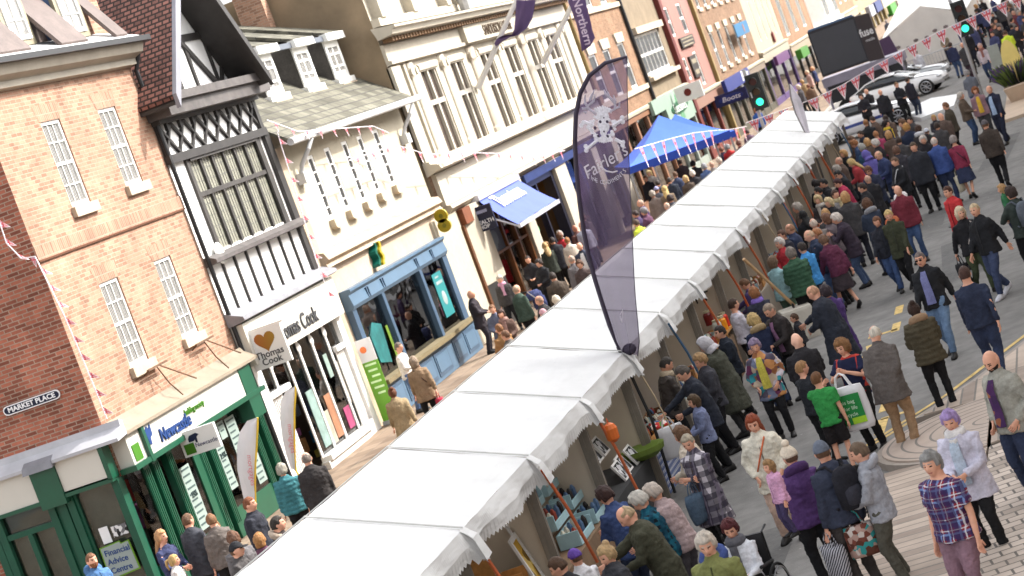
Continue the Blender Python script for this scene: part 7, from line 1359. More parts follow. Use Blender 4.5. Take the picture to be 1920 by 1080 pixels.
person('dark haired woman in black pushing a pushchair',60.68,15.84,2.62,1.68,(32,32,36),(24,24,27),'full',(50,38,34),'front','j',lod=2,build=1.0,head=(0.15,0),z=0.09)
person('person with a violet blue hood up',60.78,6.24,0.67,1.66,(84,76,160),(36,46,74),'hood',(90,80,166),'front','j',lod=2,lean=0.2,build=1.0,head=(0.15,0))
person('grey balding man in navy facing the camera in the queue',60.92,14.64,-3.11,1.74,(44,50,70),(24,24,27),'thin',(196,160,140),'stand','j',lod=2,top2=(206,200,200),build=1.0,head=(0.15,0),z=0.09)
person('white haired person in a black coat by the far stalls',62.76,6.16,1.28,1.72,(36,34,40),(24,24,27),'full',(206,198,190),'front','c',lod=2,build=1.0,head=(0.15,0))
person('dark haired man in black behind the pushchair',62.80,16.68,-3.09,1.72,(36,34,38),(24,24,27),'crop',(56,42,36),'front','j',lod=2,build=1.0,head=(0.15,0),z=0.09)
person('person in a lime yellow vest just above the canopy ridge',63.17,13.37,0.93,1.66,(206,226,50),(24,24,27),'short',(90,70,60),'stand','j',lod=2,build=1.0,head=(0.15,0),z=0.09)
person('dark haired person with a white hooded collar',63.30,4.99,-0.24,1.66,(52,48,50),(24,24,27),'full',(72,50,40),'front','j',lod=2,hood=(206,206,212),build=1.0,head=(0.15,0))
person('grey haired shopper in a teal blue jacket at the last stalls',63.39,6.62,0.87,1.68,(40,72,104),(36,46,74),'full',(170,166,160),'front','j',lod=2,build=1.0,head=(0.15,0))
person('bald man with a blue backpack strap over a brown jacket',64.18,4.35,0.44,1.72,(88,70,62),(24,24,27),'bald',(180,130,110),'front','j',lod=2,build=1.14,head=(0.15,0))
person('ginger haired person in a navy coat seen from behind',64.31,5.36,0.17,1.74,(30,38,62),(24,24,27),'full',(190,140,80),'front','c',lod=2,build=1.14,head=(0.15,0))
person('child in a white cap and dark green jacket',64.63,4.89,0.44,1.40,(44,60,54),(24,24,27),'cap',(206,210,222),'stand','j',lod=2,build=1.0,head=(0.15,0))
person('grey haired person in plum by the feather flag',65.59,13.54,1.30,1.74,(96,56,84),(24,24,27),'full',(140,136,140),'front','j',lod=2,build=1.0,head=(0.15,0),z=0.09)
person('pale bald person at the canopy ridge',65.67,12.86,0.74,1.75,(160,140,130),(24,24,27),'thin',(220,190,170),'stand','j',lod=2,build=1.0,head=(0.15,0))
person('ginger haired person in a cream coat in the shop queue',65.79,16.12,0.33,1.64,(206,192,176),(24,24,27),'short',(166,112,66),'stand','j',lod=2,build=1.0,head=(0.15,0),z=0.09)
person('dark haired person in violet behind the feather flag edge',65.99,13.90,1.30,1.72,(66,50,90),(24,24,27),'short',(60,44,44),'stand','j',lod=2,build=1.0,head=(0.15,0),z=0.09)
person('ginger brown haired shopper in a blue jacket at the last stalls',66.24,6.96,1.48,1.66,(48,70,112),(36,46,74),'full',(156,104,66),'front','j',lod=2,lean=0.2,build=1.0,head=(0.15,0))
person('long blonde haired person in a dark green coat in the shop queue',66.28,16.95,0.43,1.66,(56,62,54),(24,24,27),'long',(206,170,116),'stand','c',lod=2,build=1.0,head=(0.15,0),z=0.09)
person('dark haired person in a long black coat in the shop queue',66.48,16.72,0.39,1.74,(36,36,42),(24,24,27),'short',(48,38,36),'stand','c',lod=2,build=1.0,head=(0.15,0),z=0.09)
person('light brown haired person under the blue awning edge',66.48,16.95,0.96,1.66,(90,80,70),(24,24,27),'full',(170,130,86),'stand','j',lod=2,build=1.0,head=(0.15,0),z=0.09)
person('dark haired person in slate at the canopy ridge',67.03,12.95,0.55,1.74,(70,70,80),(24,24,27),'full',(60,46,44),'stand','j',lod=2,build=1.0,head=(0.15,0),z=0.09)
person('man in a navy suit with an open pale shirt,mid stride',67.08,2.98,2.70,1.80,(34,38,60),(30,34,54),'thin',(176,120,100),'walk','j',lod=2,walk=0.8,top2=(150,176,214),build=1.0,head=(0.15,0))
person('grey brown haired person between the awning and the door',67.34,16.95,0.78,1.66,(110,104,106),(24,24,27),'short',(150,140,126),'stand','j',lod=2,build=1.0,head=(0.15,0),z=0.09)
person('man in a dark olive jacket looking up the street',67.35,4.32,1.27,1.74,(70,62,50),(24,24,27),'crop',(130,90,66),'stand','j',lod=2,build=1.0,head=(0.15,0))
person('brown haired person in a magenta pink top in the crowd',67.39,6.53,0.27,1.60,(170,50,90),(24,24,27),'short',(176,120,80),'front','s',lod=2,build=1.0,head=(0.15,0))
person('person in a red coat in the queue under the blue awning',68.45,16.95,0.16,1.66,(190,30,40),(24,24,27),'bob',(120,80,56),'stand','c',lod=2,build=1.0,head=(0.15,0),z=0.09)
person('bald man in a pale grey shirt by the shop door',68.54,16.20,0.27,1.76,(176,178,196),(24,24,27),'bald',(190,150,130),'stand','s',lod=2,build=1.14,head=(0.15,0),z=0.09)
person('grey haired person at the dark shop doorway',68.58,16.95,0.59,1.70,(130,126,130),(24,24,27),'full',(176,170,164),'stand','j',lod=2,build=1.0,head=(0.15,0),z=0.09)
person('reddish headed man beside the pale grey shirt',68.71,16.46,0.77,1.72,(96,60,54),(24,24,27),'bald',(190,120,100),'stand','j',lod=2,skin=3,build=1.0,head=(0.15,0),z=0.09)
person('black haired woman in a navy coat with a yellow scarf',68.90,6.31,-1.67,1.70,(30,34,54),(24,24,27),'full',(34,26,28),'front','c',lod=2,scarf=(226,190,40),build=1.0,head=(0.15,0))
person('pale balding person in purple by the feather flag',69.40,14.35,1.67,1.75,(70,44,90),(24,24,27),'thin',(214,180,160),'stand','j',lod=2,build=1.0,head=(0.15,0),z=0.09)
person('blonde child in black in the crowd',69.98,4.96,3.05,1.30,(44,42,50),(24,24,27),'bob',(206,166,110),'front','j',lod=2,build=1.0,head=(0.15,0))
person('grey haired person in an olive gilet with purple sleeves and jeans',70.13,4.00,-1.87,1.68,(92,76,62),(46,70,112),'full',(196,188,180),'front','j',lod=2,build=1.0,head=(0.15,0))
person('curly haired woman in a yellow top with a grey bag',70.15,3.53,3.11,1.68,(150,110,120),(52,52,54),'curly',(140,86,52),'stand','j',lod=2,top2=(232,180,40),build=1.0,head=(0.15,0))
person('auburn haired person in black nearest the low sports car',71.81,7.14,0.17,1.74,(34,34,38),(24,24,27),'crop',(150,104,66),'front','j',lod=2,build=1.0,head=(0.15,0))
person('grey haired person in taupe near the feather flag',71.82,14.38,0.37,1.73,(120,104,96),(24,24,27),'full',(170,160,150),'stand','j',lod=2,build=1.0,head=(0.15,0),z=0.09)
person('long blonde haired person below the gazebo',71.92,13.97,0.19,1.74,(120,100,80),(24,24,27),'long',(214,182,120),'stand','j',lod=2,build=1.0,head=(0.15,0),z=0.09)
person('brown haired person at the pier by the last shop window',72.33,16.95,0.58,1.70,(70,56,56),(24,24,27),'full',(96,60,46),'stand','j',lod=2,build=1.0,head=(0.15,0),z=0.09)
person('person in a lilac woolly hat below the gazebo',73.81,14.60,0.11,1.69,(80,80,90),(24,24,27),'beanie',(150,150,200),'stand','j',lod=2,build=1.0,head=(0.15,0),z=0.09)
person('blonde person in dark brown behind the white haired person',74.46,13.67,0.45,1.67,(80,66,56),(24,24,27),'bob',(206,170,120),'stand','j',lod=2,build=1.0,head=(0.15,0),z=0.09)
person('white haired person in a black coat under the gazebo',75.80,13.63,0.35,1.68,(40,40,46),(24,24,27),'full',(226,216,206),'stand','j',lod=2,build=1.0,head=(0.15,0),z=0.09)
person('large person in a black padded coat below the gazebo',76.52,14.60,0.19,1.67,(40,46,60),(24,24,27),'short',(64,54,50),'stand','j',lod=2,build=1.0,head=(0.15,0),z=0.09)
person('grey haired person in denim blue right under the gazebo',76.65,13.32,0.35,1.72,(70,96,150),(24,24,27),'full',(150,150,156),'front','j',lod=2,build=1.0,head=(0.15,0),z=0.09)
person('dark haired person in charcoal left below the gazebo',76.69,15.05,-0.15,1.70,(66,66,72),(24,24,27),'short',(60,50,46),'stand','j',lod=2,build=1.0,head=(0.15,0),z=0.09)
person('bald person in grey at the right leg of the gazebo',76.73,13.06,0.26,1.70,(130,120,116),(24,24,27),'thin',(200,160,140),'stand','j',lod=2,build=1.0,head=(0.15,0),z=0.09)
person('brown haired person in dark blue behind the padded coat',77.44,14.51,0.36,1.74,(50,60,90),(24,24,27),'short',(110,80,60),'front','j',lod=2,build=1.0,head=(0.15,0),z=0.09)
person('white haired person right of the gazebo',77.68,12.93,0.52,1.68,(160,150,140),(24,24,27),'full',(214,196,180),'stand','j',lod=2,build=1.0,head=(0.15,0),z=0.09)
person('grey haired person in a slate grey fleece',79.36,4.06,0.09,1.70,(96,102,116),(56,78,122),'full',(150,146,146),'front','j',lod=2,build=1.0,head=(0.15,0))
person('black haired person in black under the gazebo',79.85,14.23,0.01,1.75,(36,36,40),(24,24,27),'full',(36,30,30),'front','j',lod=2,build=1.0,head=(0.15,0),z=0.09)
person('ginger brown haired person in black left of the blue gazebo',81.45,16.35,3.00,1.72,(40,40,46),(24,24,27),'short',(140,90,60),'stand','j',lod=2,build=1.0,head=(0.15,0),z=0.09)
person('grey haired person in a red jacket right of the gazebo',83.43,13.43,-0.01,1.70,(200,40,40),(24,24,27),'full',(150,150,150),'stand','j',lod=2,build=1.0,head=(0.15,0),z=0.09)
person('brown haired person in burgundy near the far canopy ridge',83.86,13.04,0.52,1.67,(100,50,50),(24,24,27),'full',(110,70,56),'stand','j',lod=2,build=1.0,head=(0.15,0),z=0.09)
person('brown haired person beside the red jacket',83.89,13.74,0.71,1.66,(60,56,80),(24,24,27),'short',(130,90,70),'stand','j',lod=2,build=1.0,head=(0.15,0),z=0.09)
person('blond haired person waving a hand left of the gazebo',84.17,16.69,2.83,1.71,(150,140,130),(24,24,27),'bob',(220,190,130),'stand','j',lod=2,build=1.0,head=(0.15,0),z=0.09)
person('person in black with a red scarf under the gazebo',84.72,15.55,0.18,1.67,(44,34,38),(24,24,27),'short',(50,36,34),'front','j',lod=2,build=1.0,head=(0.15,0),z=0.09)
person('bald man in a black jacket in front of the white coupe',85.72,7.64,-3.14,1.72,(34,34,40),(24,24,27),'bald',(200,150,120),'stand','j',lod=2,build=1.0,head=(0.15,0))
person('brown haired man in a black suit in front of the white coupe door',87.36,7.12,-2.49,1.69,(32,32,38),(24,24,27),'crop',(120,90,60),'front','j',lod=2,build=1.0,head=(0.15,0))
person('dark haired woman in black by the low sports car',87.72,8.56,3.07,1.70,(36,34,40),(24,24,27),'full',(56,40,36),'front','j',lod=2,build=1.0,head=(0.15,0))
person('man in black leaning with one leg forward by the front wheel',88.45,6.76,-0.68,1.66,(36,34,44),(40,48,70),'crop',(60,46,40),'stand','j',lod=2,build=1.0,head=(0.15,0))
person('dark haired person in mauve near the far canopy ridge',89.03,13.37,0.33,1.69,(96,70,90),(24,24,27),'short',(70,46,46),'front','j',lod=2,build=1.0,head=(0.15,0),z=0.09)
person('bald man in black beside the dark haired woman by the cars',89.73,8.49,2.61,1.70,(40,38,42),(24,24,27),'bald',(190,150,120),'front','j',lod=2,build=1.0,head=(0.15,0))
person('woman in a pale patterned blouse and dark jeans',94.35,3.98,3.08,1.66,(190,176,184),(40,56,92),'full',(206,176,170),'walk','s',lod=2,walk=0.8,scarf=(150,90,80),build=1.0,head=(0.15,0))
person('person in a bright yellow high visibility vest',95.80,2.91,0.10,1.76,(206,236,40),(24,24,27),'crop',(90,64,50),'front','j',lod=2,build=1.14,head=(0.15,0))
person('person in a long dark grey coat with a black bag',98.71,4.86,3.00,1.74,(60,58,62),(64,48,60),'thin',(206,150,140),'walk','c',lod=2,walk=0.8,bag=((26,26,30),'black bag carried by the person in the long dark grey coat','L',0.4),build=1.0,head=(0.15,0))
person('auburn haired man in a cobalt blue jacket beyond the far canopy',103.97,14.92,0.11,1.71,(36,80,170),(24,24,27),'short',(160,100,66),'stand','j',lod=2,build=1.0,head=(0.15,0),z=0.09)
person('person in navy beside the khaki coat by the marquee',104.04,5.63,-0.26,1.66,(40,46,80),(56,78,122),'full',(70,56,50),'stand','j',lod=2,build=1.0,head=(0.15,0))
person('person half seen behind the violet banner',104.85,8.72,1.84,1.75,(90,80,90),(24,24,27),'short',(80,60,56),'stand','j',lod=2,build=1.0,head=(0.15,0))
person('person in a white shirt and black waistcoat behind the cars',108.05,7.45,-0.25,1.68,(206,206,214),(24,24,27),'short',(60,44,40),'stand','j',lod=2,build=1.0,head=(0.15,0))
person('red brown haired person in brown below the screen edge',108.73,12.81,0.29,1.74,(110,80,60),(24,24,27),'short',(130,80,60),'stand','j',lod=2,build=1.0,head=(0.15,0),z=0.09)
person('pale haired person in dark grey left of the screen',112.25,13.70,1.28,1.71,(70,66,70),(24,24,27),'bob',(220,200,180),'stand','j',lod=2,build=1.0,head=(0.15,0),z=0.09)
person('person in a khaki coat waving by the marquee',116.38,6.47,2.73,1.68,(130,116,92),(30,36,58),'short',(150,126,90),'front','j',lod=2,build=1.0,head=(0.15,0))
person('blonde person in camel left of the screen',117.22,14.04,0.68,1.70,(150,120,80),(24,24,27),'full',(190,150,100),'stand','j',lod=2,build=1.0,head=(0.15,0),z=0.09)
person('person in a dusty pink shirt left of the screen',126.26,14.69,2.01,1.73,(180,140,130),(24,24,27),'full',(214,186,160),'stand','j',lod=2,build=1.0,head=(0.15,0),z=0.09)
person('fair haired person in navy left of the screen',128.94,14.65,1.66,1.73,(44,54,96),(24,24,27),'bob',(206,150,110),'stand','j',lod=2,build=1.0,head=(0.15,0),z=0.09)
person('brown haired person in dark brown by the far doorway',162.29,12.07,0.44,1.70,(70,58,54),(24,24,27),'short',(100,76,60),'stand','j',lod=2,build=1.0,head=(0.15,0))
person('grey haired person in slate by the far blue doorway',171.24,13.13,0.25,1.66,(90,94,110),(24,24,27),'full',(150,140,140),'stand','j',lod=2,build=1.0,head=(0.15,0),z=0.09)
person('blurred person in red in the packed far crowd at the upper right',107.8,3.70,2.74,1.75,(110,50,56),(30,32,44),'short',(36,30,30),'stand','j',lod=2,head=(.15,0),build=1.0,group='far crowd in red at the upper right')
person('blurred person in black in the packed far crowd at the upper right',99.0,2.51,-2.78,1.63,(34,33,37),(30,32,44),'short',(36,30,30),'front','j',lod=2,head=(.15,0),build=1.0,group='far crowd in black at the upper right')
person('blurred person in blue in the packed far crowd at the upper right',140.9,5.38,0.46,1.60,(60,66,110),(30,32,44),'short',(60,46,40),'stand','j',lod=2,head=(.15,0),build=1.0,group='far crowd in blue at the upper right')
person('blurred person in red in the packed far crowd at the upper right',149.8,6.05,-2.11,1.76,(110,50,56),(30,32,44),'bob',(196,150,100),'stand','j',lod=2,head=(.15,0),build=1.0,group='far crowd in red at the upper right')
person('blurred person in black in the packed far crowd at the upper right',121.2,3.99,2.93,1.60,(34,33,37),(30,32,44),'short',(60,46,40),'stand','j',lod=2,head=(.15,0),build=1.0,group='far crowd in black at the upper right')
person('blurred person in black in the packed far crowd at the upper right',118.8,2.02,-1.16,1.64,(34,33,37),(30,32,44),'full',(170,160,150),'stand','j',lod=2,head=(.15,0),build=1.0,group='far crowd in black at the upper right')
person('blurred person in brown in the packed far crowd at the upper right',165.3,6.71,2.70,1.65,(90,70,60),(30,32,44),'full',(110,80,60),'front','j',lod=2,head=(.15,0),build=1.0,group='far crowd in brown at the upper right')
person('blurred person in navy in the packed far crowd at the upper right',128.9,6.09,1.10,1.67,(40,42,56),(30,32,44),'thin',(200,160,140),'front','j',lod=2,head=(.15,0),build=1.0,group='far crowd in navy at the upper right')
person('blurred person in grey in the packed far crowd at the upper right',144.4,6.26,-1.95,1.69,(120,110,106),(30,32,44),'full',(170,160,150),'stand','j',lod=2,head=(.15,0),build=1.0,group='far crowd in grey at the upper right')
person('blurred person in red in the packed far crowd at the upper right',132.5,2.79,-0.83,1.72,(110,50,56),(30,32,44),'bob',(196,150,100),'stand','j',lod=2,head=(.15,0),build=1.0,group='far crowd in red at the upper right')
person('blurred person in blue in the packed far crowd at the upper right',116.2,4.81,-2.36,1.65,(60,66,110),(30,32,44),'full',(110,80,60),'front','j',lod=2,head=(.15,0),build=1.0,group='far crowd in blue at the upper right')
person('blurred person in blue in the packed far crowd at the upper right',141.8,6.25,1.71,1.62,(60,66,110),(30,32,44),'full',(170,160,150),'front','j',lod=2,head=(.15,0),build=1.0,group='far crowd in blue at the upper right')
person('blurred person in navy in the packed far crowd at the upper right',130.6,2.68,-0.99,1.72,(40,42,56),(30,32,44),'full',(110,80,60),'stand','j',lod=2,head=(.15,0),build=1.0,group='far crowd in navy at the upper right')
person('blurred person in blue in the packed far crowd at the upper right',111.4,5.28,-1.16,1.66,(60,66,110),(30,32,44),'short',(60,46,40),'stand','j',lod=2,head=(.15,0),build=1.0,group='far crowd in blue at the upper right')
person('blurred person in grey in the packed far crowd at the upper right',105.8,2.78,-1.18,1.70,(120,110,106),(30,32,44),'short',(36,30,30),'stand','j',lod=2,head=(.15,0),build=1.0,group='far crowd in grey at the upper right')
person('blurred person in grey in the packed far crowd at the upper right',127.4,2.27,-0.97,1.65,(120,110,106),(30,32,44),'thin',(200,160,140),'front','j',lod=2,head=(.15,0),build=1.0,group='far crowd in grey at the upper right')
person('blurred person in charcoal in the packed far crowd at the upper right',104.9,3.57,-2.29,1.75,(62,60,62),(30,32,44),'full',(110,80,60),'stand','j',lod=2,head=(.15,0),build=1.0,group='far crowd in charcoal at the upper right')
person('blurred person in blue in the packed far crowd at the upper right',138.4,6.46,2.95,1.69,(60,66,110),(30,32,44),'full',(110,80,60),'front','j',lod=2,head=(.15,0),build=1.0,group='far crowd in blue at the upper right')
person('blurred person in charcoal in the packed far crowd at the upper right',124.2,3.63,-0.19,1.78,(62,60,62),(30,32,44),'full',(170,160,150),'stand','j',lod=2,head=(.15,0),build=1.0,group='far crowd in charcoal at the upper right')
person('blurred person in black in the packed far crowd at the upper right',107.3,4.95,2.71,1.77,(34,33,37),(30,32,44),'short',(36,30,30),'stand','j',lod=2,head=(.15,0),build=1.0,group='far crowd in black at the upper right')
person('blurred person in red in the packed far crowd at the upper right',168.5,9.18,2.28,1.67,(110,50,56),(30,32,44),'thin',(200,160,140),'front','j',lod=2,head=(.15,0),build=1.0,group='far crowd in red at the upper right')
person('blurred person in grey in the packed far crowd at the upper right',118.5,3.14,-1.36,1.70,(120,110,106),(30,32,44),'short',(36,30,30),'front','j',lod=2,head=(.15,0),build=1.0,group='far crowd in grey at the upper right')
person('blurred person in black in the packed far crowd at the upper right',111.1,2.01,2.18,1.69,(34,33,37),(30,32,44),'thin',(200,160,140),'front','j',lod=2,head=(.15,0),build=1.0,group='far crowd in black at the upper right')
person('blurred person in charcoal in the packed far crowd at the upper right',148.9,6.61,0.91,1.76,(62,60,62),(30,32,44),'thin',(200,160,140),'front','j',lod=2,head=(.15,0),build=1.0,group='far crowd in charcoal at the upper right')
person('blurred person in red in the packed far crowd at the upper right',147.2,6.92,-0.93,1.77,(110,50,56),(30,32,44),'bob',(196,150,100),'front','j',lod=2,head=(.15,0),build=1.0,group='far crowd in red at the upper right')
person('blurred person in blue in the packed far crowd at the upper right',89.7,1.84,0.18,1.63,(60,66,110),(30,32,44),'full',(110,80,60),'front','j',lod=2,head=(.15,0),build=1.0,group='far crowd in blue at the upper right')
person('blurred person in grey in the packed far crowd at the upper right',106.4,2.09,1.36,1.75,(120,110,106),(30,32,44),'short',(60,46,40),'stand','j',lod=2,head=(.15,0),build=1.0,group='far crowd in grey at the upper right')
person('blurred person in blue in the packed far crowd at the upper right',100.8,3.59,2.71,1.66,(60,66,110),(30,32,44),'short',(36,30,30),'front','j',lod=2,head=(.15,0),build=1.0,group='far crowd in blue at the upper right')
person('blurred person in black in the packed far crowd at the upper right',139.4,3.67,-0.37,1.73,(34,33,37),(30,32,44),'thin',(200,160,140),'stand','j',lod=2,head=(.15,0),build=1.0,group='far crowd in black at the upper right')
person('blurred person in grey in the packed far crowd at the upper right',127.9,3.27,3.02,1.80,(120,110,106),(30,32,44),'short',(60,46,40),'stand','j',lod=2,head=(.15,0),build=1.0,group='far crowd in grey at the upper right')
person('blurred person in charcoal in the packed far crowd at the upper right',187.0,10.33,-0.11,1.71,(62,60,62),(30,32,44),'full',(110,80,60),'front','j',lod=2,head=(.15,0),build=1.0,group='far crowd in charcoal at the upper right')
person('blurred person in blue in the packed far crowd at the upper right',132.7,5.18,0.56,1.65,(60,66,110),(30,32,44),'short',(60,46,40),'front','j',lod=2,head=(.15,0),build=1.0,group='far crowd in blue at the upper right')
person('blurred person in blue in the packed far crowd at the upper right',141.8,4.43,-1.00,1.72,(60,66,110),(30,32,44),'thin',(200,160,140),'front','j',lod=2,head=(.15,0),build=1.0,group='far crowd in blue at the upper right')
person('blurred person in red in the packed far crowd at the upper right',113.4,2.76,0.88,1.67,(110,50,56),(30,32,44),'thin',(200,160,140),'stand','j',lod=2,head=(.15,0),build=1.0,group='far crowd in red at the upper right')
person('blurred person in black in the packed far crowd at the upper right',143.7,5.40,-2.54,1.76,(34,33,37),(30,32,44),'thin',(200,160,140),'stand','j',lod=2,head=(.15,0),build=1.0,group='far crowd in black at the upper right')
person('blurred person in blue in the packed far crowd at the upper right',114.1,5.44,-0.44,1.80,(60,66,110),(30,32,44),'bob',(196,150,100),'front','j',lod=2,head=(.15,0),build=1.0,group='far crowd in blue at the upper right')
person('blurred person in charcoal in the packed far crowd at the upper right',102.8,2.18,2.98,1.70,(62,60,62),(30,32,44),'short',(36,30,30),'front','j',lod=2,head=(.15,0),build=1.0,group='far crowd in charcoal at the upper right')
person('blurred person in grey in the packed far crowd at the upper right',189.8,9.65,2.86,1.65,(120,110,106),(30,32,44),'thin',(200,160,140),'stand','j',lod=2,head=(.15,0),build=1.0,group='far crowd in grey at the upper right')
person('blurred person in charcoal in the packed far crowd at the upper right',123.3,3.07,1.37,1.66,(62,60,62),(30,32,44),'full',(110,80,60),'front','j',lod=2,head=(.15,0),build=1.0,group='far crowd in charcoal at the upper right')
person('blurred person in grey in the packed far crowd at the upper right',112.6,3.68,-3.00,1.63,(120,110,106),(30,32,44),'short',(60,46,40),'front','j',lod=2,head=(.15,0),build=1.0,group='far crowd in grey at the upper right')
person('blurred person in charcoal in the packed far crowd at the upper right',131.4,4.72,0.19,1.69,(62,60,62),(30,32,44),'short',(36,30,30),'front','j',lod=2,head=(.15,0),build=1.0,group='far crowd in charcoal at the upper right')
person('blurred person in black in the packed far crowd at the upper right',103.0,3.32,-3.08,1.71,(34,33,37),(30,32,44),'short',(60,46,40),'stand','j',lod=2,head=(.15,0),build=1.0,group='far crowd in black at the upper right')
person('blurred person in grey in the packed far crowd at the upper right',123.8,5.16,0.92,1.77,(120,110,106),(30,32,44),'short',(36,30,30),'front','j',lod=2,head=(.15,0),build=1.0,group='far crowd in grey at the upper right')
person('blurred person in brown in the packed far crowd at the upper right',98.8,3.07,-1.22,1.60,(90,70,60),(30,32,44),'short',(60,46,40),'front','j',lod=2,head=(.15,0),build=1.0,group='far crowd in brown at the upper right')
person('blurred person in black in the packed far crowd at the upper right',136.5,5.24,1.21,1.78,(34,33,37),(30,32,44),'bob',(196,150,100),'front','j',lod=2,head=(.15,0),build=1.0,group='far crowd in black at the upper right')
person('blurred person in blue in the packed far crowd at the upper right',126.2,4.57,-2.68,1.65,(60,66,110),(30,32,44),'short',(60,46,40),'stand','j',lod=2,head=(.15,0),build=1.0,group='far crowd in blue at the upper right')
person('blurred person in grey in the packed far crowd at the upper right',121.7,2.71,1.32,1.63,(120,110,106),(30,32,44),'short',(60,46,40),'front','j',lod=2,head=(.15,0),build=1.0,group='far crowd in grey at the upper right')
person('blurred person in red in the packed far crowd at the upper right',168.1,8.41,-2.68,1.64,(110,50,56),(30,32,44),'full',(110,80,60),'stand','j',lod=2,head=(.15,0),build=1.0,group='far crowd in red at the upper right')
person('blurred person in navy in the packed far crowd at the upper right',132.0,6.33,-0.63,1.72,(40,42,56),(30,32,44),'short',(36,30,30),'stand','j',lod=2,head=(.15,0),build=1.0,group='far crowd in navy at the upper right')
person('blurred person in blue in the packed far crowd at the upper right',138.8,5.57,-0.06,1.79,(60,66,110),(30,32,44),'bob',(196,150,100),'front','j',lod=2,head=(.15,0),build=1.0,group='far crowd in blue at the upper right')
person('blurred person in blue in the packed far crowd at the upper right',126.2,3.73,0.75,1.65,(60,66,110),(30,32,44),'thin',(200,160,140),'stand','j',lod=2,head=(.15,0),build=1.0,group='far crowd in blue at the upper right')
person('blurred person in black in the packed far crowd at the upper right',145.6,5.17,-0.29,1.68,(34,33,37),(30,32,44),'full',(170,160,150),'stand','j',lod=2,head=(.15,0),build=1.0,group='far crowd in black at the upper right')
person('blurred person in blue in the packed far crowd at the upper right',183.8,9.85,-1.62,1.78,(60,66,110),(30,32,44),'bob',(196,150,100),'front','j',lod=2,head=(.15,0),build=1.0,group='far crowd in blue at the upper right')
person('blurred person in blue in the packed far crowd at the upper right',121.5,2.01,0.26,1.68,(60,66,110),(30,32,44),'short',(60,46,40),'stand','j',lod=2,head=(.15,0),build=1.0,group='far crowd in blue at the upper right')
person('blurred person in navy in the packed far crowd at the upper right',101.4,2.75,-0.05,1.64,(40,42,56),(30,32,44),'short',(36,30,30),'front','j',lod=2,head=(.15,0),build=1.0,group='far crowd in navy at the upper right')
person('blurred person in charcoal in the packed far crowd at the upper right',126.6,5.82,-0.76,1.74,(62,60,62),(30,32,44),'bob',(196,150,100),'front','j',lod=2,head=(.15,0),build=1.0,group='far crowd in charcoal at the upper right')
person('blurred person in blue in the packed far crowd at the upper right',110.7,4.76,0.57,1.71,(60,66,110),(30,32,44),'short',(60,46,40),'stand','j',lod=2,head=(.15,0),build=1.0,group='far crowd in blue at the upper right')
person('blurred person in navy in the packed far crowd at the upper right',157.6,6.38,-1.85,1.61,(40,42,56),(30,32,44),'full',(110,80,60),'front','j',lod=2,head=(.15,0),build=1.0,group='far crowd in navy at the upper right')
person('blurred person in charcoal in the packed far crowd at the upper right',91.8,2.03,-0.24,1.64,(62,60,62),(30,32,44),'bob',(196,150,100),'stand','j',lod=2,head=(.15,0),build=1.0,group='far crowd in charcoal at the upper right')
person('blurred person in blue in the packed far crowd at the upper right',109.3,2.45,-2.42,1.76,(60,66,110),(30,32,44),'full',(170,160,150),'front','j',lod=2,head=(.15,0),build=1.0,group='far crowd in blue at the upper right')
person('blurred person in black in the packed far crowd at the upper right',136.5,6.21,3.06,1.61,(34,33,37),(30,32,44),'short',(36,30,30),'stand','j',lod=2,head=(.15,0),build=1.0,group='far crowd in black at the upper right')
person('blurred person in black in the packed far crowd at the upper right',112.5,4.62,-1.81,1.61,(34,33,37),(30,32,44),'short',(36,30,30),'front','j',lod=2,head=(.15,0),build=1.0,group='far crowd in black at the upper right')
person('shopper in a brown coat packed among others beside the far half of the stalls',51.8,7.26,1.56,1.74,(90,70,60),(30,32,44),'full',(170,160,150),'front','c',lod=2,head=(.15,0),build=1.0,group='shoppers in brown beside the far half of the stalls')
person('shopper in a charcoal coat packed among others beside the far half of the stalls',68.2,5.51,2.43,1.62,(62,60,62),(30,32,44),'short',(36,30,30),'front','c',lod=2,head=(.15,0),build=1.0,group='shoppers in charcoal beside the far half of the stalls')
person('shopper in a brown coat packed among others beside the far half of the stalls',65.0,5.97,0.04,1.65,(90,70,60),(30,32,44),'bob',(196,150,100),'front','c',lod=2,head=(.15,0),build=1.0,group='shoppers in brown beside the far half of the stalls')
person('shopper in a brown coat packed among others beside the far half of the stalls',61.8,7.16,1.74,1.66,(90,70,60),(30,32,44),'thin',(200,160,140),'front','c',lod=2,head=(.15,0),build=1.0,group='shoppers in brown beside the far half of the stalls')
person('shopper in a black coat packed among others beside the far half of the stalls',55.0,7.09,1.48,1.66,(34,33,37),(30,32,44),'short',(36,30,30),'front','c',lod=2,head=(.15,0),build=1.0,group='shoppers in black beside the far half of the stalls')
person('shopper in a brown coat packed among others beside the far half of the stalls',66.4,5.60,2.12,1.75,(90,70,60),(30,32,44),'full',(110,80,60),'front','c',lod=2,head=(.15,0),build=1.0,group='shoppers in brown beside the far half of the stalls')
person('shopper in a charcoal coat packed among others beside the far half of the stalls',61.9,4.38,0.04,1.68,(62,60,62),(30,32,44),'short',(60,46,40),'front','c',lod=2,head=(.15,0),build=1.0,group='shoppers in charcoal beside the far half of the stalls')
person('shopper in a charcoal coat packed among others beside the far half of the stalls',50.5,6.00,0.11,1.74,(62,60,62),(30,32,44),'bob',(196,150,100),'front','c',lod=2,head=(.15,0),build=1.0,group='shoppers in charcoal beside the far half of the stalls')
person('shopper in a navy coat packed among others beside the far half of the stalls',69.4,7.15,2.07,1.62,(40,42,56),(30,32,44),'short',(60,46,40),'front','c',lod=2,head=(.15,0),build=1.0,group='shoppers in navy beside the far half of the stalls')
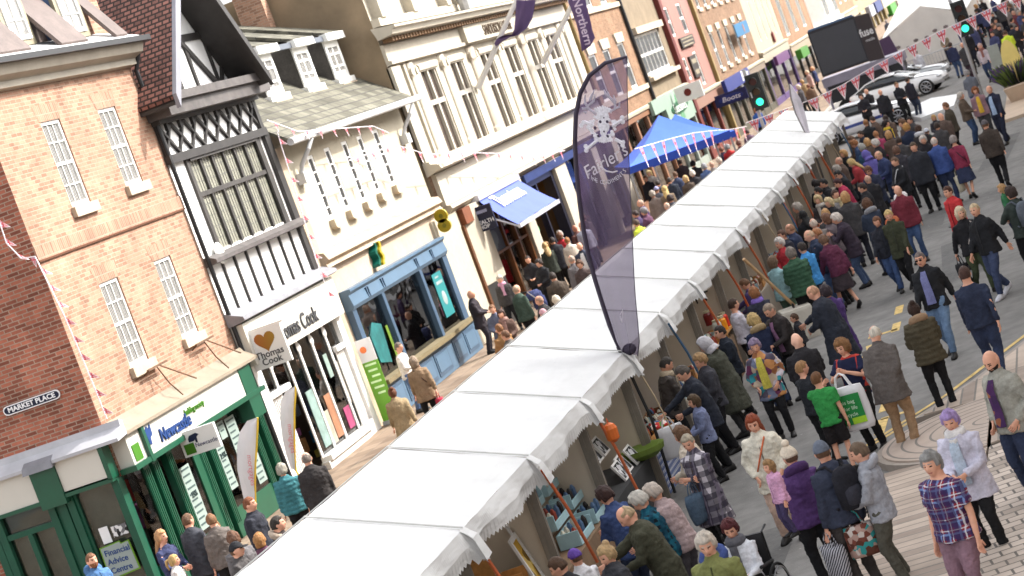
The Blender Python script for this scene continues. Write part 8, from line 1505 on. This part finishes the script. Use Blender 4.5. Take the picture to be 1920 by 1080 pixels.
person('shopper in a black coat packed among others beside the far half of the stalls',64.4,7.27,2.12,1.61,(34,33,37),(30,32,44),'bob',(196,150,100),'front','c',lod=2,head=(.15,0),build=1.0,group='shoppers in black beside the far half of the stalls')
person('shopper in a brown coat packed among others beside the far half of the stalls',71.0,6.43,0.47,1.72,(90,70,60),(30,32,44),'short',(60,46,40),'front','c',lod=2,head=(.15,0),build=1.0,group='shoppers in brown beside the far half of the stalls')
person('shopper in a navy coat packed among others beside the far half of the stalls',59.6,7.03,1.35,1.64,(40,42,56),(30,32,44),'full',(170,160,150),'front','c',lod=2,head=(.15,0),build=1.0,group='shoppers in navy beside the far half of the stalls')
person('shopper in a brown coat packed among others beside the far half of the stalls',67.7,7.29,1.69,1.67,(90,70,60),(30,32,44),'full',(110,80,60),'front','c',lod=2,head=(.15,0),build=1.0,group='shoppers in brown beside the far half of the stalls')
person('shopper in a black coat packed among others beside the far half of the stalls',54.0,5.76,0.40,1.63,(34,33,37),(30,32,44),'thin',(200,160,140),'front','c',lod=2,head=(.15,0),build=1.0,group='shoppers in black beside the far half of the stalls')
person('shopper in a brown coat packed among others beside the far half of the stalls',73.8,7.08,1.04,1.63,(90,70,60),(30,32,44),'short',(60,46,40),'front','c',lod=2,head=(.15,0),build=1.0,group='shoppers in brown beside the far half of the stalls')
person('shopper in a black coat packed among others beside the far half of the stalls',52.1,5.73,1.59,1.67,(34,33,37),(30,32,44),'short',(60,46,40),'front','c',lod=2,head=(.15,0),build=1.0,group='shoppers in black beside the far half of the stalls')
person('shopper in a charcoal coat packed among others beside the far half of the stalls',61.6,5.45,0.20,1.66,(62,60,62),(30,32,44),'short',(60,46,40),'front','c',lod=2,head=(.15,0),build=1.0,group='shoppers in charcoal beside the far half of the stalls')
person('shopper in a charcoal coat packed among others beside the far half of the stalls',49.6,6.42,0.13,1.60,(62,60,62),(30,32,44),'bob',(196,150,100),'front','c',lod=2,head=(.15,0),build=1.0,group='shoppers in charcoal beside the far half of the stalls')
person('shopper in a brown coat packed among others beside the far half of the stalls',65.1,6.61,0.43,1.64,(90,70,60),(30,32,44),'bob',(196,150,100),'front','c',lod=2,head=(.15,0),build=1.0,group='shoppers in brown beside the far half of the stalls')
WCX,WCY=23.77,5.20
PCX,PCY,PCR=60.20,16.12,5.76
GBX,GBY=30.13,4.46
bpy.data.scenes.remove(SCR)
# ---- things the people push, sit in or carry
def wheelchair(x,y,rz):
    s=thing('wheelchair','black wheelchair under the woman with burgundy hair and white top','wheelchair',(x,y,0),rz); bk=M('chair_black',(.02,.02,.022),.6,.1)
    MB().box(-.2,.28,-.23,.23,.42,.46).build('seat',bk,s); MB().box(-.26,-.21,-.22,.22,.46,.95).build('backrest',bk,s)
    for e in (-1,1):
        w_=MB().tube([(-.08+.3*math.cos(a),e*.3,.3+.3*math.sin(a)) for a in [2*math.pi*k/20 for k in range(21)]],.018,6).build('wheel',rubber,s); MB().tube([(-.08+.26*math.cos(a),e*.33,.3+.26*math.sin(a)) for a in [2*math.pi*k/20 for k in range(21)]],.009,5).build('hand_rim',silver,w_)
        MB().tube([(-.24,e*.22,.45),(-.25,e*.22,.95),(-.4,e*.22,.98)],.014,6).build('push_handle',bk,s); MB().tube([(-.2,e*.25,.62),(.15,e*.25,.66)],.022,6).build('armrest',bk,s); MB().disc((.35,e*.22,.09),.09,1,.03).build('castor',rubber,s)
        MB().box(.4,.55,e*.12-.07,e*.12+.07,.06,.08).build('footplate',bk,s)
wheelchair(WCX,WCY,2.93)
def pushchair(x,y,rz):
    s=thing('pushchair','dark blue pushchair in front of the dark haired couple by the health shop','pushchair',(x,y,.09),rz); c=fab((44,52,96))
    MB().loft([[(.05+.2*math.cos(a)*k,.2*math.sin(a)*k,z) for a in [2*math.pi*j/12 for j in range(12)]] for z,k in ((.4,.9),(.5,1),(.7,.95),(.72,.8))]).build('seat',c,s); MB().loft([[(-.1+.28*math.cos(a)*k,.22*k*math.sin(a),z) for a in [2*math.pi*j/12 for j in range(12)]] for z,k in ((.72,1),(.85,.95),(.95,.6))]).build('hood',c,s)
    for e in (-1,1): MB().tube([(-.5,e*.2,1.0),(.1,e*.22,.35),(.35,e*.2,.12)],.015,6).build('frame_tube',silver,s)
    for x_ in (-.3,.35):
        for e in (-1,1): MB().disc((x_,e*.24,.12),.12,1,.04).build('wheel',rubber,s)
    MB().tube([(-.5,-.2,1.0),(-.52,0,1.02),(-.5,.2,1.0)],.02,6).build('handle',rubber,s)
pushchair(PCX,PCY,PCR)
# large white and green printed carrier held up by the boy in the sports shirt
s=thing('carrier_bag','big white carrier bag with a green printed panel held by the curly haired boy','bag',(GBX,GBY,.5),2.95); wb=special('WHITEBAG')
MB().loft([[(.05*v*(1-.3*t)+.012*math.sin(7*u+4*t),.27*u*k,.62*(1-t)) for u,v in ((-1,-.4),(-.5,-1),(0,-1.1),(.5,-1),(1,-.4),(1,.4),(.5,1),(0,1.1),(-.5,1),(-1,.4))] for t,k in ((0,.9),(.15,1),(.5,1.03),(.9,1),(1,.9))]).build('bag_body',wb,s,smooth=True)
g=M('bag_green',srgb(36,134,66),.5,.08,4); MB().loft([[(.072+.012*math.sin(7*u),.2*u,.1+.42*t) for u in (-1,-.5,0,.5,1)] for t in (0,.5,1)],0,False,False).build('print_panel',g,s); MB().loft([[(.08,.2*u,.1+.1*t) for u in (.0,.5,1)] for t in (0,.9)],0,False,False).build('print_corner',M('bag_lime',srgb(160,206,50),.5),s)
for k,(wd,zz) in enumerate((('this bag',.42),('is for life',.33),('recycle',.24))): text('lettering',wd,M('bag_letter',srgb(206,232,206),.6),s,(.092,0,zz),(R(90),0,R(90)),.075,.001)
for e in (-1,1): MB().tube([(e*.03,-.12,.6),(e*.02,-.06,.78),(e*.0,0,.82),(e*.02,.06,.78),(e*.03,.12,.6)],.012,6).build('handle',wb,s)
# watch of the stout man
